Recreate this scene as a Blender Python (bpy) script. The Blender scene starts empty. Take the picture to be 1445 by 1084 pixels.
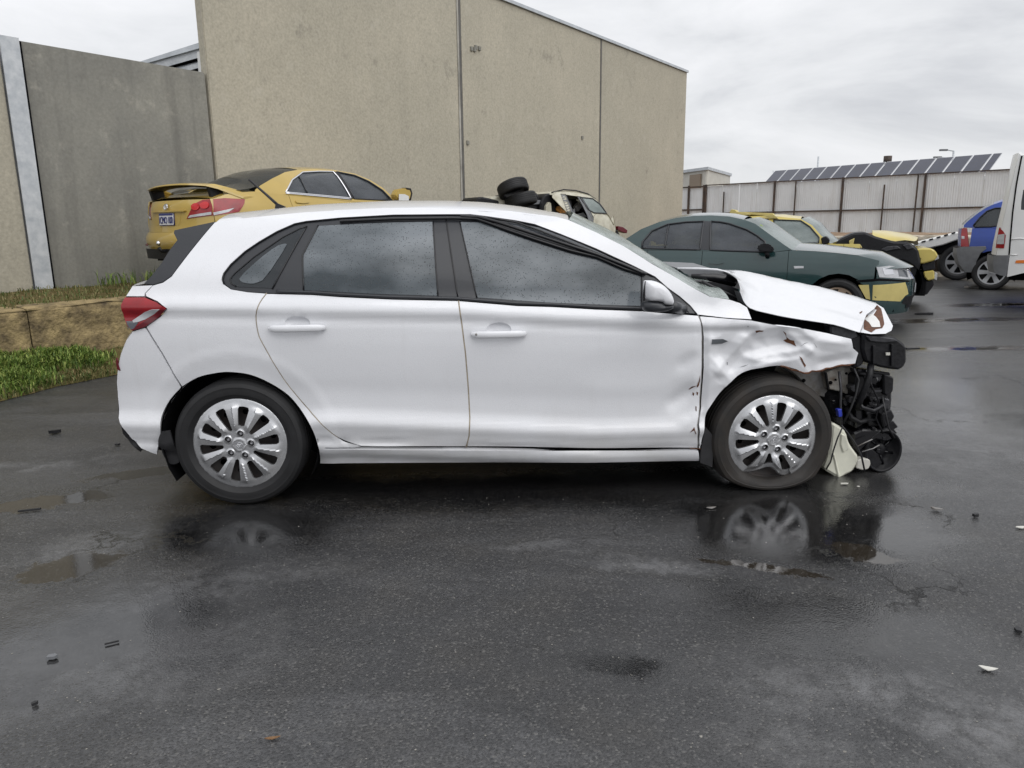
import bpy, bmesh, math, random
import numpy as np
from mathutils import Vector, Matrix, noise as mnoise
from mathutils.geometry import delaunay_2d_cdt
random.seed(7)
SC = bpy.context.scene
COL = SC.collection
R = math.radians

# ------------------------------------------------------------------ camera
CAM_H, PITCH, ROLL, FPX, CX, CY = 1.337, R(12.06), 0.012, 1040.0, 722.5, 542.0
_f = Vector((0, math.cos(PITCH), -math.sin(PITCH)))
_u0 = Vector((0, math.sin(PITCH), math.cos(PITCH)))
_x = Vector((1, 0, 0))
CAM_R = _x * math.cos(ROLL) - _u0 * math.sin(ROLL)
CAM_U = _x * math.sin(ROLL) + _u0 * math.cos(ROLL)
CAM_P = Vector((0, 0, CAM_H))
cd = bpy.data.cameras.new('camera')
cam = bpy.data.objects.new('camera', cd)
COL.objects.link(cam)
cd.sensor_width = 36.0
cd.lens = FPX / 1445 * 36
cd.clip_start, cd.clip_end = 0.05, 2000
m = Matrix.Identity(4)
for i in range(3):
    m[i][0], m[i][1], m[i][2], m[i][3] = CAM_R[i], CAM_U[i], -_f[i], CAM_P[i]
cam.matrix_world = m
SC.camera = cam

# ------------------------------------------------------------------ sky, sun, exposure
SUN_EL, SUN_AZ = R(48), R(140)          # azimuth from +Y clockwise: to the right, a little behind the camera
w = bpy.data.worlds.new('World'); SC.world = w; w.use_nodes = True
nt = w.node_tree; nt.nodes.clear()
N = nt.nodes.new
def L(a, b): nt.links.new(a, b)
out = N('ShaderNodeOutputWorld'); bg = N('ShaderNodeBackground')
sky = N('ShaderNodeTexSky'); sky.sky_type = 'NISHITA'; sky.sun_disc = False
sky.sun_elevation = SUN_EL; sky.sun_rotation = SUN_AZ
tc = N('ShaderNodeTexCoord'); mp = N('ShaderNodeMapping'); mp.inputs['Scale'].default_value = (1.0, 1.0, 3.6)
L(tc.outputs['Generated'], mp.inputs['Vector'])
n1 = N('ShaderNodeTexNoise'); n1.inputs['Scale'].default_value = 2.6; n1.inputs['Detail'].default_value = 7; n1.inputs['Roughness'].default_value = .56
n1.inputs['Distortion'].default_value = .35
L(mp.outputs['Vector'], n1.inputs['Vector'])
r1 = N('ShaderNodeValToRGB')
e = r1.color_ramp.elements
e[0].position, e[0].color = .34, (5.9, 6.02, 6.3, 1)
e[1].position, e[1].color = .62, (8.4, 8.45, 8.65, 1)
e2 = r1.color_ramp.elements.new(.47); e2.color = (7.3, 7.4, 7.6, 1)
L(n1.outputs['Fac'], r1.inputs['Fac'])
# overcast sky: brighter towards the zenith
sx = N('ShaderNodeSeparateXYZ'); L(tc.outputs['Generated'], sx.inputs[0])
mz = N('ShaderNodeMapRange'); mz.inputs['From Min'].default_value = 0.0; mz.inputs['From Max'].default_value = 1.0
mz.inputs['To Min'].default_value = 1.0; mz.inputs['To Max'].default_value = 1.3
L(sx.outputs['Z'], mz.inputs['Value'])
vm = N('ShaderNodeVectorMath'); vm.operation = 'SCALE'; L(r1.outputs['Color'], vm.inputs[0]); L(mz.outputs[0], vm.inputs['Scale'])
mx = N('ShaderNodeMix'); mx.data_type = 'RGBA'; mx.inputs['Factor'].default_value = .95
L(sky.outputs['Color'], mx.inputs['A']); L(vm.outputs[0], mx.inputs['B'])
L(mx.outputs['Result'], bg.inputs['Color']); bg.inputs['Strength'].default_value = 0.108
L(bg.outputs[0], out.inputs['Surface'])

sd = bpy.data.lights.new('sun', 'SUN'); sd.energy = 1.35; sd.angle = R(60); sd.color = (1.0, .985, .965)
sun = bpy.data.objects.new('sun', sd); COL.objects.link(sun)
sdir = Vector((math.sin(SUN_AZ) * math.cos(SUN_EL), math.cos(SUN_AZ) * math.cos(SUN_EL), math.sin(SUN_EL)))
sun.rotation_euler = sdir.to_track_quat('Z', 'Y').to_euler()
sun.location = (0, -5, 12)
vs = SC.view_settings
vs.view_transform = 'Standard'; vs.look = 'None'; vs.exposure = 0.0; vs.gamma = 1.0
try: vs.use_curve_mapping = False
except Exception: pass
SC.cycles.max_bounces = 8
SC.cycles.transparent_max_bounces = 12

# ------------------------------------------------------------------ geometry helpers
def ray(px, py):
    return _f + CAM_R * ((px - CX) / FPX) - CAM_U * ((py - CY) / FPX)
def at_y(px, py, Y):
    d = ray(px, py); return CAM_P + d * (Y / d.y)
def at_z(px, py, z):
    d = ray(px, py); return CAM_P + d * ((z - CAM_H) / d.z)
def proj(p):
    q = Vector(p) - CAM_P
    zc = q.dot(_f); return (CX + FPX * q.dot(CAM_R) / zc, CY - FPX * q.dot(CAM_U) / zc)

def pchip(xs, ys):
    xs = np.array(xs, float); ys = np.array(ys, float); h = np.diff(xs); d = np.diff(ys) / h
    mm = np.zeros_like(xs); mm[0], mm[-1] = d[0], d[-1]
    for i in range(1, len(xs) - 1):
        if d[i - 1] * d[i] > 0:
            w1, w2 = 2 * h[i] + h[i - 1], h[i] + 2 * h[i - 1]
            mm[i] = (w1 + w2) / (w1 / d[i - 1] + w2 / d[i])
    X, Y, H, MM = xs.tolist(), ys.tolist(), h.tolist(), mm.tolist()
    import bisect
    def f(x):
        if x <= X[0]: return Y[0] + MM[0] * (x - X[0])
        if x >= X[-1]: return Y[-1] + MM[-1] * (x - X[-1])
        i = bisect.bisect_right(X, x) - 1
        t = (x - X[i]) / H[i]; t2, t3 = t * t, t * t * t
        return (2*t3-3*t2+1)*Y[i] + (t3-2*t2+t)*H[i]*MM[i] + (3*t2-2*t3)*Y[i+1] + (t3-t2)*H[i]*MM[i+1]
    return f
def lerp_tab(tab):
    xs = [a for a, b in tab]; ys = [b for a, b in tab]
    return lambda x: float(np.interp(x, xs, ys))

def smooth_poly(pts, n=1, closed=True):
    for _ in range(n):
        q = []; k = len(pts)
        for i in range(k if closed else k - 1):
            a, b = pts[i], pts[(i + 1) % k]
            q.append((a[0]*.75+b[0]*.25, a[1]*.75+b[1]*.25)); q.append((a[0]*.25+b[0]*.75, a[1]*.25+b[1]*.75))
        if not closed: q = [pts[0]] + q[1:-1] + [pts[-1]]
        pts = q
    return pts
def resample(pts, step, closed=True):
    res = []; k = len(pts)
    for i in range(k if closed else k - 1):
        a, b = pts[i], pts[(i + 1) % k]
        l = math.dist(a, b)
        if l < 1e-7: continue
        n = max(1, int(round(l / step)))
        for j in range(n):
            t = j / n; res.append(tuple(a[c] * (1 - t) + b[c] * t for c in range(len(a))))
    if not closed: res.append(tuple(pts[-1]))
    return res
def inside(pts, poly):
    P = np.asarray(pts, float); inn = np.zeros(len(P), bool); k = len(poly)
    for i in range(k):
        x1, y1 = poly[i]; x2, y2 = poly[(i + 1) % k]
        if y1 == y2: continue
        c = ((y1 > P[:, 1]) != (y2 > P[:, 1])) & (P[:, 0] < (x2 - x1) * (P[:, 1] - y1) / (y2 - y1) + x1)
        inn ^= c
    return inn
def near_poly(pts, poly, d):
    P = np.asarray(pts, float); Q = np.asarray(poly, float)
    res = np.zeros(len(P), bool)
    for s in range(0, len(P), 2000):
        D = ((P[s:s+2000, None, :] - Q[None]) ** 2).sum(2).min(1); res[s:s+2000] = D < d * d
    return res

def link(name, me, mat=None, parent=None):
    o = bpy.data.objects.new(name, me); COL.objects.link(o)
    if mat is not None: me.materials.append(mat)
    if parent is not None: o.parent = parent
    return o
def mesh(name, verts, faces, mat=None, parent=None, smooth=False):
    me = bpy.data.meshes.new(name)
    me.from_pydata([tuple(v) for v in verts], [], faces); me.validate(); me.update()
    if smooth: me.polygons.foreach_set('use_smooth', [True] * len(me.polygons))
    return link(name, me, mat, parent)

def panel_geo(outline, fn, step=.03, holes=(), flange=.012, fdir=None):
    """Triangulate the 2-D outline, lay it on the surface fn(a,b) and turn its edges in by `flange`."""
    loops = [resample(outline, step)] + [resample(h, step * .8) for h in holes]
    pts = []; edges = []; idx = []
    for lp in loops:
        b = len(pts); n = len(lp); pts += lp
        edges += [(b + i, b + (i + 1) % n) for i in range(n)]; idx.append((b, n))
    xs = [p[0] for p in loops[0]]; ys = [p[1] for p in loops[0]]
    g = []; row = 0; y = min(ys) + step * .5
    while y < max(ys):
        x = min(xs) + (step * .5 if row % 2 else 0)
        while x < max(xs): g.append((x, y)); x += step
        y += step * .87; row += 1
    if g:
        k = inside(g, loops[0])
        for h in loops[1:]: k &= ~inside(g, h)
        k &= ~near_poly(g, pts, step * .55)
        pts = pts + [g[i] for i in np.nonzero(k)[0]]
    V, E, F, ov, oe, of = delaunay_2d_cdt([Vector(p) for p in pts], edges, [], 1, 1e-6)
    V = [tuple(v) for v in V]
    cen = [(sum(V[i][0] for i in f) / len(f), sum(V[i][1] for i in f) / len(f)) for f in F]
    k = inside(cen, loops[0])
    for h in loops[1:]: k &= ~inside(cen, h)
    F = [list(F[i]) for i in np.nonzero(k)[0]]
    verts = [Vector(fn(a, b)) for a, b in V]
    omap = {}
    for i, src in enumerate(ov):
        for s_ in src: omap[s_] = i
    if flange:
        nrm = [Vector() for _ in verts]
        for f in F:
            n = (verts[f[1]] - verts[f[0]]).cross(verts[f[2]] - verts[f[0]])
            for i in f: nrm[i] += n
        for b, n in idx:
            top, bot = [], []
            for i in range(n):
                vi = omap[b + i]
                d = fdir if fdir is not None else -nrm[vi].normalized()
                top.append(len(verts)); verts.append(verts[vi].copy())
                bot.append(len(verts)); verts.append(verts[vi] + d * flange)
            for i in range(n):
                j = (i + 1) % n
                F.append([top[i], top[j], bot[j], bot[i]])
    return verts, F
def panel(name, outline, fn, mat, parent=None, step=.03, holes=(), flange=.012, fdir=None, smooth=True):
    v, f = panel_geo(outline, fn, step, holes, flange, fdir)
    return mesh(name, v, f, mat, parent, smooth)

def grid(name, fn, ns, nt, mat, parent=None, smooth=True):
    V = [fn(i / ns, j / nt) for i in range(ns + 1) for j in range(nt + 1)]
    F = [(i*(nt+1)+j, (i+1)*(nt+1)+j, (i+1)*(nt+1)+j+1, i*(nt+1)+j+1) for i in range(ns) for j in range(nt)]
    return mesh(name, V, F, mat, parent, smooth)
def tube_geo(pts, r, seg=8, cap=True):
    pts = [Vector(p) for p in pts]; V, F = [], []
    n = len(pts); prev = None
    rr = r if isinstance(r, (list, tuple)) else [r] * n
    for i, p in enumerate(pts):
        t = (pts[min(i + 1, n - 1)] - pts[max(i - 1, 0)]).normalized()
        a = Vector((0, 0, 1)) if abs(t.z) < .9 else Vector((1, 0, 0))
        x = prev - t * prev.dot(t) if prev is not None else a.cross(t)
        x.normalize(); prev = x; y = t.cross(x)
        for k in range(seg):
            an = 2 * math.pi * k / seg; V.append(p + (x * math.cos(an) + y * math.sin(an)) * rr[i])
    for i in range(n - 1):
        for k in range(seg):
            k2 = (k + 1) % seg; F.append((i*seg+k, i*seg+k2, (i+1)*seg+k2, (i+1)*seg+k))
    if cap: F.append(tuple(range(seg))[::-1]); F.append(tuple((n-1)*seg + k for k in range(seg)))
    return V, F
def tube(name, pts, r, mat, parent=None, seg=8):
    v, f = tube_geo(pts, r, seg); return mesh(name, v, f, mat, parent, True)
def box_geo(x0, x1, y0, y1, z0, z1):
    V = [(x, y, z) for x in (x0, x1) for y in (y0, y1) for z in (z0, z1)]
    return V, [(0,1,3,2),(4,6,7,5),(0,4,5,1),(2,3,7,6),(0,2,6,4),(1,5,7,3)]
def bevel(o, w=.01, seg=2):
    bm = bmesh.new(); bm.from_mesh(o.data)
    bmesh.ops.bevel(bm, geom=list(bm.edges), offset=w, segments=seg, affect='EDGES', clamp_overlap=True)
    bm.to_mesh(o.data); bm.free(); return o
def box(name, x0, x1, y0, y1, z0, z1, mat, parent=None, bev=0):
    v, f = box_geo(min(x0,x1), max(x0,x1), min(y0,y1), max(y0,y1), min(z0,z1), max(z0,z1))
    o = mesh(name, v, f, mat, parent)
    if bev: bevel(o, bev)
    return o
def merge(geos):
    V, F = [], []
    for v, f in geos:
        b = len(V); V += list(v); F += [tuple(i + b for i in x) for x in f]
    return V, F
def lathe_geo(prof, seg=48, closed=False):
    """prof: (r, y) pairs revolved about the local y axis."""
    V, F = [], []; n = len(prof)
    for k in range(seg):
        a = 2 * math.pi * k / seg
        for r, y in prof: V.append((r * math.cos(a), y, r * math.sin(a)))
    for k in range(seg):
        k2 = (k + 1) % seg
        for i in range(n if closed else n - 1):
            j = (i + 1) % n; F.append((k*n+i, k*n+j, k2*n+j, k2*n+i))
    return V, F
def lathe(name, prof, mat, parent=None, seg=48, closed=False, loc=None):
    v, f = lathe_geo(prof, seg, closed); o = mesh(name, v, f, mat, parent, True)
    if loc is not None: o.location = loc
    return o

def thing(name, label, cat, loc=(0, 0, 0), rz=0, group=None):
    o = bpy.data.objects.new(name, None); COL.objects.link(o); o.empty_display_size = .2
    o.location = loc; o.rotation_euler = (0, 0, rz); o['label'] = label; o['category'] = cat
    if group: o['group'] = group
    return o
def tag(o, label, cat, group=None):
    o['label'] = label; o['category'] = cat
    if group: o['group'] = group
    return o
def struct(o, kind='structure'):
    o['kind'] = kind; return o

class Frame:
    """A vehicle's own frame: u forward, v towards its visible side, z up."""
    def __init__(s, O, psi, side=-1):
        s.O = Vector((O[0], O[1], O[2] if len(O) > 2 else 0)); s.psi = psi; s.side = side
        s.eu = Vector((math.cos(psi), math.sin(psi), 0)); s.ey = Vector((-math.sin(psi), math.cos(psi), 0)); s.ev = s.ey * side
    def uz(s, px, py, v):
        d = ray(px, py); t = (v - (CAM_P - s.O).dot(s.ev)) / d.dot(s.ev)
        p = CAM_P + d * t - s.O
        return (p.dot(s.eu), p.z)
    def on(s, px, py, vfn, lo=.2, hi=1.2, v0=.85):
        v = v0
        for _ in range(14):
            u, z = s.uz(px, py, v); v = .5 * v + .5 * min(hi, max(lo, vfn(u, z)))
        return s.uz(px, py, v)
    def loc(s, u, v, z): return Vector((u, v * s.side, z))
    def pt(s, px, py, v):
        u, z = s.uz(px, py, v); return s.loc(u, v, z)
    def world(s, u, v, z): return s.O + s.eu * u + s.ev * v + Vector((0, 0, z))

# ------------------------------------------------------------------ materials
def mat(name, col, rough=.5, metal=0.0, coat=0.0, spec=.5, var=0, vscale=3.0, var2=None, bump=0, bscale=60, bdist=.002,
        alpha=1.0, rvar=0, stretch=None, trans=0, detail=5):
    m = bpy.data.materials.new(name); m.use_nodes = True
    nt = m.node_tree; b = nt.nodes['Principled BSDF']
    b.inputs['Roughness'].default_value = rough; b.inputs['Metallic'].default_value = metal
    b.inputs['Coat Weight'].default_value = coat; b.inputs['Coat Roughness'].default_value = .05
    b.inputs['Specular IOR Level'].default_value = spec; b.inputs['Alpha'].default_value = alpha
    b.inputs['Transmission Weight'].default_value = trans
    b.inputs['Base Color'].default_value = (*col, 1)
    tc = nt.nodes.new('ShaderNodeTexCoord'); vec = tc.outputs['Object']
    if stretch:
        mp = nt.nodes.new('ShaderNodeMapping'); mp.inputs['Scale'].default_value = stretch
        nt.links.new(vec, mp.inputs['Vector']); vec = mp.outputs['Vector']
    if var or var2 or rvar:
        n = nt.nodes.new('ShaderNodeTexNoise'); n.inputs['Scale'].default_value = vscale; n.inputs['Detail'].default_value = detail
        n.inputs['Roughness'].default_value = .62
        nt.links.new(vec, n.inputs['Vector'])
        rp = nt.nodes.new('ShaderNodeValToRGB'); rp.color_ramp.elements[0].position = .32; rp.color_ramp.elements[1].position = .68
        c1 = var2 if var2 else tuple(max(0, c * (1 - var)) for c in col)
        c2 = tuple(min(1, c * (1 + (var if not var2 else 0))) for c in col)
        rp.color_ramp.elements[0].color = (*c1, 1); rp.color_ramp.elements[1].color = (*c2, 1)
        nt.links.new(n.outputs['Fac'], rp.inputs['Fac']); nt.links.new(rp.outputs['Color'], b.inputs['Base Color'])
        if rvar:
            mr = nt.nodes.new('ShaderNodeMapRange'); mr.inputs['To Min'].default_value = max(0, rough - rvar); mr.inputs['To Max'].default_value = min(1, rough + rvar)
            mr.inputs['From Min'].default_value = .3; mr.inputs['From Max'].default_value = .7
            nt.links.new(n.outputs['Fac'], mr.inputs['Value']); nt.links.new(mr.outputs[0], b.inputs['Roughness'])
    if bump:
        n2 = nt.nodes.new('ShaderNodeTexNoise'); n2.inputs['Scale'].default_value = bscale; n2.inputs['Detail'].default_value = 3
        nt.links.new(tc.outputs['Object'], n2.inputs['Vector'])
        bp = nt.nodes.new('ShaderNodeBump'); bp.inputs['Strength'].default_value = bump; bp.inputs['Distance'].default_value = bdist
        nt.links.new(n2.outputs['Fac'], bp.inputs['Height']); nt.links.new(bp.outputs['Normal'], b.inputs['Normal'])
    return m
def wet(m, scale=260, amount=.35, thr=.30, dist=.0012):
    """Rain droplets: small raised dots from a Voronoi pattern."""
    nt = m.node_tree; b = nt.nodes['Principled BSDF']
    tc = nt.nodes.new('ShaderNodeTexCoord')
    v = nt.nodes.new('ShaderNodeTexVoronoi'); v.inputs['Scale'].default_value = scale
    nt.links.new(tc.outputs['Object'], v.inputs['Vector'])
    mr = nt.nodes.new('ShaderNodeMapRange'); mr.inputs['From Min'].default_value = thr; mr.inputs['From Max'].default_value = 0.0
    nt.links.new(v.outputs['Distance'], mr.inputs['Value'])
    bp = nt.nodes.new('ShaderNodeBump'); bp.inputs['Strength'].default_value = amount; bp.inputs['Distance'].default_value = dist
    nt.links.new(mr.outputs[0], bp.inputs['Height']); nt.links.new(bp.outputs['Normal'], b.inputs['Normal'])
    return m

M = {}
def body_white():
    m = wet(mat('white_paint', (.765, .772, .80), .24, coat=.7, var=.02, vscale=2), 170, .45, .34, .0016)
    nt = m.node_tree; b = nt.nodes['Principled BSDF']; src = b.inputs['Base Color'].links[0].from_socket
    NN, LL = nt.nodes.new, nt.links.new
    tc = NN('ShaderNodeTexCoord'); sx = NN('ShaderNodeSeparateXYZ'); LL(tc.outputs['Object'], sx.inputs[0])
    def mix(f, a, col):
        x = NN('ShaderNodeMix'); x.data_type = 'RGBA'; LL(f, x.inputs['Factor']); LL(a, x.inputs['A']); x.inputs['B'].default_value = (*col, 1); return x.outputs['Result']
    def mr(v, a, b_, c, d):
        n = NN('ShaderNodeMapRange'); n.inputs[1].default_value = a; n.inputs[2].default_value = b_; n.inputs[3].default_value = c; n.inputs[4].default_value = d; LL(v, n.inputs[0]); return n.outputs[0]
    def mul(a, b_):
        n = NN('ShaderNodeMath'); n.operation = 'MULTIPLY'; LL(a, n.inputs[0]); LL(b_, n.inputs[1]); return n.outputs[0]
    def noise(sc, det=4):
        n = NN('ShaderNodeTexNoise'); n.inputs['Scale'].default_value = sc; n.inputs['Detail'].default_value = det; LL(tc.outputs['Object'], n.inputs['Vector']); return n.outputs['Fac']
    # rain beads darken the paint in tiny dots; road film low on the body; faint streaks
    v = NN('ShaderNodeTexVoronoi'); v.inputs['Scale'].default_value = 150; LL(tc.outputs['Object'], v.inputs['Vector'])
    col = mix(mul(mr(v.outputs['Distance'], .33, .18, 0, .22), mr(noise(7), .35, .65, .3, 1)), src, (.42, .43, .46))
    col = mix(mul(mr(sx.outputs['Z'], .50, .18, 0, .40), mr(noise(5, 6), .35, .7, .1, 1)), col, (.46, .44, .40))
    mp = NN('ShaderNodeMapping'); mp.inputs['Scale'].default_value = (9, 9, .8); LL(tc.outputs['Object'], mp.inputs['Vector'])
    ns = NN('ShaderNodeTexNoise'); ns.inputs['Scale'].default_value = 2; ns.inputs['Detail'].default_value = 5; LL(mp.outputs[0], ns.inputs['Vector'])
    col = mix(mr(ns.outputs['Fac'], .60, .78, 0, .10), col, (.50, .49, .47))
    LL(col, b.inputs['Base Color']); return m
M['white'] = body_white()
M['white_plain'] = mat('white_paint_dull', (.74, .74, .72), .45, var=.05, vscale=6)
M['black'] = mat('black_plastic', (.018, .018, .020), .5, var=.3, vscale=20, bump=.2, bscale=300)
M['satin'] = wet(mat('satin_black_trim', (.024, .026, .031), .34, coat=.1), 200, .5)
M['gloss'] = mat('gloss_black', (.006, .006, .008), .2)
M['void'] = mat('dark_void', (.006, .006, .007), .9, spec=.1)
M['rubber'] = mat('tyre_rubber', (.010, .010, .011), .6, var=.35, vscale=9, bump=.25, bscale=90)
M['rubber_old'] = mat('tyre_rubber_muddy', (.013, .0125, .0125), .64, var2=(.030, .024, .019), vscale=7, bump=.4, bscale=70)
M['cap'] = mat('silver_paint', (.56, .565, .58), .27, metal=.8, var=.06, vscale=14)
M['steel'] = mat('rusty_steel_disc', (.030, .022, .019), .6, metal=.2, var2=(.012, .011, .011), vscale=25)
M['chrome'] = mat('chrome', (.75, .75, .77), .10, metal=1)
M['rust'] = mat('rust', (.16, .062, .026), .8, var2=(.07, .028, .014), vscale=40, bump=.4, bscale=120)
M['dirt'] = mat('door_gap_dirt', (.36, .31, .24), .8, var=.3, vscale=25)
M['red'] = mat('red_lens', (.36, .010, .016), .2, coat=.35, var2=(.20, .005, .010), vscale=5)
M['red_dark'] = mat('dark_red_lens', (.12, .005, .012), .2, coat=.3)
M['lens'] = mat('clear_lens', (.46, .47, .49), .15, coat=1, var=.15, vscale=18)
M['smoke'] = mat('smoked_lens', (.11, .12, .135), .12, coat=1)
M['amber'] = mat('amber_lens', (.75, .20, .03), .2, coat=1)
M['amber_wire'] = mat('orange_wiring', (.55, .24, .05), .6, var=.4, vscale=30)
M['bottle'] = mat('washer_bottle_plastic', (.74, .735, .62), .40, var=.10, vscale=9)
M['grey_metal'] = mat('grey_primer_metal', (.33, .33, .33), .5, metal=.2, var2=(.17, .15, .13), vscale=14)
M['grey_plastic'] = mat('grey_plastic', (.16, .165, .175), .5, var=.12, vscale=10)
M['engine'] = mat('engine_black', (.008, .008, .010), .5, spec=.35, var=.5, vscale=30, bump=.4, bscale=60, bdist=.006)
M['engine2'] = mat('engine_grey', (.05, .05, .055), .4, metal=.4, var=.5, vscale=30)
M['blue_plastic'] = mat('blue_connector', (.03, .05, .45), .4)
M['rail_metal'] = mat('scraped_white_metal', (.60, .59, .55), .6, var2=(.20, .15, .11), vscale=16)
M['cream'] = mat('cream_plastic', (.55, .54, .49), .6, var=.08, vscale=2)
M['plate'] = mat('white_number_plate', (.72, .72, .74), .4)
M['plate_blue'] = mat('plate_blue_print', (.02, .03, .16), .4)
M['red_bright'] = mat('bright_red_lens', (.55, .016, .02), .2, coat=.3)
M['fabric'] = mat('seat_fabric', (.018, .018, .02), .9)

def glass_mat(name, fog, fog2, mist, drops=120, rough=.12):
    """Misted car glass: a clear dark pane with a film of condensation and rain drops."""
    m = bpy.data.materials.new(name); m.use_nodes = True; nt = m.node_tree; b = nt.nodes['Principled BSDF']
    outn = nt.nodes['Material Output']
    tc = nt.nodes.new('ShaderNodeTexCoord')
    n = nt.nodes.new('ShaderNodeTexNoise'); n.inputs['Scale'].default_value = 2.6; n.inputs['Detail'].default_value = 5
    gm = nt.nodes.new('ShaderNodeMapping'); gm.inputs['Scale'].default_value = (.6, 1, 1.25); nt.links.new(tc.outputs['Object'], gm.inputs['Vector']); nt.links.new(gm.outputs[0], n.inputs['Vector'])
    rp = nt.nodes.new('ShaderNodeValToRGB'); rp.color_ramp.elements[0].position = .36; rp.color_ramp.elements[1].position = .60
    rp.color_ramp.elements[0].color = (*fog, 1); rp.color_ramp.elements[1].color = (*fog2, 1)
    nt.links.new(n.outputs['Fac'], rp.inputs['Fac'])
    v = nt.nodes.new('ShaderNodeTexVoronoi'); v.inputs['Scale'].default_value = drops
    nt.links.new(tc.outputs['Object'], v.inputs['Vector'])
    v2 = nt.nodes.new('ShaderNodeTexVoronoi'); v2.inputs['Scale'].default_value = drops * .34
    nt.links.new(tc.outputs['Object'], v2.inputs['Vector'])
    # drops clear the mist where they sit
    m1 = nt.nodes.new('ShaderNodeMapRange'); m1.inputs['From Min'].default_value = .34; m1.inputs['From Max'].default_value = .18
    nt.links.new(v.outputs['Distance'], m1.inputs['Value'])
    sep = nt.nodes.new('ShaderNodeSeparateColor'); nt.links.new(v.outputs['Color'], sep.inputs[0])
    gt = nt.nodes.new('ShaderNodeMath'); gt.operation = 'GREATER_THAN'; gt.inputs[1].default_value = .45
    nt.links.new(sep.outputs[0], gt.inputs[0])
    mu = nt.nodes.new('ShaderNodeMath'); mu.operation = 'MULTIPLY'; nt.links.new(m1.outputs[0], mu.inputs[0]); nt.links.new(gt.outputs[0], mu.inputs[1])
    m2 = nt.nodes.new('ShaderNodeMapRange'); m2.inputs['From Min'].default_value = .14; m2.inputs['From Max'].default_value = .06
    nt.links.new(v2.outputs['Distance'], m2.inputs['Value'])
    sep2 = nt.nodes.new('ShaderNodeSeparateColor'); nt.links.new(v2.outputs['Color'], sep2.inputs[0])
    gt2 = nt.nodes.new('ShaderNodeMath'); gt2.operation = 'GREATER_THAN'; gt2.inputs[1].default_value = .55
    nt.links.new(sep2.outputs[0], gt2.inputs[0])
    mu2 = nt.nodes.new('ShaderNodeMath'); mu2.operation = 'MULTIPLY'; nt.links.new(m2.outputs[0], mu2.inputs[0]); nt.links.new(gt2.outputs[0], mu2.inputs[1])
    mxd = nt.nodes.new('ShaderNodeMath'); mxd.operation = 'MAXIMUM'; nt.links.new(mu.outputs[0], mxd.inputs[0]); nt.links.new(mu2.outputs[0], mxd.inputs[1])
    mc = nt.nodes.new('ShaderNodeMix'); mc.data_type = 'RGBA'; mc.inputs['B'].default_value = (.02, .022, .025, 1)
    sc = nt.nodes.new('ShaderNodeMath'); sc.operation = 'MULTIPLY'; sc.inputs[1].default_value = .8; nt.links.new(mxd.outputs[0], sc.inputs[0])
    nt.links.new(sc.outputs[0], mc.inputs['Factor']); nt.links.new(rp.outputs['Color'], mc.inputs['A'])
    nt.links.new(mc.outputs['Result'], b.inputs['Base Color'])
    b.inputs['Roughness'].default_value = rough; b.inputs['Specular IOR Level'].default_value = .5
    bp = nt.nodes.new('ShaderNodeBump'); bp.inputs['Strength'].default_value = .5; bp.inputs['Distance'].default_value = .0012
    nt.links.new(mxd.outputs[0], bp.inputs['Height']); nt.links.new(bp.outputs['Normal'], b.inputs['Normal'])
    tr = nt.nodes.new('ShaderNodeBsdfTransparent'); tr.inputs['Color'].default_value = (.55, .60, .60, 1)
    ms = nt.nodes.new('ShaderNodeMixShader'); ms.inputs[0].default_value = mist
    nt.links.new(tr.outputs[0], ms.inputs[1]); nt.links.new(b.outputs[0], ms.inputs[2])
    nt.links.new(ms.outputs[0], outn.inputs['Surface'])
    return m
M['glass'] = glass_mat('misted_side_glass', (.052, .066, .076), (.245, .27, .292), .80)
M['glass_dark'] = glass_mat('tinted_car_glass', (.022, .026, .030), (.040, .046, .052), .80, drops=150)
M['glass_pale'] = glass_mat('wet_windscreen_glass', (.20, .24, .235), (.36, .41, .40), .75, drops=150)
M['glass_grey'] = glass_mat('rain_wet_grey_glass', (.055, .062, .072), (.10, .11, .125), .80, drops=120)
# ================================================================== SETTING
def prism(name, pts, back, mat, parent=None, bev=0):
    """pts: 3-D outline; back: vector to the rear face."""
    n = len(pts); back = Vector(back)
    V = [Vector(p) for p in pts] + [Vector(p) + back for p in pts]
    F = [tuple(range(n)), tuple(range(2*n-1, n-1, -1))] + [(i, n+i, n+(i+1) % n, (i+1) % n) for i in range(n)]
    o = mesh(name, V, F, mat, parent)
    if bev: bevel(o, bev)
    return o

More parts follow.
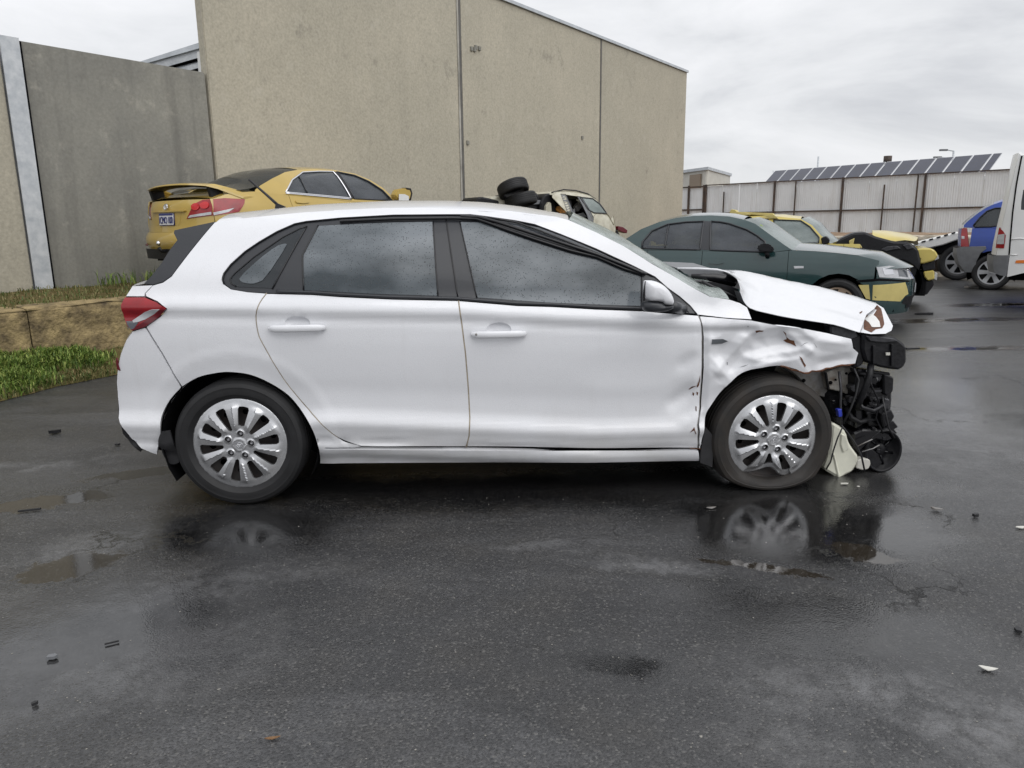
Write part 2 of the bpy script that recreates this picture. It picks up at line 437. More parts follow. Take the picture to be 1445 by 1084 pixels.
# ---------------------------------------------------------------- asphalt
def asphalt():
    m = bpy.data.materials.new('wet_asphalt'); m.use_nodes = True; nt = m.node_tree; b = nt.nodes['Principled BSDF']
    NN, LL = nt.nodes.new, nt.links.new
    tc = NN('ShaderNodeTexCoord'); P = tc.outputs['Object']
    def noise(scale, detail=5, rough=.55, vec=P, dist=0):
        n = NN('ShaderNodeTexNoise'); n.inputs['Scale'].default_value = scale; n.inputs['Detail'].default_value = detail
        n.inputs['Roughness'].default_value = rough; n.inputs['Distortion'].default_value = dist; LL(vec, n.inputs['Vector']); return n.outputs['Fac']
    def mr(val, a, b_, c, d):
        n = NN('ShaderNodeMapRange'); n.inputs['From Min'].default_value = a; n.inputs['From Max'].default_value = b_
        n.inputs['To Min'].default_value = c; n.inputs['To Max'].default_value = d; LL(val, n.inputs['Value']); return n.outputs[0]
    def math_(op, a, b_):
        n = NN('ShaderNodeMath'); n.operation = op
        for i, x in enumerate((a, b_)):
            if isinstance(x, (int, float)): n.inputs[i].default_value = x
            else: LL(x, n.inputs[i])
        return n.outputs[0]
    def mixc(f, a, b_):
        n = NN('ShaderNodeMix'); n.data_type = 'RGBA'
        if isinstance(f, (int, float)): n.inputs['Factor'].default_value = f
        else: LL(f, n.inputs['Factor'])
        for k, x in (('A', a), ('B', b_)):
            if isinstance(x, tuple): n.inputs[k].default_value = (*x, 1)
            else: LL(x, n.inputs[k])
        return n.outputs['Result']
    mpn = NN('ShaderNodeMapping'); mpn.inputs['Rotation'].default_value = (0, 0, R(-22)); mpn.inputs['Scale'].default_value = (.35, 1.0, 1); LL(P, mpn.inputs['Vector'])
    big = noise(.75, 5, .55, mpn.outputs['Vector'], .6)
    mid = noise(3.2, 6, .6)
    fine = noise(120, 3, .6)
    grit = NN('ShaderNodeTexVoronoi'); grit.inputs['Scale'].default_value = 150; LL(P, grit.inputs['Vector'])
    col = mixc(mr(big, .35, .65, 0, 1), (.018, .018, .019), (.048, .048, .049))
    sk = NN('ShaderNodeMapping'); sk.inputs['Rotation'].default_value = (0, 0, R(-24)); sk.inputs['Scale'].default_value = (.55, 1.9, 1); sk.inputs['Location'].default_value = (2, 5, 0); LL(P, sk.inputs['Vector'])
    col = mixc(mr(noise(1.0, 7, .62, sk.outputs[0], .8), .50, .70, 0, .65), col, (.095, .095, .098))
    col = mixc(mr(mid, .45, .75, 0, .55), col, (.050, .046, .040))
    sep = NN('ShaderNodeSeparateColor'); LL(grit.outputs['Color'], sep.inputs[0])
    gv = NN('ShaderNodeVectorMath'); gv.operation = 'SCALE'; LL(col, gv.inputs[0]); LL(mr(sep.outputs[1], 0, 1, .50, 1.4), gv.inputs['Scale']); col = gv.outputs[0]
    col = mixc(mr(sep.outputs[0], .86, 1.0, 0, .6), col, (.17, .165, .155))
    col = mixc(mr(fine, .3, .7, .5, 0), col, (.008, .008, .009))
    # puddles and the smooth wet film: irregular ellipses on the ground
    warp = NN('ShaderNodeTexNoise'); warp.inputs['Scale'].default_value = 4.5; warp.inputs['Detail'].default_value = 9; warp.inputs['Roughness'].default_value = .68; LL(P, warp.inputs['Vector'])
    wv = NN('ShaderNodeVectorMath'); wv.operation = 'MULTIPLY_ADD'; LL(warp.outputs['Color'], wv.inputs[0]); wv.inputs[1].default_value = (.36, .36, 0); wv.inputs[2].default_value = (-.18, -.18, 0)
    wa = NN('ShaderNodeVectorMath'); wa.operation = 'ADD'; LL(wv.outputs[0], wa.inputs[0]); LL(P, wa.inputs[1])
    def ell(px, py, rx, ry, rot, soft):
        c = at_z(px, py, 0)
        mp_ = NN('ShaderNodeMapping'); mp_.vector_type = 'TEXTURE'
        mp_.inputs['Location'].default_value = (c.x, c.y, 0); mp_.inputs['Rotation'].default_value = (0, 0, rot); mp_.inputs['Scale'].default_value = (rx, ry, 1)
        LL(wa.outputs[0], mp_.inputs['Vector'])
        ln = NN('ShaderNodeVectorMath'); ln.operation = 'LENGTH'; LL(mp_.outputs[0], ln.inputs[0])
        return mr(ln.outputs['Value'], 1.0 + soft, 1.0 - soft, 0, 1)
    pud = ell(98, 798, .20, .11, .5, .06)
    for a in ((45, 712, .34, .10, .35, .12), (195, 668, .28, .07, .35, .15), (1225, 782, .13, .07, -.5, .08), (1075, 800, .25, .035, -.45, .1),
              (1360, 492, .9, .14, .0, .6), (1340, 452, 1.0, .2, .1, .6), (1420, 430, 1.0, .25, .1, .6)):
        pud = math_('MAXIMUM', pud, ell(*a))
    film = ell(1120, 745, .62, .40, -.2, .35)
    for a in ((330, 745, .55, .32, .0, .45), (1150, 880, .55, .25, -.4, .4), (720, 690, 1.7, .26, 0, .5), (860, 940, .22, .10, -.2, .5), (120, 900, .55, .42, .5, .6), (1370, 560, .8, 1.6, 0, .7)):
        film = math_('MAXIMUM', film, ell(*a))
    sheen_tint = ell(70, 885, .55, .30, .5, .5)  # sky sheen of the wet film, painted as paler patches in the base colour
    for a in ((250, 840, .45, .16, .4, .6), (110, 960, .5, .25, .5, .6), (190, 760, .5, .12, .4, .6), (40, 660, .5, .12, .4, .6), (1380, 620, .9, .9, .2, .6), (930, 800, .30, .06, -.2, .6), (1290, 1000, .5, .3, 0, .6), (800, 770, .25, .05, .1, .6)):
        sheen_tint = math_('MAXIMUM', sheen_tint, ell(*a))
    col = mixc(math_('MULTIPLY', sheen_tint, math_('MULTIPLY', mr(mid, .38, .60, .0, .95), mr(noise(17, 6, .7), .36, .60, .15, 1.0))), col, (.115, .115, .118))
    wetn = mr(big, .40, .62, 0, 1)
    film = math_('MINIMUM', math_('ADD', math_('MULTIPLY', film, .85), math_('MULTIPLY', wetn, .35)), 1.0)
    dk = NN('ShaderNodeVectorMath'); dk.operation = 'SCALE'; LL(col, dk.inputs[0]); LL(mr(film, .1, .95, 1.15, .42), dk.inputs['Scale']); col = dk.outputs[0]
    rough = mr(film, 0, 1, .40, .055)
    rough = math_('ADD', rough, mr(fine, .3, .7, -.05, .07))
    rough = math_('ADD', math_('MULTIPLY', rough, math_('SUBTRACT', 1.0, pud)), math_('MULTIPLY', pud, .03))
    LL(rough, b.inputs['Roughness'])
    col = mixc(math_('MULTIPLY', pud, .55), col, (.040, .032, .022))
    LL(col, b.inputs['Base Color']); LL(mr(film, 0, 1, .65, .85), b.inputs['Specular IOR Level'])
    hgt = math_('ADD', math_('MULTIPLY', fine, .6), math_('MULTIPLY', math_('SUBTRACT', 1.0, grit.outputs['Distance']), .7))
    midh = noise(22, 4, .6)
    hgt = math_('ADD', hgt, math_('MULTIPLY', midh, 1.6))
    ck = NN('ShaderNodeTexVoronoi'); ck.feature = 'DISTANCE_TO_EDGE'; ck.inputs['Scale'].default_value = 1.15
    cw = NN('ShaderNodeVectorMath'); cw.operation = 'MULTIPLY_ADD'; LL(warp.outputs['Color'], cw.inputs[0]); cw.inputs[1].default_value = (.5, .5, 0); LL(P, cw.inputs[2]); LL(cw.outputs[0], ck.inputs['Vector'])
    cmask = mr(noise(.9, 3, .5), .54, .60, 0, 1)
    crack = math_('MULTIPLY', mr(ck.outputs['Distance'], 0, .007, 1, 0), cmask)
    col = mixc(math_('MULTIPLY', crack, .8), col, (.012, .012, .012)); LL(col, b.inputs['Base Color'])
    hgt = math_('SUBTRACT', hgt, math_('MULTIPLY', crack, 2.5))
    bp = NN('ShaderNodeBump'); bp.inputs['Distance'].default_value = .0026
    LL(hgt, bp.inputs['Height'])
    st = mr(film, 0, 1, .95, .075)
    st = math_('MULTIPLY', st, math_('SUBTRACT', 1.0, math_('MULTIPLY', pud, .97)))
    LL(st, bp.inputs['Strength']); LL(bp.outputs['Normal'], b.inputs['Normal'])
    return m
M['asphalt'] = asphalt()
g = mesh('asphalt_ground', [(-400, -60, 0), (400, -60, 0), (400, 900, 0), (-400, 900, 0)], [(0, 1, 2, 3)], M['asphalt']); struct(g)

# ---------------------------------------------------------------- concrete materials
def concrete(name, c1, c2, streak, rough=.85, sc=.55, stain=(.15, .14, .125), stain_amt=.7):
    m = bpy.data.materials.new(name); m.use_nodes = True; nt = m.node_tree; b = nt.nodes['Principled BSDF']
    NN, LL = nt.nodes.new, nt.links.new
    tc = NN('ShaderNodeTexCoord'); P = tc.outputs['Object']
    def noise(scale, detail, vec=P, rg=.6):
        n = NN('ShaderNodeTexNoise'); n.inputs['Scale'].default_value = scale; n.inputs['Detail'].default_value = detail; n.inputs['Roughness'].default_value = rg
        LL(vec, n.inputs['Vector']); return n.outputs['Fac']
    def mr(v, a, b_, c, d):
        n = NN('ShaderNodeMapRange'); n.inputs[1].default_value = a; n.inputs[2].default_value = b_; n.inputs[3].default_value = c; n.inputs[4].default_value = d; LL(v, n.inputs[0]); return n.outputs[0]
    def mixc(f, a, b_):
        n = NN('ShaderNodeMix'); n.data_type = 'RGBA'; LL(f, n.inputs['Factor'])
        for k, x in (('A', a), ('B', b_)):
            if isinstance(x, tuple): n.inputs[k].default_value = (*x, 1)
            else: LL(x, n.inputs[k])
        return n.outputs['Result']
    col = mixc(mr(noise(sc, 8), .32, .68, 0, 1), c1, c2)
    mp1 = NN('ShaderNodeMapping'); mp1.inputs['Scale'].default_value = (3.0, 3.0, .22); LL(P, mp1.inputs['Vector'])
    col = mixc(mr(noise(1.1, 6, mp1.outputs[0]), .48, .75, 0, streak), col, stain)
    mp2 = NN('ShaderNodeMapping'); mp2.inputs['Scale'].default_value = (1.2, 1.2, .9); mp2.inputs['Location'].default_value = (3.1, 1.7, 5); LL(P, mp2.inputs['Vector'])
    col = mixc(mr(noise(1.7, 7, mp2.outputs[0], .7), .60, .78, 0, stain_amt), col, stain)
    col = mixc(mr(noise(26, 3), .3, .72, .30, 0), col, (.10, .095, .08))
    col = mixc(mr(noise(9, 8, P, .75), .50, .78, 0, .30), col, (.16, .15, .13))
    col = mixc(mr(noise(3.3, 9, P, .7), .56, .80, 0, .45), col, (.60, .565, .48))
    LL(col, b.inputs['Base Color']); b.inputs['Roughness'].default_value = rough; b.inputs['Specular IOR Level'].default_value = .3
    bp = NN('ShaderNodeBump'); bp.inputs['Strength'].default_value = .35; bp.inputs['Distance'].default_value = .006
    LL(noise(38, 5), bp.inputs['Height']); LL(bp.outputs['Normal'], b.inputs['Normal'])
    return m
M['conc_tan'] = concrete('tan_precast_concrete', (.545, .50, .40), (.475, .44, .352), .08)
M['conc_tan2'] = concrete('tan_precast_concrete_weathered', (.50, .46, .37), (.43, .40, .322), .14, sc=.45)
M['conc_tan3'] = concrete('tan_precast_concrete_end', (.515, .475, .38), (.44, .41, .33), .07)
M['conc_grey'] = concrete('grey_precast_concrete', (.325, .315, .275), (.235, .232, .21), .5, sc=.8, stain=(.085, .083, .078), stain_amt=.5)
M['sealant'] = mat('joint_sealant', (.12, .115, .105), .7, var=.25, vscale=4)
M['galv'] = mat('galvanised_steel', (.60, .62, .64), .5, metal=.15, var2=(.42, .45, .48), vscale=9)
M['roofmetal'] = mat('zinc_roof_metal', (.50, .53, .56), .4, metal=.3, var=.15, vscale=4)

# ---------------------------------------------------------------- wall line (grey yard wall + tan building)
BED_Z = .65
A = at_z(62, 405, BED_Z)
wd = Vector((.734, 1.0, 0)).normalized()
wn = Vector((wd.y, -wd.x, 0))                       # towards the yard
def wpt(s, off, z): return Vector((A.x, A.y, 0)) + wd * s + wn * off + Vector((0, 0, z))
def wbox(name, s0, s1, o0, o1, z0, z1, mat, parent=None, bev=0):
    V = [wpt(s, o, z) for s in (s0, s1) for o in (o0, o1) for z in (z0, z1)]
    o = mesh(name, V, [(0,1,3,2),(4,6,7,5),(0,4,5,1),(2,3,7,6),(0,2,6,4),(1,5,7,3)], mat, parent)
    bm = bmesh.new(); bm.from_mesh(o.data); bmesh.ops.recalc_face_normals(bm, faces=bm.faces); bm.to_mesh(o.data); bm.free()
    if bev: bevel(o, bev)
    return o
def s_at(px):                                      # where the wall line crosses a pixel column
    d = ray(px, 300); n = Vector((wn.x, wn.y))
    t = (Vector((A.x, A.y)).dot(n)) / Vector((d.x, d.y)).dot(n)
    p = d * t; return (Vector((p.x, p.y)) - Vector((A.x, A.y))).dot(Vector((wd.x, wd.y)))
LA = s_at(311)
ZG = at_y(16, 51, A.y - .1).z
yw = thing('yard_wall', 'grey stained concrete boundary wall with a steel post, above the grass bank at far left', 'wall')
wbox('panel', .11, LA - .03, -.02, -.17, .3, ZG, M['conc_grey'], yw, .012)
wbox('panel', -4.2, -.11, -.02, -.17, .3, ZG - .05, M['conc_tan2'], yw, .012)
pst = wbox('post', -.105, .105, .010, .024, .3, ZG + .02, M['galv'], yw)
wbox('post_web', -.008, .008, -.15, .009, .3, ZG + .02, M['galv'], pst)
wbox('post_rear_flange', -.1, .1, -.172, -.151, .3, ZG + .02, M['galv'], pst)
wbox('post_shadow_strip', .108, .135, -.015, .004, .3, ZG - .01, M['void'], pst)  # black strip standing in for the shadow right of the post web

M['strip'] = mat('faded_joint_strip', (.36, .345, .31), .8, var=.3, vscale=2)
bld = thing('precast_building', 'tall tan precast concrete building wall rising behind the wrecks', 'building')
sj = [LA, s_at(655.0), s_at(845.5), s_at(962.5)]
endp = wpt(sj[3], 0, 0)
ZT = at_y(966, 103, endp.y).z
wbox('panel', sj[0], sj[1] - .035, .0, -.17, .2, ZT, M['conc_tan'], bld, .012)
wbox('panel', sj[1] + .035, sj[2] - .035, .0, -.17, .2, ZT, M['conc_tan'], bld, .012)
wbox('panel', sj[2] + .035, sj[3], .0, -.17, .2, ZT, M['conc_tan3'], bld, .012)
for k in (1, 2): wbox('joint_seal', sj[k] - .034, sj[k] + .034, .006, -.09, .2, ZT - .01, M['sealant'], bld)
wbox('drip_strip', sj[1] - .10, sj[1] - .05, .010, .016, .2, ZT - .02, M['strip'], bld)
wbox('capping', sj[0] + .02, sj[3] + .02, .05, -.20, ZT + .002, ZT + .07, M['roofmetal'], bld)
for k, (s_, z_) in enumerate(((sj[0]+3.1, 5.6), (sj[0]+3.24, 5.6), (sj[0]+6.2, 5.0), (sj[0]+6.3, 5.0), (sj[1]+.5, 5.05), (sj[1]+.62, 5.05), (sj[0]+6.0, 3.1), (sj[1]+4.9, 3.6), (sj[0]+1.1, 5.3))):
    wbox('bolt_patch', s_ - .035, s_ + .035, .0, .034, z_ - .04, z_ + .04, M['conc_grey'], bld)
# metal shed roof peeping over the yard wall
shed = thing('steel_roof_frame', 'grey steel roof edge with dark purlin gaps showing above the grey yard wall', 'roof')
def ppx(name, pts, Y, dep, mat, parent): return prism(name, [at_y(x, y, Y) for x, y in pts], (-.2, dep, 0), mat, parent)
ppx('roof_sheet', [(188, 90), (300, 54), (310, 56), (310, 60), (190, 94)], 15.0, 3, M['roofmetal'], shed)
ppx('fascia', [(190, 94.2), (310, 60.2), (310, 73), (215, 100)], 15.05, .05, M['galv'], shed)
ppx('purlin', [(215, 106), (310, 81), (310, 88), (228, 110)], 15.1, .06, M['galv'], shed)
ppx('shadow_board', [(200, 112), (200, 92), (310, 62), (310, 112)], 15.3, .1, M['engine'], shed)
ppx('end_post', [(291, 72), (297, 71), (300, 112), (294, 112)], 14.3, .08, M['white_plain'], shed)

# ---------------------------------------------------------------- raised garden bed, limestone wall
Lq = at_z(0, 437.5, BED_Z); Lp = at_z(170, 423, BED_Z)
ld = Vector((Lp.x - Lq.x, Lp.y - Lq.y, 0)).normalized(); lnr = Vector((ld.y, -ld.x, 0))
def lpt(s, off, z): return Vector((Lq.x, Lq.y, 0)) + ld * s + lnr * off + Vector((0, 0, z))
def s_l(px):
    d = ray(px, 430); n = Vector((lnr.x, lnr.y)); q = Vector((Lq.x, Lq.y))
    t = q.dot(n) / Vector((d.x, d.y)).dot(n); p = d * t
    return (Vector((p.x, p.y)) - q).dot(Vector((ld.x, ld.y)))
def limestone(name, c, dark):
    m = mat(name, c, .9, spec=.2, var2=dark, vscale=7, bump=.9, bscale=34, bdist=.02, detail=9)
    return m
M['lime'] = limestone('weathered_limestone', (.40, .305, .155), (.085, .066, .042))
M['soil'] = mat('soil_and_thatch', (.16, .115, .055), .95, spec=.1, var2=(.060, .062, .020), vscale=6, bump=.8, bscale=30, bdist=.02)
lw = thing('limestone_wall', 'low yellow limestone block retaining wall holding up the grass bank at left', 'retaining wall')
def rough_block(name, s0, s1, z0, z1, depth, mat, parent, pt, amp=.016, seed=0):
    V, F = [], []
    ns = max(3, int((s1 - s0) / .05)); nz = max(3, int((z1 - z0) / .045)); nd = 4
    def nz_(p): return mnoise.fractal(Vector(p) * 6 + Vector((seed, 0, 0)), .9, 2.0, 4) * amp
    prof = [(0, z0 + (z1 - z0) * j / nz) for j in range(nz)] + [(-depth * j / nd, z1) for j in range(nd + 1)] + [(-depth, z0)]
    for i in range(ns + 1):
        s = s0 + (s1 - s0) * i / ns
        edge = .018 if i in (0, ns) else 0
        for o, z in prof:
            p = pt(s, o, z); d = nz_(p)
            corner = -.012 if abs(z - z1) < 1e-6 and o > -1e-6 else 0
            V.append(pt(s, o + d + corner - (edge if o > -.01 else 0), z + d * .6 + corner - (edge * .5 if abs(z - z1) < 1e-6 else 0)))
    k = len(prof)
    for i in range(ns):
        for j in range(k - 1): F.append((i*k+j, (i+1)*k+j, (i+1)*k+j+1, i*k+j+1))
    F.append(tuple(range(k))); F.append(tuple(ns*k + j for j in range(k))[::-1])
    return mesh(name, V, F, mat, parent, False)
cuts = [s_l(38) - 4.5, s_l(38) - 2.25, s_l(38)]
while cuts[-1] < 17.2: cuts.append(cuts[-1] + 2.25)
for k in range(len(cuts) - 1):
    rough_block('block', cuts[k] + .006, cuts[k + 1] - .006, -.05, BED_Z + random.uniform(-.012, .012), .34, M['lime'], lw, lpt, seed=k * 7)
S_END = cuts[-1]
# bed top (soil) between the limestone and the concrete walls
def bed_fn(a, b):
    p = lpt(cuts[0] + (S_END - cuts[0]) * a, 0, 0)
    w2 = A + wd * ((p - A).dot(wd))
    q = p.lerp(Vector((w2.x, w2.y, 0)), b)
    q.z = BED_Z - .03 + .03 * mnoise.noise(q * 1.3) + .015 * mnoise.noise(q * 5)
    return q
bed = grid('grass_bank', bed_fn, 60, 14, M['soil']); struct(bed)
rough_block('block', 0, 3.9, 0, BED_Z - .01, .34, M['lime'], lw, lambda s, o, z: lpt(S_END - .36, 0, 0) - lnr * s + ld * (.36 + o) + Vector((0, 0, z)))
# verge sloping from the asphalt up to the limestone
EDGE = [(-260, 640), (-120, 598), (0, 567), (40, 557), (80, 546), (120, 538), (165, 529)]
ev = [at_z(x, y, 0) for x, y in EDGE]; dlast = (ev[-1] - ev[-2]).normalized(); ev.append(ev[-1] + dlast * 1.6)
def edge_at(t):
    t *= len(ev) - 1; i = min(int(t), len(ev) - 2); return ev[i].lerp(ev[i + 1], t - i)
def verge_fn(a, b):
    p = edge_at(a); p = p + Vector((.03, .02, 0)) * mnoise.noise(p * 7)
    s = (p - Lq).dot(ld); q = lpt(s, .005, 0)
    r = p.lerp(q, b); h = .27 * (1 - a * .45)
    r.z = .004 + h * (b ** .75) + .03 * mnoise.noise(r * 4) * min(1, b * 5)
    if b == 0: r.z = .004
    return r
verge = grid('grass_verge', verge_fn, 90, 18, M['soil']); struct(verge)

def leaf_mat(name, c1, c2, c3):
    m = bpy.data.materials.new(name); m.use_nodes = True; nt = m.node_tree; b = nt.nodes['Principled BSDF']
    ge = nt.nodes.new('ShaderNodeNewGeometry'); rp = nt.nodes.new('ShaderNodeValToRGB')
    rp.color_ramp.elements[0].color = (*c1, 1); rp.color_ramp.elements[1].color = (*c3, 1)
    x = rp.color_ramp.elements.new(.55); x.color = (*c2, 1)
    nt.links.new(ge.outputs['Random Per Island'], rp.inputs['Fac']); nt.links.new(rp.outputs['Color'], b.inputs['Base Color'])
    b.inputs['Roughness'].default_value = .55; b.inputs['Specular IOR Level'].default_value = .3
    return m
M['weed'] = leaf_mat('weed_leaves', (.050, .085, .018), (.14, .22, .04), (.30, .34, .09))
M['dry'] = leaf_mat('dry_grass', (.060, .10, .024), (.13, .14, .045), (.24, .19, .085))
def blades(name, spots, mat, hmin, hmax, wmin, wmax, lean=.6, rnd=None):
    rnd = rnd or random.Random(3); V, F = [], []
    for p in spots:
        h = rnd.uniform(hmin, hmax); wv = rnd.uniform(wmin, wmax); a = rnd.uniform(0, 6.283); l = rnd.uniform(.1, lean) * h
        d = Vector((math.cos(a), math.sin(a), 0)); x = Vector((-d.y, d.x, 0)) * wv
        b = len(V); p = Vector(p)
        V += [p - x * .5, p + x * .5, p + d * l * .4 + Vector((0, 0, h * .6)) + x * .6, p + d * l * .4 + Vector((0, 0, h * .6)) - x * .6, p + d * l + Vector((0, 0, h * (1 - .4 * l / h)))]
        F += [(b, b+1, b+2, b+3), (b+3, b+2, b+4)]
    return mesh(name, V, F, mat)
rnd = random.Random(11)
sp, sd_ = [], []
while len(sp) < 17000:
    a, b = rnd.random(), rnd.random() ** .9
    p = verge_fn(a, b)
    dens = .38 + 1.7 * mnoise.noise(p * 2.2)
    if rnd.random() > dens or rnd.random() > min(1, b * 3 + .18): continue
    sp.append(p - Vector((0, 0, .01)))
while len(sd_) < 3200:
    p = verge_fn(rnd.random(), rnd.random() ** 1.6); sd_.append(p - Vector((0, 0, .01)))
wv_ = blades('weeds', sp, M['weed'], .02, .13, .004, .015, .85, rnd); wv_['kind'] = 'stuff'; tag(wv_, 'bright green leafy weeds growing on the verge below the limestone wall', 'weeds')
dv_ = blades('verge_grass', sd_, M['dry'], .03, .09, .004, .010, .9, rnd); dv_['kind'] = 'stuff'; tag(dv_, 'yellowing short grass along the asphalt edge', 'grass')
sb_ = []
while len(sb_) < 14000:
    a, b = rnd.random() ** 1.5, rnd.random()
    p = bed_fn(a, .04 + .94 * b)
    if rnd.random() > .75 + .8 * mnoise.noise(p * 1.1) + (.3 if b > .75 else 0): continue
    sb_.append(p)
gb_ = blades('bank_grass', sb_, M['dry'], .02, .075, .004, .010, .9, rnd); gb_['kind'] = 'stuff'; tag(gb_, 'patchy green and brown grass on top of the raised bank', 'grass')
ww = []
for k in range(380):
    s = rnd.uniform(.6, 3.6); c = wpt(s, rnd.uniform(.02, .45), BED_Z - .02); ww.append(c)
bw_ = blades('wall_weeds', ww, M['weed'], .06, .26, .006, .014, .9, rnd); bw_['kind'] = 'stuff'; tag(bw_, 'taller straggly weeds growing at the foot of the grey yard wall', 'weeds')

# ---------------------------------------------------------------- back right: white retaining wall, dirt, sheet fence
M['white_lime'] = limestone('whitewashed_limestone', (.62, .58, .50), (.40, .34, .26))
M['dirt_bank'] = mat('brown_dirt', (.20, .13, .085), .95, spec=.1, var2=(.32, .24, .17), vscale=1.3, bump=.8, bscale=8, bdist=.06)
rw0 = at_y(1010, 322, 21.5); rw1 = at_y(1520, 322, 17.0)
rd = Vector((rw1.x - rw0.x, rw1.y - rw0.y, 0)); RL = rd.length; rd.normalize(); rn = Vector((rd.y, -rd.x, 0))
def rpt(s, off, z): return Vector((rw0.x, rw0.y, 0)) + rd * s + rn * off + Vector((0, 0, z))
rwt = thing('white_retaining_wall', 'long low whitewashed block wall in front of the dirt bank at right', 'retaining wall')
k = 0; s = 0.0
while s < RL + 8:
    rough_block('block', s + .006, s + 2.394, -.05, 1.0 + random.uniform(-.015, .015), .4, M['white_lime'], rwt, rpt, .02, seed=s); s += 2.4
FY0, FY1 = 33.0, 24.6
f0 = at_y(966, 262, FY0); f1 = at_y(1428, 239, FY1)
fd = Vector((f1.x - f0.x, f1.y - f0.y, 0)); FL = fd.length; fd.normalize(); fn_ = Vector((fd.y, -fd.x, 0))
def fpt(s, off, z): return Vector((f0.x, f0.y, 0)) + fd * s + fn_ * off + Vector((0, 0, z))
def s_f(px):
    d = ray(px, 300); n = Vector((fn_.x, fn_.y)); q = Vector((f0.x, f0.y))
    t = q.dot(n) / Vector((d.x, d.y)).dot(n); p = d * t
    return (Vector((p.x, p.y)) - q).dot(Vector((fd.x, fd.y)))
def dirt_fn(a, b):
    s = -6 + (RL + 22) * a; p = rpt(s, -.3, 0); q = fpt(s * FL / RL, -14, 0)
    r = p.lerp(q, b); r.z = .96 + .10 * mnoise.noise(r * .8) + .05 * mnoise.noise(r * 2.5); return r
struct(grid('dirt_bank', dirt_fn, 80, 24, M['dirt_bank']))
FZ0, FZM, FZT = .85, 1.78, at_y(1303, 245.5, fpt(s_f(1303), 0, 0).y).z
def fence_mat():
    m = mat('weathered_zinc_sheet', (.67, .69, .70), .5, metal=.0, var=.06, vscale=1.2)
    nt = m.node_tree; b = nt.nodes['Principled BSDF']; src = b.inputs['Base Color'].links[0].from_socket
    tc = nt.nodes.new('ShaderNodeTexCoord')
    mp_ = nt.nodes.new('ShaderNodeMapping'); mp_.inputs['Scale'].default_value = (4.5, 4.5, .45); nt.links.new(tc.outputs['Object'], mp_.inputs['Vector'])
    n = nt.nodes.new('ShaderNodeTexNoise'); n.inputs['Scale'].default_value = 1.0; n.inputs['Detail'].default_value = 6; nt.links.new(mp_.outputs[0], n.inputs['Vector'])
    mr = nt.nodes.new('ShaderNodeMapRange'); mr.inputs[1].default_value = .55; mr.inputs[2].default_value = .72; mr.inputs[3].default_value = 0; mr.inputs[4].default_value = .28; nt.links.new(n.outputs['Fac'], mr.inputs[0])
    mx = nt.nodes.new('ShaderNodeMix'); mx.data_type = 'RGBA'; mx.inputs['B'].default_value = (.33, .29, .24, 1)
    nt.links.new(mr.outputs[0], mx.inputs['Factor']); nt.links.new(src, mx.inputs['A']); nt.links.new(mx.outputs['Result'], b.inputs['Base Color'])
    return m
M['sheet'] = fence_mat()
M['darksteel'] = mat('dark_rusty_steel', (.035, .030, .028), .7, var2=(.09, .055, .035), vscale=5)
fence = thing('sheet_metal_fence', 'long pale corrugated metal fence with dark posts behind the yard at right', 'fence')
posts = [s_f(x) for x in (996, 1092, 1187, 1302, 1428)]
posts += [posts[-1] + 4.5, posts[-1] + 9]
for i in range(len(posts) - 1):
    a, b = posts[i], posts[i + 1]; bays = max(1, round((b - a) / .86))
    for j in range(bays):
        s0, s1 = a + (b - a) * j / bays, a + (b - a) * (j + 1) / bays - .012
        zt = FZT - random.uniform(.0, .05); zb = FZ0; n = int((s1 - s0) / .019)
        V, F = [], []
        lean = random.uniform(-.012, .012)
        for q in range(n + 1):
            ss = s0 + (s1 - s0) * q / n; o = .010 * math.sin(ss * 2 * math.pi / .076) + lean * (q / n)
            V += [fpt(ss, o, zb), fpt(ss, o, zt)]
        for q in range(n): F.append((2*q, 2*q+2, 2*q+3, 2*q+1))
        mesh('sheet', V, F, M['sheet'], fence, True)
def fbox(name, s0, s1, o0, o1, z0, z1, mat, parent):
    V = [fpt(s, o, z) for s in (s0, s1) for o in (o0, o1) for z in (z0, z1)]
    return mesh(name, V, [(0,1,3,2),(4,6,7,5),(0,4,5,1),(2,3,7,6),(0,2,6,4),(1,5,7,3)], mat, parent)
for p in posts: fbox('post', p - .03, p + .03, .02, .10, .7, FZT + .03, M['darksteel'], fence)
fbox('rail', posts[0], posts[-1], .025, .075, FZM - .025, FZM + .025, M['darksteel'], fence)
fbox('top_rail', posts[0], posts[-1], .025, .075, FZT - .02, FZT + .02, M['darksteel'], fence)
for x in (1022, 1122, 1246, 1292): fbox('stay', s_f(x) - .022, s_f(x) + .022, .08, .12, .8, FZT - .3 if x in (1022, 1246) else FZT, M['darksteel'], fence)
gt = thing('steel_gate_frame', 'open dark steel frame beside the end of the tan building wall', 'gate')
ga, gb = s_f(955), s_f(993)
for p in (ga, (ga * .55 + gb * .45), gb): fbox('upright', p - .04, p + .04, .02, .08, .8, FZT + .02, M['darksteel'], gt)
for z in (1.95, FZT - .05): fbox('bar', ga, gb, .03, .07, z - .03, z + .03, M['darksteel'], gt)
fbox('mesh_backing', ga, gb, -.02, 0, .85, FZT - .1, M['sheet'], gt)

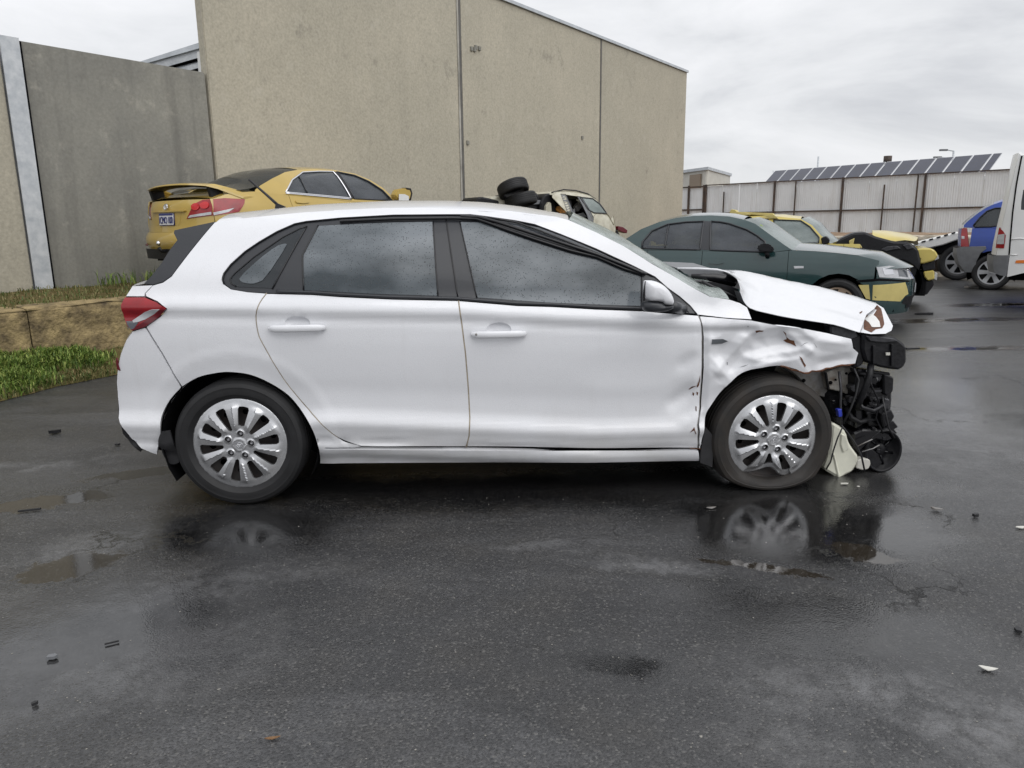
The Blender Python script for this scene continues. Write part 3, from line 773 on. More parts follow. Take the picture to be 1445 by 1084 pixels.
# pale site hut behind the fence
def hutbox(name, x0, x1, y0, y1, Y, dep, mat, parent): return prism(name, [at_y(x0, y1, Y), at_y(x1, y1, Y), at_y(x1, y0, Y), at_y(x0, y0, Y)], (.6, dep, 0), mat, parent)
hut = thing('site_hut', 'small cream flat roofed hut just right of the tall tan wall', 'hut')
M['cream'] = mat('cream_cladding', (.55, .54, .49), .6, var=.08, vscale=2)
hq = [at_y(948, 300, 41), at_y(996, 300, 38), at_y(1028, 300, 43)]
zt_, zb_ = at_y(996, 240, 38).z, .9
def wallq(name, a, b, z0, z1, mat, thick=.08):
    d = Vector((b.x - a.x, b.y - a.y, 0)).normalized(); n = Vector((-d.y, d.x, 0)) * thick
    a0 = Vector((a.x, a.y, 0)); b0 = Vector((b.x, b.y, 0))
    return prism(name, [a0 + Vector((0,0,z0)), b0 + Vector((0,0,z0)), b0 + Vector((0,0,z1)), a0 + Vector((0,0,z1))], n, mat, hut)
wallq('wall', hq[0], hq[1], zb_, zt_, M['cream']); wallq('wall', hq[1], hq[2], zb_, zt_, M['cream'])
wq = wallq('door', hq[0].lerp(hq[1], .55), hq[0].lerp(hq[1], .85), zb_, zt_ - .15, mat('brown_door', (.25, .2, .15), .6)); wq.location = (hq[1] - hq[0]).cross(Vector((0,0,1))).normalized() * .1
cc = [Vector((p.x, p.y, zt_)) for p in hq]; c4 = cc[0] + (cc[2] - cc[1])
mid = (cc[0] + cc[2]) / 2
rf = [mid + (p - mid) * 1.06 for p in (cc[0], cc[1], cc[2], c4)]
prism('roof', rf, (0, 0, .14), M['roofmetal'], hut)

# building with solar panels behind the fence
M['pv'] = mat('solar_cells', (.018, .022, .045), .18, coat=.5, var=.2, vscale=3)
M['pvframe'] = mat('aluminium_frame', (.62, .63, .65), .35, metal=.6)
b0, b1 = at_y(1072, 264, 43.0), at_y(1408, 244, 33.0)
pd_ = Vector((b1.x - b0.x, b1.y - b0.y, 0)); pl = pd_.length; pd_.normalize(); pn = Vector((-pd_.y, pd_.x, 0))
zr0 = b0.z; zr1 = b1.z
tilt = R(20); NP = 15; hgt = 1.75
wh = thing('flat_roof_workshop', 'low pale workshop whose roof edge carries the solar panels', 'building')
V = []
def spt(s, o, z): return Vector((b0.x, b0.y, 0)) + pd_ * s + pn * o + Vector((0, 0, z))
zz = min(zr0, zr1) - .25
prism('wall', [spt(-.5, .3, .8), spt(pl + 3, .3, .8), spt(pl + 3, .3, zz), spt(-.5, .3, zz)], pn * 8, M['cream'], wh)
prism('roof', [spt(-.8, 0, zz + .002), spt(pl + 3.3, 0, zz + .002), spt(pl + 3.3, 9, zz + .002), spt(-.8, 9, zz + .002)], (0, 0, .15), M['roofmetal'], wh)
pv = thing('solar_array', 'slanting row of fifteen dark blue solar panels on the workshop roof', 'solar panels')
mods = []
for i in range(NP):
    s0 = pl * i / NP; s1 = pl * (i + 1) / NP - .06
    zb0 = zr0 + (zr1 - zr0) * i / NP; zb1 = zr0 + (zr1 - zr0) * (i + .97) / NP
    up = (Vector((0, 0, hgt * .62)) + pn * 1.45) * .86
    if i == NP - 1: s1 = s0 + (s1 - s0) * .45
    q = [spt(s0, .1, zb0), spt(s1, .1, zb1), spt(s1, .1, zb1) + up, spt(s0, .1, zb0) + up]
    nn = (q[1] - q[0]).cross(q[3] - q[0]).normalized() * -.035
    fo = prism('solar_panel', q, nn, M['pvframe'], pv)
    c = sum(q, Vector()) / 4
    q2 = [c + (p - c) * .955 - nn * .12 for p in q]
    prism('cell_sheet', q2, nn * .08, M['pv'], fo)
tube('rack', [spt(-.2, 1.0, zr0 + .05), spt(pl - .5, 1.0, zr1 + .05)], .04, M['galv'], pv)
tube('rack_leg', [spt(.0, 1.5, zz + .15), spt(-.3, 1.55, zr0 + .95)], .03, M['galv'], pv)
# small things on the skyline
def pole(name, px, y0, y1, Y, r, mat, label, cat):
    p0 = at_y(px, y1, Y); p1 = at_y(px + (y0 - y1) * .0, y0, Y); o = tube(name, [(p0.x, p0.y, 1), p0, (p0.x, p0.y, p1.z)], r, mat); tag(o, label, cat); return o
pole('aerial_mast', 1152, 221, 262, 45, .05, M['galv'], 'thin aerial mast standing up behind the solar panels', 'mast')
ch = thing('flue_pipe', 'short black flue pipe poking up behind the solar panels', 'chimney')
cp = at_y(1252, 232, 40)
tube('pipe', [(cp.x, cp.y, 2.5), (cp.x, cp.y, cp.z)], .13, M['darksteel'], ch, 12); tube('cowl', [(cp.x, cp.y, cp.z + .001), (cp.x, cp.y, cp.z + .42)], .20, M['darksteel'], ch, 12)
sl = thing('street_lamp', 'distant grey street lamp with two short arms above the fence', 'street lamp')
c0 = at_y(1346, 213, 70); 
tube('pole', [(c0.x, c0.y, 0), (c0.x, c0.y, c0.z)], .09, M['galv'], sl)
for s_, ln, dz in ((-1, 1.0, .08), (-1, 1.8, -.55)):
    tube('arm', [(c0.x, c0.y, c0.z + dz - .1), (c0.x - ln * .6, c0.y, c0.z + dz)], .05, M['galv'], sl)
    box('lamp_head', c0.x - ln * .6 - .7, c0.x - ln * .6, c0.y - .12, c0.y + .12, c0.z + dz - .08, c0.z + dz + .08, M['grey_plastic'], sl, .02)
# ================================================================== WHEELS
def tyre_prof(Rr, rr, w):
    h = w / 2
    side = [(rr - .004, h*.62), (rr + .006, h*.80), (rr + .012, h*.86), (rr + (Rr-rr)*.30, h*.98), (rr + (Rr-rr)*.52, h*1.0), (rr + (Rr-rr)*.62, h*.985), (rr + (Rr-rr)*.66, h*.995),
            (rr + (Rr-rr)*.84, h*.93), (Rr - .009, h*.82), (Rr - .002, h*.70)]
    tread = []
    for g in (.50, .17): tread += [(Rr, h*(g+.05)), (Rr - .007, h*(g+.035)), (Rr - .007, h*(g-.035)), (Rr, h*(g-.05))]
    half = side + tread
    return half + [(r, -y) for r, y in reversed(half)]
def shade_auto(o, ang=35):
    me = o.data; me.polygons.foreach_set('use_smooth', [True] * len(me.polygons))
    bm = bmesh.new(); bm.from_mesh(me)
    bmesh.ops.recalc_face_normals(bm, faces=bm.faces)
    for e in bm.edges:
        if len(e.link_faces) == 2 and e.calc_face_angle(0) > R(ang): e.smooth = False
    bm.to_mesh(me); bm.free(); return o

def make_cap(bent=False):
    """Ten-slot wheel cover, in the x-z plane; +y is outwards."""
    RC = .2365; holes = []
    for k in range(10):
        a = R(7 + 36 * k); nut = k % 2 == 0
        ri, ro = (.098, .188) if nut else (.080, .190)
        wi, wo = (.0145, .0262) if nut else (.0088, .0248)
        sk = 0.006
        pts = [(ri, -wi), (ro - .012, -wo), (ro, -wo * .8), (ro + .003, 0), (ro, wo * .8 + sk*.3), (ro - .012, wo), (ri, wi), (ri - .006, 0)]
        ca, sa = math.cos(a), math.sin(a)
        holes.append([(x * ca - y * sa, x * sa + y * ca) for x, y in pts])
    nutc = [(.058 * math.cos(R(7 + 72 * k)), .058 * math.sin(R(7 + 72 * k))) for k in range(5)]
    for c in nutc: holes.append([(c[0] + .0155 * math.cos(2*math.pi*i/16), c[1] + .0155 * math.sin(2*math.pi*i/16)) for i in range(16)])
    outl = [(RC * math.cos(2*math.pi*i/96), RC * math.sin(2*math.pi*i/96)) for i in range(96)]
    def fn(x, z):
        r = math.hypot(x, z); an = math.degrees(math.atan2(z, x)) % 360
        y = .018 - .016 * max(0, (r - .09) / .13) ** 2
        y += .005 * (1 - min(1, abs(r - .030) / .006)) if r < .04 else 0
        if r < .027: y += .003
        if r > .226: y -= (r - .226) * 1.0
        # each spoke folds along its middle
        ph = ((an - 7) % 36) / 36; sp = abs(ph - .5) * 2
        if .07 < r < .205: y += .013 * min(1, (r - .07) / .03) * min(1, (.205 - r) / .02) * (max(0, 1 - sp / .75) ** .8) * (1 if ph < .5 else .55)
        for c in nutc:
            d = math.hypot(x - c[0], z - c[1])
            if d < .021: y += .004 * (1 - max(0, d - .0155) / .0055)
        if bent:
            da = (an - 264 + 180) % 360 - 180
            wgt = max(0, 1 - (da / 34) ** 2) * min(1, max(0, (r - .085) / .10)) if abs(da) < 34 else 0
            if wgt > 0:
                k = 1 - .34 * wgt * (.7 + .3 * math.cos(R(da * 6)))
                x, z = x * k + .012 * wgt, z * k; y += .030 * wgt * math.sin(R(da * 4 + 30)) - .004 * wgt
            if 280 < an < 300 and r > .12: y -= .012 * (r - .12) / .1
        return (x, y, z)
    return panel_geo(outl, fn, .0062, holes, .014, Vector((0, -1, 0)))
CAP_GEO = {}
def hero_wheel(parent, loc, flat, sgn):
    """A steel wheel with tyre, cover and nuts; sgn -1 faces the local -y side."""
    fl = Matrix.Identity(4) if sgn > 0 else Matrix.Scale(-1, 4, (0, 1, 0))
    def put(name, geo, mt, par, ang=30):
        v, f = geo; o = mesh(name, [fl @ Vector(p) for p in v], f, mt, par); shade_auto(o, ang); return o
    prof = tyre_prof(.318, .219, .205)
    tv, tf = lathe_geo(prof, 72)
    if flat:
        q = []
        for x, y, z in tv:
            lim = -.268 + .001
            k = max(0, min(1, (-z - .16) / .15))
            z2 = max(lim, z if z > -.2 else -.2 + (z + .2) * .62)
            q.append((x * (1 + .035 * k), y * (1 + .26 * k), z2))
        tv = q
    else:
        tv = [(x * (1 + .03 * max(0, (-z - .29) / .03)), y, max(z, -.3145)) for x, y, z in tv]
    wh = put('wheel', (tv, tf), M['rubber_old'] if flat else M['rubber'], parent, 25); wh.location = loc
    # steel disc with round holes
    holes = []
    for k in range(10):
        a = R(7 + 36 * k + 2); holes.append([(.150*math.cos(a) + .015*math.cos(t), .150*math.sin(a) + .015*math.sin(t)) for t in [2*math.pi*i/12 for i in range(12)]])
    disc = panel_geo([(.212*math.cos(2*math.pi*i/40), .212*math.sin(2*math.pi*i/40)) for i in range(40)],
                     lambda x, z: (x, .052 + .022*math.cos(min(1, math.hypot(x, z)/.2)*5), z), .022, holes, .006, Vector((0, -1, 0)))
    put('steel_disc', disc, M['steel'], wh)
    put('rim', lathe_geo([(.226, .066), (.214, .064), (.206, .06), (.203, .05), (.196, .03), (.19, -.06), (.215, -.095)], 56), M['steel'], wh)
    put('brake_backing', lathe_geo([(.0, .0), (.14, .0), (.17, -.02), (.20, -.03)], 32), M['void'], wh)
    key = (flat,)
    if key not in CAP_GEO: CAP_GEO[key] = make_cap(flat)
    v, f = CAP_GEO[key]
    cap = put('wheel_cover', ([(x, y + .082, z) for x, y, z in v], f), M['cap'], wh, 28)
    if flat: cap['label'] = 'silver wheel cover with its bottom edge bent in'
    for k in range(5):
        a = R(7 + 72 * k); c = (.058*math.cos(a), .058*math.sin(a))
        g = lathe_geo([(.0, .021), (.007, .0245), (.0105, .022), (.0115, .010), (.0135, .008), (.0135, -.02)], 12)
        put('wheel_nut', ([(x + c[0], y + .072, z + c[1]) for x, y, z in g[0]], g[1]), M['nut'], wh)
    # oval badge with a slanted letter mark
    geos = []
    ring = [(.019*math.cos(2*math.pi*i/20), .1045, .0125*math.sin(2*math.pi*i/20)) for i in range(21)]
    rot = Matrix.Rotation(R(20 if not flat else -35), 4, 'Y')
    geos.append(tube_geo([rot @ Vector(p) for p in ring], .0013, 5))
    for seg in (((-.0085, -.007), (-.0045, .008)), ((.0045, -.008), (.0085, .007)), ((-.006, -.0015), (.006, .002))):
        geos.append(tube_geo([rot @ Vector((x, .1045, z)) for x, z in seg], .0017, 5))
    put('badge', merge(geos), M['chrome'], wh)
    return wh
M['nut'] = mat('wheel_nut_steel', (.20, .20, .21), .25, metal=.9)

# ================================================================== WHITE CRASHED HATCHBACK
PSI = R(3.0)
HF = Frame((0, 0, 0), PSI, -1)
# put the near rear wheel face where the photograph has it
_wc = CAM_P + ray(338, 627) * 1.0
_Zr = 3.588
_p = CAM_P + ray(338, 627) * _Zr
HF.O = Vector((_p.x, _p.y, 0)) - HF.ev * .86
hero = thing('crashed_hatchback', 'white five door hatchback with a smashed front end parked on the wet asphalt', 'car', HF.O, PSI)

base_v = pchip([.10, .18, .205, .235, .262, .278, .290, .33, .368, .380, .41, .45, .52, .62, .72, .80, .865, .893, .902, .925, .934, .950, .975, .99, 1.0, 1.1, 1.2, 1.3, 1.365, 1.385, 1.41, 1.43],
               [.76, .800, .828, .845, .851, .838, .852, .864, .8785, .879, .866, .856, .858, .872, .883, .888, .8885, .8845, .8845, .8965, .8985, .8955, .884, .872, .866, .832, .785, .727, .678, .660, .615, .56])
up_u = [HF.uz(x, y, .895) for x, y in ((225, 436), (480, 440), (660, 443), (780, 449.5), (840, 452), (989, 459))]
lo_u = [HF.uz(x, y, .873) for x, y in ((480, 597.5), (660, 605), (840, 612))]
c_up = lerp_tab([(u, z - .934) for u, z in up_u]); c_lo = lerp_tab([(u, z - .372) for u, z in lo_u])
plan = pchip([-.95, -.84, -.80, -.76, -.72, -.67, -.60, -.50, -.30, .0, .4, 2.1, 2.5, 2.8, 3.05, 3.25, 3.4],
             [-.60, -.36, -.27, -.205, -.155, -.113, -.080, -.055, -.030, -.012, 0, 0, -.004, -.016, -.045, -.09, -.15])
ARCH_R = .372
def hseg(x, y, a, b):
    dx, dy = b[0]-a[0], b[1]-a[1]; t = max(0, min(1, ((x-a[0])*dx + (y-a[1])*dy) / (dx*dx + dy*dy)))
    return math.hypot(x - a[0] - dx*t, y - a[1] - dy*t), t
DENT = []
def body_v(u, z, dents=True):
    k = min(1, max(0, (z - .45) / .35)); c = c_lo(u) * (1 - k) + c_up(u) * k
    if z > 1.0: c *= max(0, 1 - (z - 1.0) / .25)
    v = base_v(z - c) + plan(u)
    r = math.hypot(u, z - .318)
    if r < .47 and z < .80:
        t = max(0, min(1, (.47 - r) / .095)); v += .005 * min(1, (.47 - r) / .012) - .010 * t
    if dents and u > 1.35:
        for kind, a, b, wd_, amp in DENT:
            if kind == 'fold':
                d, t = hseg(u, z, a, b)
                if d < wd_: v += amp * (1 - d / wd_) * min(1, 4 * min(t, 1 - t) + .25)
            elif kind == 'bowl':
                d = math.hypot((u - a[0]) / b[0], (z - a[1]) / b[1])
                if d < 1: v += amp * (1 - d * d) ** wd_
        mk = min(1, max(0, (u - 2.12) / .25)) * (1 if z < .96 else max(0, 1 - (z - .96) / .05))
        mk *= min(1, max(.15, 1.2 - abs(u - 2.45) * .9))
        if mk > 0:
            p = Vector((u * 3.4, z * 4.2, 3.3)); n = mnoise.noise(p); n2 = mnoise.noise(p * 2.3 + Vector((5, 1, 2)))
            d_, _ = mnoise.voronoi(Vector((u * 3.3 + z * 1.2, z * 4.6, 1.7)), distance_metric='DISTANCE'); e_ = min(.45, d_[1] - d_[0])
            v += mk * (.006 * (1 - 2 * abs(n)) + .003 * (1 - 2 * abs(n2)) - .034 * e_ + .002)
    return v
def hp(px, py, lo=.60, hi=.92): return HF.on(px, py, lambda u, z: body_v(u, z, False), lo, hi)
def hpx(pts, lo=.60, hi=.92): return [hp(x, y, lo, hi) for x, y in pts]
def skin(off=0.0): return lambda u, z: HF.loc(u, body_v(u, z) + off, z)
def D(kind, p, q, w_, amp):
    if kind == 'fold': DENT.append(('fold', hp(*p), hp(*q), w_, amp))
    else:
        c = hp(*p); DENT.append(('bowl', c, q, w_, amp))
D('bowl', (1096, 487), (.19, .085), 1.0, -.040)
D('bowl', (1030, 500), (.13, .10), 1.0, -.020)
D('fold', (1000, 535), (1062, 468), .05, .016); D('fold', (1062, 468), (1105, 466), .035, .014)
D('fold', (1055, 506), (1140, 492), .030, .018); D('fold', (1105, 466), (1150, 500), .035, .018)
D('fold', (993, 455), (992, 600), .030, -.016); D('fold', (1000, 500), (1035, 545), .04, .014)
D('fold', (1060, 520), (1110, 505), .035, .012)
D('fold', (1115, 470), (1200, 488), .05, .012); D('fold', (1150, 515), (1206, 505), .04, -.014)
D('fold', (940, 575), (985, 545), .05, -.014); D('fold', (960, 600), (988, 585), .035, .013); D('fold', (955, 520), (990, 500), .05, -.010)
D('bowl', (965, 560), (.09, .13), 1.0, -.010); D('bowl', (890, 520), (.3, .12), 1.5, -.005)

WT = M['white']
# ---- outlines traced on the visible side
TRIM_TOP = [(480,308),(555,303.6),(629,303),(664,303),(687,306),(729,312),(754,317),(791,331),(840,351),(855,357),(892,375),(924,391),(942,407),(959,419),(974,432),(984,444)]
QG = [(316,401),(313.5,394),(316,386),(326,373),(346,355),(366,341.5),(391,327),(416,316),(432.5,312.5)]
BELT = [(984,444),(905,438.5),(840,436),(780,432.5),(729,431),(647,424),(555,422),(480,418.5),(440,415.5),(383,414),(349.5,412),(326,408)]
GAPB = [(647,424),(652,460),(657,500),(661,550),(663,590),(662,615),(658,631)]
GAPC = [(376,414),(366,428),(361,445),(364,470),(372,488),(400,535),(430,572),(460,605),(485,622),(510,630)]
GAPA = [(986,445),(990,455),(991.5,470),(992,520),(988,575),(984,600),(985,633)]
ARCH_REAR = [(227,611),(228,589.5),(240,565),(257,546),(279.5,533),(304.5,527),(324,525.5),(352,529),(379,540),(406.6,558),(426.5,582),(441.5,609),(449,632),(453,653)]
ARCH_FRONT = [(987,634),(993.6,609.5),(996,584.5),(1004.8,569.6),(1022,547),(1047,527),(1074.5,518.5),(1102,516.5),(1124,521.5)]
def curve(pts, n=4):
    res = []
    for i in range(len(pts) - 1):
        p0, p1, p2, p3 = pts[max(i-1, 0)], pts[i], pts[i+1], pts[min(i+2, len(pts)-1)]
        for k in range(n):
            t = k / n
            res.append(tuple(.5*((2*p1[c]) + (p2[c]-p0[c])*t + (2*p0[c]-5*p1[c]+4*p2[c]-p3[c])*t*t + (3*p1[c]-p0[c]-3*p2[c]+p3[c])*t**3) for c in (0, 1)))
    return res + [pts[-1]]
ARCH_A, ARCH_B = curve(ARCH_REAR[:4], 4), curve(ARCH_REAR[3:], 4)
ARCH_F = curve(ARCH_FRONT, 4); GAPC = curve(GAPC, 3); TRIM_TOP = curve(TRIM_TOP, 3); QG = curve(QG, 3)
def inset(pts, d):
    """Shrink a closed (u,z) outline by d to leave a shut line."""
    n = len(pts); area = sum(pts[i][0]*pts[(i+1)%n][1] - pts[(i+1)%n][0]*pts[i][1] for i in range(n)); s = 1 if area > 0 else -1
    res = []
    for i in range(n):
        a, b, c = Vector(pts[i-1]), Vector(pts[i]), Vector(pts[(i+1) % n])
        e1, e2 = (b-a), (c-b)
        if e1.length < 1e-6 or e2.length < 1e-6: res.append(tuple(b)); continue
        n1, n2 = Vector((-e1.y, e1.x)).normalized()*s, Vector((-e2.y, e2.x)).normalized()*s
        mm = n1 + n2
        if mm.length < 1e-3: res.append(tuple(b)); continue
        mm.normalize(); k = d / max(.5, mm.dot(n1)); res.append(tuple(b + mm * k))
    return res
GAP = .0034
DOOR_BOT_R = [(985,633),(840,633),(658,631)]
front_door = hpx([(986,445)] + BELT[1:6] + GAPB[1:] + [(840,633)] + list(reversed(GAPA))[:-1])
rear_door = hpx(BELT[5:10] + [(376,414)] + GAPC[1:] + [(580,630.5)] + list(reversed(GAPB))[:-1])
def cup_outline(px, py):
    u, z = hp(px, py); return [(u + .060*math.cos(t), z + .018 + .034*math.sin(t)) for t in [2*math.pi*i/20 for i in range(20)]]
fd_ = panel('front_door', inset(front_door, GAP), skin(), WT, hero, .022, [cup_outline(704, 470.5)], .012)
fd_['label'] = 'front door with scraped and creased leading edge'
rdo = panel('rear_door', inset(rear_door, GAP), skin(), WT, hero, .024, [cup_outline(420, 462)], .012)
TAIL = [(177,419),(205,419),(222,426),(235,436),(226,446),(205,461),(187,467),(180,460),(175,447),(171,430)]
quarter = hpx(list(reversed(GAPC)) + [(349.5,412),(326,408)] + QG + [(480,308),(480,296),(430,299),(380,304),(340,308),(303,313.5)] +
              [(268,355.5),(242,390),(230,398.5),(216,402.5),(205,414),(206,418.5),(222,425.5),(235.5,436),(226,447),(206,461),(230,500)] +
              ARCH_B[:-1] + [(460,632.2),(500,632)])
panel('quarter_panel', inset(quarter, GAP * .6), skin(), WT, hero, .024, (), .016)
bumper = hpx([(205,462),(187,467.5),(178,480),(170,500),(166,520),(164.5,540),(166,560),(167,590),(172,603),(186,620),(199,633),(222,642)] + ARCH_A[:-1] + [(256,546.5),(229.4,501.4)])
panel('rear_bumper', inset(bumper, GAP * .6), skin(), WT, hero, .022, (), .016)
sill = hpx([(452,654),(451,634),(460,634.5),(840,636),(985,636),(986,650)])
panel('sill', sill, skin(), WT, hero, .022, (), .03)
FEN = [(988,446.5),(1060,452),(1100,460),(1134.6,463.5),(1169,470.5),(1201,478),(1203,491),(1211,498),(1206.6,513),(1188.6,515.6),(1159.5,522.5),(1133,526)] + list(reversed(ARCH_F)) + [(986.2,600),(990,575),(993.6,520),(993,470)]
fen = panel('front_fender', inset(hpx(FEN), .001), skin(), WT, hero, .010, (), .010)
fen['label'] = 'buckled and torn front wing with brown rust patches'
# cowl piece and A pillar / cant rail running up into the roof edge
PILLAR = [(470,296.5),(470,308.4)] + TRIM_TOP[1:] + [(1020,448),(1060,450.5),(1054,434),(1044,428),(1029,423),(1002,419),(979,407),(954,392),(919,372),(880,347.5),(842,328.5),(802,310.5),(785,306),(760,303),(720,298),(664,295),(600,293),(540,293)]
panel('side_frame', hpx(PILLAR), skin(-.0008), WT, hero, .022, (), 0)

# ---- black window surround, pillars and glass
SURR = hpx(TRIM_TOP + BELT[1:] + QG + [(440,311.3)])
panel('window_surround', SURR, skin(-.006), M['satin'], hero, .03, (), .004)
def glass(name, pts, off=.0, mt='glass', lab=None, step=.04):
    o = panel(name, hpx(pts), skin(off), M[mt], hero, step, (), .003)
    if lab: o['label'] = lab
    return o
G_REAR = [(449,319),(500,316),(555,314),(611,313),(618,417.5),(520,414.5),(428.5,409.5),(427,360)]
G_FRONT = [(649.5,313.5),(679,314),(717,329),(754,341.5),(804,357.5),(842,366),(880,382),(904,390),(904,432),(780,427.5),(673.5,420)]
G_QUART = [(325,396),(328,401),(336,405),(383,407),(432,321),(420,324),(399,335.5),(358,364),(331,387)]
G_QIN = [(337,392),(340,398),(352,400.5),(360,400),(374,394),(406,345),(402,343.5),(390,347),(365,366)]
# dark void behind the glass openings so the panes read as set in a frame; panes cut into the surround
panel('rear_door_glass', hpx(G_REAR), skin(-.003), M['glass'], hero, .04, (), .003)
panel('front_door_glass', hpx(G_FRONT), skin(-.003), M['glass'], hero, .04, (), .003)
panel('quarter_glass', hpx(G_QUART), skin(-.003), M['satin_glass'] if 'satin_glass' in M else M['glass_dark'], hero, .04, (), .003)
panel('quarter_glass_clear', smooth_poly(hpx(G_QIN), 1), skin(.0005), M['glass'], hero, .03, (), 0)
panel('bent_frame_glass', hpx([(716,314),(760,321),(800,336),(842,354),(880,372),(905,386),(880,379),(842,362),(800,345),(754,330),(729,321)]), skin(.001), M['glass_grey'], hero, .04, (), 0)
def strip(name, pts, r, mt, off=.004, par=None):
    q = resample(hpx(pts), .03, False)
    return tube(name, [HF.loc(u, body_v(u, z) + off, z) for u, z in q], r, M[mt], par or hero, 8)
strip('weather_strip', [(480,312.5),(555,309),(640,308),(672,309),(690,315),(717,325),(754,337.5),(804,353.5),(842,362.5),(880,379),(906,387)], .0075, 'gloss', .008)
strip('weather_strip', [(650,305.5),(675,306.5),(700,313),(754,330.5),(800,345.5),(842,359),(880,374),(910,387)], .0085, 'gloss', .016)
strip('weather_strip', [(664,304),(690,307),(729,314),(760,325),(800,341),(842,357.5),(870,369),(912,387)], .0045, 'gloss', .012)
strip('belt_moulding', [(905,435.5),(840,433),(780,429.5),(729,428),(647,421.5),(555,419.3),(480,415.5),(440,412.7),(390,411.5)], .0085, 'satin', .002)
strip('window_seal', [(316,401),(313.8,394),(316,386),(326,373),(346,355),(366,341.5),(391,327),(416,316),(432.5,312.7),(480,308),(555,303.8),(629,303.2),(664,303.2),(687,306),(729,312),(754,317),(791,331),(840,351),(892,375),(924,391),(942,407),(959,419),(974,432),(984,444)], .0035, 'gloss', .001)
strip('glass_seal', [(449,318),(427,360),(428.5,410)], .0035, 'gloss', -.001)
strip('glass_seal', [(611,313),(618,417.5)], .003, 'gloss', -.001); strip('glass_seal', [(649,313),(673,420)], .003, 'gloss', -.001)
strip('door_gap', [(629,305),(646,420)], .003, 'gloss', -.002); strip('door_gap', [(433,319),(384,408)], .003, 'gloss', -.002)
strip('quarter_seal', [(333,404.5),(326,400),(324.5,394),(331,386),(358,363),(399,334.8),(423,322.5),(433,319.5)], .003, 'gloss', -.001)
# dirt packed in the shut lines
strip('door_seal', GAPB, .0056, 'dirt', -.0060); strip('door_seal', GAPC[:24], .0038, 'dirt', -.0052)
strip('door_seal', GAPA, .004, 'grey_metal', -.007)

# dark shell under the skin closes every gap
und = hpx([(230,640),(200,632),(168,590),(166,540),(178,478),(205,461),(236,436),(222,402),(245,390),(300,318),(480,300),(600,296),(720,301),(800,315),(900,363),(984,412),(1055,436),(1056,470),(992,520),(990,632),(985,648),(455,651)] + list(reversed(ARCH_REAR)))
panel('inner_shell', und, lambda u, z: HF.loc(u, body_v(u, z, False) - .034 - (.03 if z > .98 else 0), z), M['void'], hero, .05, [hpx(G_REAR), hpx(G_FRONT)], 0)

# ---- door handles, side repeater, mirror
def handle(px, py, lock):
    u, z = hp(px, py)
    cup = [(u + .062 * math.cos(t) * 1.0, z + .018 + .030 * math.sin(t)) for t in [2*math.pi*i/18 for i in range(18)]]
    par = rdo if not lock else fd_
    cu, cz = u, z + .018
    def cf(a, b):
        d = math.hypot((a - cu) / .066, (b - cz) / .039); return HF.loc(a, body_v(a, b) + .0012 - .024 * max(0, 1 - d * d) ** .7, b)
    panel('handle_cup', [(cu + .062*math.cos(t), cz + .036*math.sin(t)) for t in [2*math.pi*i/20 for i in range(20)]], cf, WT, par, .012, (), 0)
    hv = body_v(u, z)
    prof = [(-.132, .004), (-.125, .016), (-.10, .026), (-.05, .031), (.0, .032), (.05, .031), (.10, .026), (.125, .016), (.132, .004)]
    V, F = [], []
    for i, (du, o) in enumerate(prof):
        for k in range(10):
            t = 2*math.pi*k/10; hw = .0175 * (1 if abs(du) < .11 else .72 if abs(du) < .13 else .45)
            V.append(HF.loc(u + du, hv + o + .009 * math.cos(t), z - .002 + hw * math.sin(t)))
    n = len(prof)
    for i in range(n - 1):
        for k in range(10): F.append((i*10+k, i*10+(k+1)%10, (i+1)*10+(k+1)%10, (i+1)*10+k))
    F += [tuple(range(10)), tuple((n-1)*10 + k for k in range(10))]
    mesh('handle', V, F, WT, par, True)
    if lock:
        o = lathe('lock_barrel', [(0, 0), (.005, 0), (.006, .004)], M['grey_metal'], par, 12); o.location = HF.loc(u - .108, hv + .034, z + .001)
handle(420, 462, False); handle(704, 470.5, True)
u_, z_ = hp(1014, 482); 
prism('side_repeater', [skin(.004)(u_ - .035, z_ + .012), skin(.004)(u_ + .02, z_ + .012), skin(.004)(u_ + .048, z_), skin(.004)(u_ + .02, z_ - .012), skin(.004)(u_ - .035, z_ - .012)], (0, .012, 0), M['smoke'], fen)
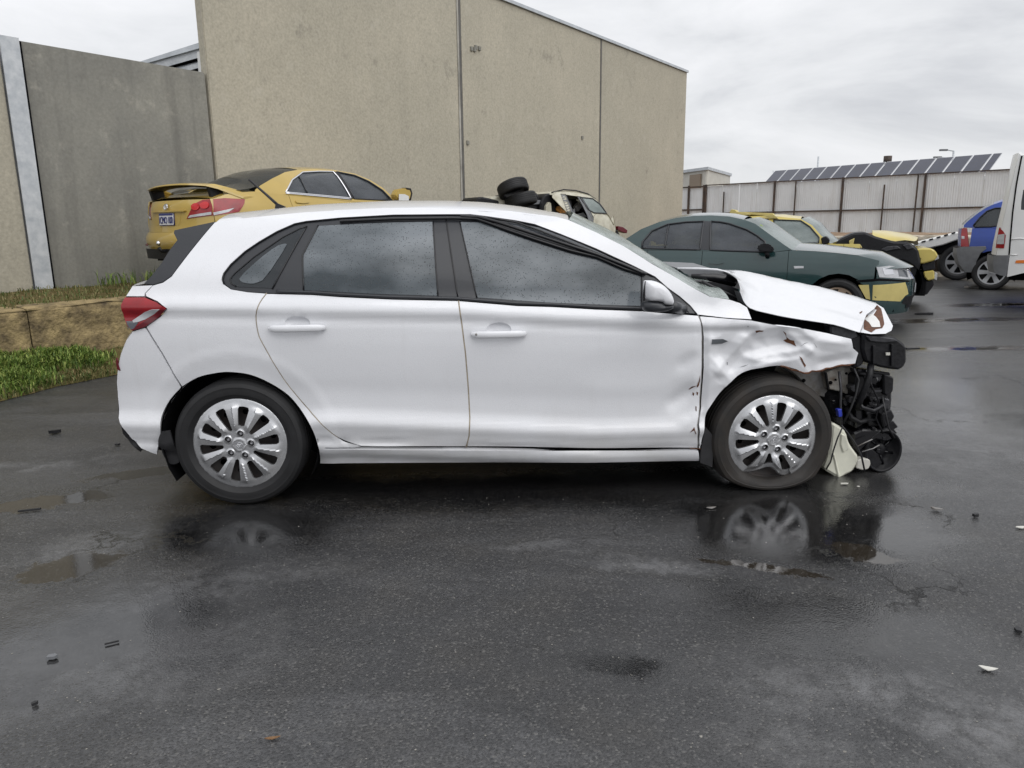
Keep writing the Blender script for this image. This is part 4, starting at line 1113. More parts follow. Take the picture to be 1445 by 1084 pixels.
# mirror: white shell over a black base
def mirror():
    mroot_v = .86
    def P3(px, py, v): return HF.pt(px, py, v)
    out = [(909,397),(912,396),(924,396.5),(936,402),(945,411),(951,423),(950,430),(944,431.5),(936,429.5),(934,425.5),(909,424.5)]
    blk = [(906,425),(934,425.5),(936,430),(944,432),(951,430.5),(950,436),(935,440),(912,440.5),(906.5,437)]
    def shell(name, pts, mt, dv):
        q = smooth_poly([HF.uz(x, y, .985) for x, y in pts], 1)
        xs = [a for a, b in q]; zs = [b for a, b in q]; cu, cz = sum(xs)/len(xs), sum(zs)/len(zs)
        rows = [(.965, 1.0), (.985, 1.0), (1.005, .93), (1.018, .78), (1.024, .45)]
        V, F = [], []; n = len(q)
        for v, s in rows:
            for a, b in q: V.append(HF.loc(cu + (a - cu)*s, v + dv, cz + (b - cz)*s))
        for i in range(len(rows) - 1):
            for k in range(n): F.append((i*n+k, i*n+(k+1)%n, (i+1)*n+(k+1)%n, (i+1)*n+k))
        F += [tuple(range(n)), tuple((len(rows)-1)*n + k for k in range(n))]
        return mesh(name, V, F, mt, hero, True)
    sh = shell('mirror_shell', out, WT, 0); bs = shell('mirror_base', blk, M['satin'], -.004)
    arm = [HF.pt(945, 432, .965), HF.pt(955, 434, .93), HF.pt(962, 436, .87)]
    tube('mirror_arm', arm, [.03, .026, .03], M['satin'], hero, 10)
    tube('mirror_edge', [HF.pt(x, y, .992) for x, y in ((911,397),(909,410),(908.5,424.5))], .004, M['gloss'], sh)
mirror()
panel('mirror_sail', hpx([(906,389),(923,392),(942,408),(959,420.5),(974,433.5),(981,442.5),(906,437)]), skin(.003), M['satin'], hero, .03, (), .006)
strip('sail_seam', [(950,424),(962,432),(972,441)], .002, 'gloss', .004)

# ---- tail lamp
tl = panel('tail_lamp', inset(hpx(TAIL), .002), skin(.006), M['red'], hero, .014, (), .02)
panel('lamp_clear_section', hpx([(188,452),(197,446),(205,440.5),(215,437),(226,436.5),(219,443),(206,450.5),(196,454),(189,455)]), skin(.0085), M['lens'], tl, .014, (), .004)
panel('lamp_smoked_section', hpx([(179,453),(188,453),(196,455),(190,463.5),(186,465),(181,459)]), skin(.008), M['smoke'], tl, .014, (), .004)
panel('lamp_dark_edge', hpx([(235,436.5),(225,447.5),(206,461),(188,466.5),(190,463),(205,453),(219,444.5),(227,437)]), skin(.0088), M['red_dark'], tl, .014, (), .004)
panel('bumper_reflector', hpx([(165,505),(168,517),(170,523),(166,521),(164.5,512)]), skin(.006), M['red_dark'], hero, .012, (), .01)

# ---- tailgate, black spoiler sides and rear glass edge
panel('spoiler_side', hpx([(303,313),(246,325),(245,329),(250,339),(240,352),(228,371),(214,389),(203,400.5),(216,401.5),(230,397.5),(242,389),(268,354.5)]), skin(-.002), M['satin'], hero, .022, (), .03)
panel('tailgate_corner', hpx([(187,404),(215,402.8),(204,414),(204,418),(178,418)]), skin(.0), WT, hero, .02, (), .016)
# full-width tail: each row spans from the traced side edge round to the other side
def tail_span(name, rows, mt, bulge, n_=26, pw=2.6, par=None):
    pts = []
    for (u, z) in rows:
        v = max(.3, body_v(u, z, False) - .004); pts.append((u, v, z))
    def fn(s, t):
        f = s * (len(pts) - 1); i = min(int(f), len(pts) - 2); k = f - i
        u, v, z = (pts[i][c] * (1 - k) + pts[i+1][c] * k for c in range(3))
        x = 1 - 2 * t; a = abs(x)
        th = (1 - a) ; b_ = bulge(z) if callable(bulge) else bulge
        return HF.loc(u - b_ * (1 - a ** pw), v * x, z)
    return grid(name, fn, 24, n_, mt, par or hero)
tail_span('bumper_rear_face', hpx([(205,637),(199,633),(172,603),(167,590),(166,560),(164.5,540),(166,520),(170,500),(178,480),(187,467.5)]), WT, .14)
tail_span('tailgate', hpx([(180,466),(176,450),(172,430),(178,418),(187,404),(203,400.5)]), WT, .13)
tail_span('rear_window', hpx([(203,400),(214,389),(228,371),(244,350)]), M['glass_dark'], .10)
tail_span('spoiler', hpx([(244,350),(250,339),(245,329),(246,325),(303,313)]), M['satin'], .10)

# ---- roof, windscreen
ROOF_E = hpx([(303,315.5),(340,310),(380,306),(430,301),(480,298),(540,295),(600,295),(664,297),(720,300),(760,305),(785,308),(802,312)])
zc_tab = lerp_tab([(-.35, 1.395), (-.1, 1.43), (.15, 1.455), (.32, 1.471), (.7, 1.487), (1.0, 1.485), (1.2, 1.474), (1.4, 1.448), (1.58, 1.413), (1.7, 1.385), (1.8, 1.36)])
def roof_fn(s, t):
    f = s * (len(ROOF_E) - 1); i = min(int(f), len(ROOF_E) - 2); k = f - i
    u = ROOF_E[i][0]*(1-k) + ROOF_E[i+1][0]*k; z = ROOF_E[i][1]*(1-k) + ROOF_E[i+1][1]*k
    v = body_v(u, z, False) - .0025; x = 1 - 2*t; a = abs(x)
    return HF.loc(u + (.05 * s - .03 * (1 - s)) * (1 - a*a), v * x, z + (max(zc_tab(u), z + .01) - z) * (1 - a ** 2.4))
grid('roof', roof_fn, 40, 30, WT, hero)
WS_E = hpx([(802,310.5),(842,328.5),(880,347.5),(919,372),(954,392),(979,407),(1002,419),(1029,423)])
def ws_fn(s, t):
    f = s * (len(WS_E) - 1); i = min(int(f), len(WS_E) - 2); k = f - i
    u = WS_E[i][0]*(1-k) + WS_E[i+1][0]*k; z = WS_E[i][1]*(1-k) + WS_E[i+1][1]*k
    v = body_v(u, z, False) - .004; x = 1 - 2*t; a = abs(x)
    n = mnoise.noise(Vector((u*9, x*7, z*9))) * .004
    return HF.loc(u + .085 * (1-a**2.2) + n, v * x, z + .052 * (1-a**2.2) + n)
def crazed():
    m = bpy.data.materials.new('cracked_windscreen'); m.use_nodes = True; nt = m.node_tree; b = nt.nodes['Principled BSDF']
    tc = nt.nodes.new('ShaderNodeTexCoord'); v = nt.nodes.new('ShaderNodeTexVoronoi'); v.feature = 'DISTANCE_TO_EDGE'; v.inputs['Scale'].default_value = 26
    nt.links.new(tc.outputs['Object'], v.inputs['Vector'])
    n = nt.nodes.new('ShaderNodeTexNoise'); n.inputs['Scale'].default_value = 9; n.inputs['Detail'].default_value = 6; nt.links.new(tc.outputs['Object'], n.inputs['Vector'])
    rp = nt.nodes.new('ShaderNodeValToRGB'); rp.color_ramp.elements[0].position = .35; rp.color_ramp.elements[1].position = .65
    rp.color_ramp.elements[0].color = (.20, .25, .225, 1); rp.color_ramp.elements[1].color = (.48, .55, .52, 1); nt.links.new(n.outputs['Fac'], rp.inputs['Fac'])
    mr = nt.nodes.new('ShaderNodeMapRange'); mr.inputs[1].default_value = .0; mr.inputs[2].default_value = .05; mr.inputs[3].default_value = .6; mr.inputs[4].default_value = 0; nt.links.new(v.outputs['Distance'], mr.inputs[0])
    mx = nt.nodes.new('ShaderNodeMix'); mx.data_type = 'RGBA'; mx.inputs['B'].default_value = (.72, .76, .74, 1); nt.links.new(mr.outputs[0], mx.inputs['Factor']); nt.links.new(rp.outputs['Color'], mx.inputs['A'])
    nt.links.new(mx.outputs['Result'], b.inputs['Base Color']); b.inputs['Roughness'].default_value = .15
    bp = nt.nodes.new('ShaderNodeBump'); bp.inputs['Strength'].default_value = .6; bp.inputs['Distance'].default_value = .004; nt.links.new(mr.outputs[0], bp.inputs['Height']); nt.links.new(bp.outputs['Normal'], b.inputs['Normal'])
    tr = nt.nodes.new('ShaderNodeBsdfTransparent'); tr.inputs['Color'].default_value = (.75, .85, .80, 1)
    ms = nt.nodes.new('ShaderNodeMixShader'); ms.inputs[0].default_value = .72
    nt.links.new(tr.outputs[0], ms.inputs[1]); nt.links.new(b.outputs[0], ms.inputs[2]); nt.links.new(ms.outputs[0], nt.nodes['Material Output'].inputs['Surface'])
    return m
M['crazed'] = crazed()
o = grid('windscreen', ws_fn, 30, 26, M['crazed'], hero); o['label'] = 'crazed and cracked windscreen'
# rod aerial at the back of the roof
ap, aq = HF.pt(396, 292, .0), HF.pt(351, 253.5, .0)
prism('aerial_base', [ap + Vector((-.035, .02, -.03)), ap + Vector((.045, .02, -.03)), ap + Vector((.03, .012, .0)), ap + Vector((-.02, .012, .022))], (0, -.04, 0), M['black'], hero, .004)
tube('aerial_rod', [ap + Vector((-.01, 0, .005)), ap.lerp(aq, .5), aq], [.009, .007, .006], M['black'], hero)

# ---- hidden side: mirrored panels
for src in ('front_door', 'rear_door', 'quarter_panel', 'sill', 'side_frame', 'window_surround', 'rear_door_glass', 'front_door_glass', 'front_fender', 'inner_shell', 'tail_lamp', 'spoiler_side', 'tailgate_corner', 'rear_bumper', 'mirror_shell', 'mirror_base'):
    s0 = next(c for c in hero.children if c.name.split('.')[0] == src)
    me = s0.data.copy(); me.transform(Matrix.Scale(-1, 4, (0, 1, 0))); me.flip_normals()
    o = bpy.data.objects.new(src, me); COL.objects.link(o); o.parent = hero
    if 'label' in s0.keys() and src not in ('front_fender', 'front_door'): o['label'] = s0['label']

# ---- wheels, wells, underbody
ru, rz = HF.uz(338, 627, .86); fu, fz_ = HF.uz(1091, 620, .86)
hero_wheel(hero, HF.loc(ru, .765, .3155), False, -1); hero_wheel(hero, HF.loc(fu, .765, .269), True, -1)
hero_wheel(hero, HF.loc(ru, -.765, .3155), False, 1); hero_wheel(hero, HF.loc(fu, -.765, .300), False, 1)
def well(name, u0, z0, r, a0, a1, v0, v1, mt):
    V, F = [], []; n = 20
    for i in range(n + 1):
        a = R(a0 + (a1 - a0) * i / n)
        V += [HF.loc(u0 + r*math.cos(a), v0, z0 + r*math.sin(a)), HF.loc(u0 + r*math.cos(a), v1, z0 + r*math.sin(a))]
    for i in range(n): F.append((2*i, 2*i+2, 2*i+3, 2*i+1))
    b = len(V); V.append(HF.loc(u0, v1, z0))
    for i in range(n): F.append((2*i+1, 2*i+3, b))
    return mesh(name, V, F, mt, hero, False)
well('wheel_well', ru, .318, .375, -30, 210, .845, .50, M['void']); well('wheel_well', fu, .318, .385, 60, 205, .80, .50, M['void'])
well('wheel_well', ru, .318, .375, -30, 210, -.845, -.50, M['void'])
box('underbody', ru + .36, fu - .40, -.74, .74, .17, .30, M['void'], hero)
box('rear_floor', ru - .52, ru - .33, -.50, .50, .24, .34, M['void'], hero)
box('floor_pan', ru - .3, fu + .2, -.55, .55, .30, .42, M['void'], hero)
panel('mud_flap', curve([HF.uz(x, y, .845) for x, y in ((228,609),(224,622),(226,641),(238,657),(252,652),(247,630),(240,607))], 3), lambda a, b: HF.loc(a, .852 - .03*(b < .3), b), M['black'], hero, .03, (), .012, Vector((0, 1, 0)))
panel('bumper_lower', hpx([(169,600),(175,610),(189,626),(200,634),(197,639),(183,627),(172,613)]), skin(-.012), M['black'], hero, .02, (), .025)
panel('mud_flap', [HF.uz(x, y, .82) for x, y in ((987,634),(993,600),(1003,612),(1004,640),(1003,657),(986,651))], lambda a, b: HF.loc(a, .845, b), M['black'], hero, .03, (), .05, Vector((0, 1, 0)))

# ---- interior
def seat(u, v):
    box('seat', u - .25, u + .28, -v - .24, -v + .24, .45, .62, M['fabric'], hero, .06)
    prism('seat_back', [HF.loc(u - .26, v - .23, .55), HF.loc(u - .10, v - .23, .55), HF.loc(u - .26, v - .21, 1.10), HF.loc(u - .38, v - .21, 1.08)], (0, -.44 * -1 * -1, 0), M['fabric'], hero, .03)
    box('head_rest', u - .42, u - .30, -v - .13, -v + .13, 1.13, 1.30, M['fabric'], hero, .03)
for v in (.37, -.37): seat(1.25, v)
box('rear_bench', .05, .50, -.62, .62, .45, .66, M['fabric'], hero, .05)
prism('rear_bench_back', [HF.loc(.10, .6, .6), HF.loc(.22, .6, .6), HF.loc(.02, .6, 1.12), HF.loc(-.10, .6, 1.10)], (0, 1.2, 0), M['fabric'], hero)
sc_ = HF.loc(1.82, .37, .98); ring = [sc_ + Vector((.08*math.sin(t), .18*math.cos(t), .165*math.sin(t))) for t in [2*math.pi*i/28 for i in range(29)]]
tube('steering_wheel', ring, .016, M['fabric'], hero)
prism('dashboard', [HF.loc(1.95, .66, .75), HF.loc(2.35, .66, .75), HF.loc(2.4, .66, 1.0), HF.loc(2.0, .66, 1.02)], (0, 1.32, 0), M['fabric'], hero, .03)
# ================================================================== SMASHED FRONT OF THE HATCHBACK
def loft_rows(name, rows, n, mt, par, sub=4):
    """rows: lists of 3-D points; resampled to n and blended across."""
    rs = []
    for r in rows:
        r = [Vector(p) for p in r]; d = [0]
        for i in range(1, len(r)): d.append(d[-1] + (r[i] - r[i-1]).length)
        q = []
        for k in range(n):
            s = d[-1] * k / (n - 1); i = 0
            while i < len(d) - 2 and d[i+1] < s: i += 1
            t = (s - d[i]) / max(1e-9, d[i+1] - d[i]); q.append(r[i].lerp(r[i+1], t))
        rs.append(q)
    full = []
    for i in range(len(rs) - 1):
        p0, p1, p2, p3 = rs[max(i-1, 0)], rs[i], rs[i+1], rs[min(i+2, len(rs)-1)]
        for k in range(sub):
            t = k / sub
            full.append([.5*((2*b) + (c-a)*t + (2*a-5*b+4*c-d)*t*t + (3*b-a-3*c+d)*t**3) for a, b, c, d in zip(p0, p1, p2, p3)])
    full.append(rs[-1]); V, F = [], []
    for r in full: V += r
    for i in range(len(full) - 1):
        for k in range(n - 1): F.append((i*n+k, i*n+k+1, (i+1)*n+k+1, (i+1)*n+k))
    return mesh(name, V, F, mt, par, True)
def HP(px, py, v): return HF.pt(px, py, v)
r0 = [HP(x, y, .72) for x, y in ((1044,410),(1050,426),(1057,434.5),(1068,437.5),(1100,443.5),(1140,450.5),(1177,458),(1213.5,469))]
r0b = [p + Vector((0, .004, -.008)) for p in r0]
r1 = [HP(x, y, .60) for x, y in ((1043,402),(1054,417),(1066,424),(1080,426.5),(1106,432),(1144,440),(1181,447),(1218,457))]
r2 = [HP(x, y, .38) for x, y in ((1036,392),(1056,401),(1072,408),(1086,410),(1112,416),(1150,426),(1186,435),(1223,445))]
r3 = [HP(x, y, .0) for x, y in ((1012,381),(1034,383),(1054,384.5),(1076,389),(1100,394.5),(1155,405.6),(1200,417),(1236,428))]
r4 = [p + Vector((0, .45, -.03)) for p in r3]; r5 = [p + Vector((.02, .75, -.12)) for p in r3]
hood = loft_rows('hood', [r0b, r0, r1, r2, r3, r4, r5], 40, WT, hero)
for v_ in hood.data.vertices:
    n = mnoise.noise(v_.co * 5.0); v_.co.z += .006 * (1 - 2 * abs(n))
hood['label'] = 'buckled bonnet sprung open above the wing'
def vflap(y): return max(-.02, min(.74, .72 * (y - 428) / 41))
def flap(name, pts, off, mt, th=.004):
    q = [HP(x, y, vflap(y) + off) for x, y in pts]; return prism(name, q, (-.004, th * 3, 0), mt, hood)
flap('hood_lip', [(1235,427.5),(1247,435),(1254,449),(1260,460),(1258,466.5),(1249.5,471),(1229,471.5),(1213,468.8),(1215,453),(1222,442)], 0, WT)
flap('rust_tear', [(1236,429),(1243.5,435.5),(1246.5,448),(1248,457.5),(1245,463),(1236,464.5),(1230,468.6),(1218,464.4),(1215.6,453),(1223,442.5),(1230,439.5)], .006, M['rust'])
flap('bent_metal', [(1231,443.5),(1236,447),(1241,453.5),(1242.5,461.5),(1233,461.7),(1229,455.5),(1222,450.5)], .024, M['white_plain'])
# grey insulation under the sprung bonnet, with its thick black rim
prism('hood_insulation', [HP(x, y, .15) for x, y in ((958,379.5),(1014,382),(1032,388.5),(1040,396),(1010,391),(980,391),(966,386))], (0, .5, .02), M['grey_plastic'], hood)
tube('hood_edge', [HP(x, y, .12) for x, y in ((956,379),(985,379),(1012,380.6),(1030,385))], .006, WT, hood)
tube('insulation_rim', [HP(x, y, .22) for x, y in ((976,389.5),(990,390.5),(1006,391.5),(1020,394),(1032,397.5),(1038,399.5))], [.012,.020,.026,.030,.030,.022], M['gloss'], hood, 10)
# cowl and wipers
prism('cowl_panel', [HP(x, y, .52) for x, y in ((980,397),(1006,398),(1032,404),(1041,408),(1052,430),(1044,429),(1029,424),(1002,420))], (0, 1.0, -.02), M['engine'], hero)
tube('wiper_arm', [HP(x, y, .56) for x, y in ((1046,425),(1030,416),(1008,406),(990,397))], .007, M['black'], hero); tube('wiper_blade', [HP(x, y, .50) for x, y in ((1040,414),(1020,405),(1000,399.5))], .009, M['engine2'], hero)
prism('hinge_plate', [HP(x, y, .66) for x, y in ((1041,411),(1048,414),(1053,427),(1050,430),(1046,426))], (0, .05, 0), M['grey_plastic'], hero)

def chunk(name, pts, v, depth, mt, bev=.006, par=None):
    o = prism(name, [HP(x, y, v) for x, y in pts], (0, depth, 0), M[mt], par or hero)
    if bev: bevel(o, bev, 1)
    return o
chunk('engine_bay', [(1058,437),(1100,446),(1177,460),(1203,470),(1205,500),(1180,512),(1130,515),(1070,480)], .62, 1.2, 'void', 0)
chunk('headlamp_carrier', [(1217.6,470.5),(1230,471.5),(1240,471),(1263,475.5),(1272,482),(1280,489),(1280,513),(1271.6,522.5),(1255,521),(1240,518),(1222,511),(1217,495)], .72, .30, 'engine', .012)
chunk('carrier_lid', [(1222,474),(1240,475),(1262,478),(1268,482),(1250,484),(1228,482)], .735, .02, 'engine2', .004)
chunk('carrier_rib', [(1232,488),(1236,488),(1236,514),(1232,513)], .735, .02, 'engine', .002); chunk('carrier_rib', [(1258,486),(1261,486),(1261,517),(1258,517)], .735, .02, 'engine', .002)
chunk('sticker', [(1250.5,497.7),(1256,497.7),(1256,501.5),(1250.5,501.5)], .736, .006, 'cream', 0)
chunk('tow_pin', [(1280,491.5),(1298,491),(1298,493),(1280,493.5)], .60, .02, 'engine', 0)
chunk('hood_latch_tray', [(1172,459),(1190,459.5),(1198,462),(1209,468),(1213,476),(1202,480),(1172,472)], .70, .15, 'engine2', .008)
chunk('lamp_bracket', [(1201,478),(1214,472),(1219,482),(1222,498),(1218,515),(1206,521),(1209,499),(1203,490)], .70, .22, 'engine', .008)
chunk('radiator_support', [(1206,526),(1225,523),(1245,524),(1258,530),(1262,538),(1261,552),(1254,560),(1257,575),(1255,594),(1250,606),(1225,609),(1206,602)], .56, 1.1, 'engine', .012)
chunk('support_post', [(1246,526),(1262,533),(1261,553),(1252,560),(1247,556)], .62, .12, 'engine', .008)
chunk('radiator_side', [(1248,562),(1256,564),(1255,592),(1248,606),(1244,600)], .63, .10, 'engine2', .006)
chunk('air_duct', [(1208,530),(1222,528),(1226,552),(1218,572),(1208,566)], .64, .12, 'engine', .012)
chunk('duct_collar', [(1212,523),(1242,526),(1246,531),(1238,533),(1213,529)], .66, .10, 'engine2', .005)
chunk('gearbox', [(1166,552),(1206,552),(1222,600),(1226,625),(1205,634),(1190,606),(1176,590),(1166,576)], .52, .8, 'engine', .02)
chunk('subframe_end', [(1196,606),(1240,604),(1258,600),(1262,612),(1250,622),(1210,630)], .55, .5, 'engine2', .012)
chunk('engine_block', [(1190,520),(1225,520),(1258,530),(1261,560),(1257,600),(1262,632),(1250,655),(1225,662),(1206,650),(1192,600)], .50, .95, 'engine', .02)
fan_c = HP(1236, 631, .58)
def disc_part(name, c, r, th, mt, seg=32):
    o = lathe(name, [(0, -th*.5), (r*.25, -th*.6), (r*.3, -th*.3), (r*.80, -th*.3), (r*.86, -th*.9), (r*.95, -th), (r, -th*.7), (r, 0), (0, 0)], M[mt], hero, seg); o.location = c; return o
fs = disc_part('fan_shroud', fan_c, .104, .07, 'engine'); fs.scale = (1, 1.2, 1.18)
bm_ = HP(1248, 636, .62)
tube('brace_rod', [HP(1217,637.5,.70), HP(1232,633,.70), HP(1241,628,.70)], .003, M['grey_metal'], hero); tube('brace_rod', [HP(1210,630,.70), HP(1222,624,.70), HP(1231,620,.70)], .003, M['grey_metal'], hero)
tube('coolant_hose', [HP(1229,514,.70), HP(1227,530,.72), HP(1221,548,.72), HP(1214,563,.70), HP(1211,578,.68)], .017, M['engine'], hero, 10)
tube('bonnet_stay', [HP(1184,524,.66), HP(1186.5,548,.68), HP(1186,575,.68), HP(1187.5,602,.69)], .0075, M['engine2'], hero)
tube('wiring', [HP(1187,600,.74), HP(1196,611,.745), HP(1208,628,.74), HP(1216,645,.74), HP(1220,664,.73)], .005, M['black'], hero)
tube('wiring', [HP(1189,603,.745), HP(1182,618,.75), HP(1176,636,.75), HP(1172,652,.74), HP(1166,662,.72)], .004, M['black'], hero)
tube('wiring', [HP(1205,520,.70), HP(1212,536,.71), HP(1208,556,.72), HP(1201,575,.72), HP(1190,598,.72)], .006, M['black'], hero)
tube('wiring', [HP(1245,560,.66), HP(1250,585,.68), HP(1254,604,.68), HP(1262,618,.66)], .005, M['black'], hero)
chunk('bumper_mount', [(1252,596),(1261,594),(1268,603),(1262,606),(1267,612),(1258,612),(1250,606)], .60, .08, 'engine', .004)
chunk('connector', [(1182,578.5),(1188,577),(1189,588),(1184,589)], .70, .03, 'blue_plastic', .003)
rail = chunk('chassis_rail', [(1164,527),(1178,521),(1190,518),(1206,517.5),(1208,530),(1207,556.5),(1198,557.5),(1186,553),(1168,549)], .55, .12, 'rail_metal', .006)
for x, y, r in ((1172,540,.010),(1179,536,.006),(1194,527,.007),(1200,545,.006)):
    o = lathe('rail_hole', [(0, -.004), (r, -.004), (r, 0)], M['void'], rail, 12); o.location = HP(x, y, .556)
chunk('rail_seam', [(1165,526),(1167,526),(1171,549),(1169,549)], .56, .02, 'engine', 0)
liner = chunk('inner_wing', [(1110,520),(1150,521),(1162,524),(1167,549),(1172,562),(1155,559),(1138,545),(1124,530)], .50, .05, 'grey_metal', .004)
o = lathe('rail_hole', [(0, -.004), (.010, -.004), (.010, 0)], M['void'], liner, 12); o.location = HP(1134, 537, .506)
wb = chunk('washer_bottle', [(1175,596),(1188,603),(1195,611),(1198,624),(1202,631),(1212.6,645),(1209,658),(1203,667),(1195,670),(1183,678),(1180,673),(1163.5,663.5),(1170,645)], .70, .20, 'bottle', .016)
chunk('bottle_rib', [(1178,640),(1186,672),(1183.5,677),(1176,642)], .708, .02, 'bottle', .004, wb)
chunk('bottle_boss', [(1187,612),(1194,614),(1199,634),(1190,640),(1186,628)], .709, .02, 'bottle', .006, wb)
chunk('broken_bracket', [(1210,650),(1218,647),(1228,649),(1229,656),(1226,662),(1218,664),(1208,661)], .68, .08, 'cream', .005)
for k in range(7):
    a = R(20 + 51*k); p0 = fan_c + Vector((.02*math.cos(a), -.035, .02*math.sin(a))); p1 = fan_c + Vector((.085*math.cos(a + .3), -.03, .095*math.sin(a + .3)))
    tube('fan_arm', [p0, p1], .007, M['gloss'], hero, 6)
chunk('splash_tray', [(1204,612),(1216,606),(1240,606),(1256,612),(1262,620),(1252,624),(1236,621),(1222,630),(1212,640),(1204,628)], .66, .30, 'gloss', .01)
chunk('tray_flap', [(1212,640),(1224,630),(1240,640),(1246,655),(1236,663),(1222,660)], .645, .10, 'engine', .008)
chunk('condenser', [(1222,548),(1247,546),(1248,600),(1224,604)], .60, .3, 'gloss', .004)
for k in range(5): chunk('condenser_tube', [(1223,552 + k*10),(1246,550 + k*10),(1246,553 + k*10),(1223,555 + k*10)], .606, .02, 'engine2', .001)
chunk('support_foot', [(1206,566),(1216,564),(1218,600),(1208,606)], .66, .12, 'gloss', .006)
chunk('horn', [(1226,532),(1238,530),(1242,538),(1236,545),(1226,543)], .66, .08, 'gloss', .01)
chunk('lock_bar', [(1210,520),(1256,526),(1257,530),(1210,525)], .69, .05, 'gloss', .004)
chunk('broken_grille', [(1243,585),(1258,578),(1263,588),(1256,600),(1246,604)], .66, .10, 'engine', .006)
tube('coolant_hose', [HP(1208,560,.68), HP(1216,575,.70), HP(1232,580,.69), HP(1245,572,.67)], .012, M['gloss'], hero, 8)
tube('coolant_hose', [HP(1194,575,.62), HP(1202,590,.66), HP(1213,596,.67), HP(1226,592,.66)], .014, M['engine'], hero, 8)
tube('wiring', [HP(1222,522,.71), HP(1230,545,.70), HP(1240,566,.68), HP(1236,590,.67), HP(1246,612,.67)], .0045, M['gloss'], hero)
rb = random.Random(5)
for k in range(26):
    x, y = rb.uniform(1172, 1252), rb.uniform(528, 640); s_ = rb.uniform(2.2, 6)
    if x < 1200 and (y < 560 or y > 600): continue
    pts = [(x + s_ * rb.uniform(.6, 1.3) * math.cos(a), y + s_ * rb.uniform(.6, 1.3) * math.sin(a)) for a in (0.3, 1.5, 2.7, 3.9, 5.2)]
    chunk('bracket', pts, .62 + rb.uniform(0, .05), .05, rb.choice(('engine', 'engine2', 'gloss', 'gloss', 'engine')), .003)
# rust and scrapes on the wing and door
def zpx(pts): return [(960 + x / 5.162, 430 + y / 5.162) for x, y in pts]
for pts in ([(752,194),(772,208),(784,240),(812,262),(832,264),(848,306),(818,290),(790,282),(772,268),(790,256),(776,226)], [(863,374),(880,386),(895,416),(912,440),(904,456),(892,436),(876,404)],
            [(540,188),(566,183),(602,188),(588,196),(566,194),(548,206)], ):
    panel('rust_patch', hpx(zpx(pts)), skin(.0022), M['rust'], fen, .01, (), 0)
for pts in ([(148,514),(147,552),(140,590),(128,606),(122,596),(136,560)], [(66,622),(90,600),(124,592),(100,606),(76,624)], [(96,640),(106,650),(100,668),(92,656)], [(120,636),(134,642),(128,664),(122,656)],
            [(100,890),(108,918),(118,944),(112,944),(100,916),(86,924),(70,934)], [(64,1040),(110,1046),(146,1046),(146,1050),(70,1048)], [(110,740),(118,742),(116,776),(110,770)]):
    panel('rust_patch', hpx(zpx(pts)), skin(.0022), M['rust'], fd_, .01, (), 0)
for pts in ([(490,150),(494,162),(488,164)], [(870,305),(900,280),(930,272),(900,284)], [(960,270),(985,300),(992,316),(980,298)], [(345,420),(352,424),(350,444),(346,440)], [(430,462),(500,436),(470,452)]):
    panel('scuff', hpx(zpx(pts)), skin(.0022), M['grey_plastic'], fen, .01, (), 0)
for pts in ([(1175,431.5),(1177,429),(1178,431),(1177,434),(1175,433)],[(1148,441),(1152,437),(1153,438),(1149,443)],[(1154,435),(1159,431),(1159,432.5),(1155,437)],[(1172,451),(1175,447),(1176,447.5),(1173,452)],[(1160,439),(1163,438.5),(1162,440)],[(1213,441),(1217,438.5),(1217,440),(1214,442.5)]):
    q = []
    for x, y in pts:
        t = (y - (443.5 + (x - 1100) * .19)) / -49; v = .74 * (1 - max(0, min(1, t))); q.append(HP(x, y, v + .012))
    prism('rust_patch', q, (0, .006, -.004), M['rust'], hood)
q = resample(hpx([(1102,517),(1117,521),(1133,526.5),(1146,524.5),(1159.5,523),(1188.6,516),(1206,513.5)]), .03, False)
tube('torn_edge', [HF.loc(u, body_v(u, z) + .001 + .006*math.sin(i*1.7), z + .004*math.sin(i*2.3)) for i, (u, z) in enumerate(q)], .0045, M['rust'], fen, 6)
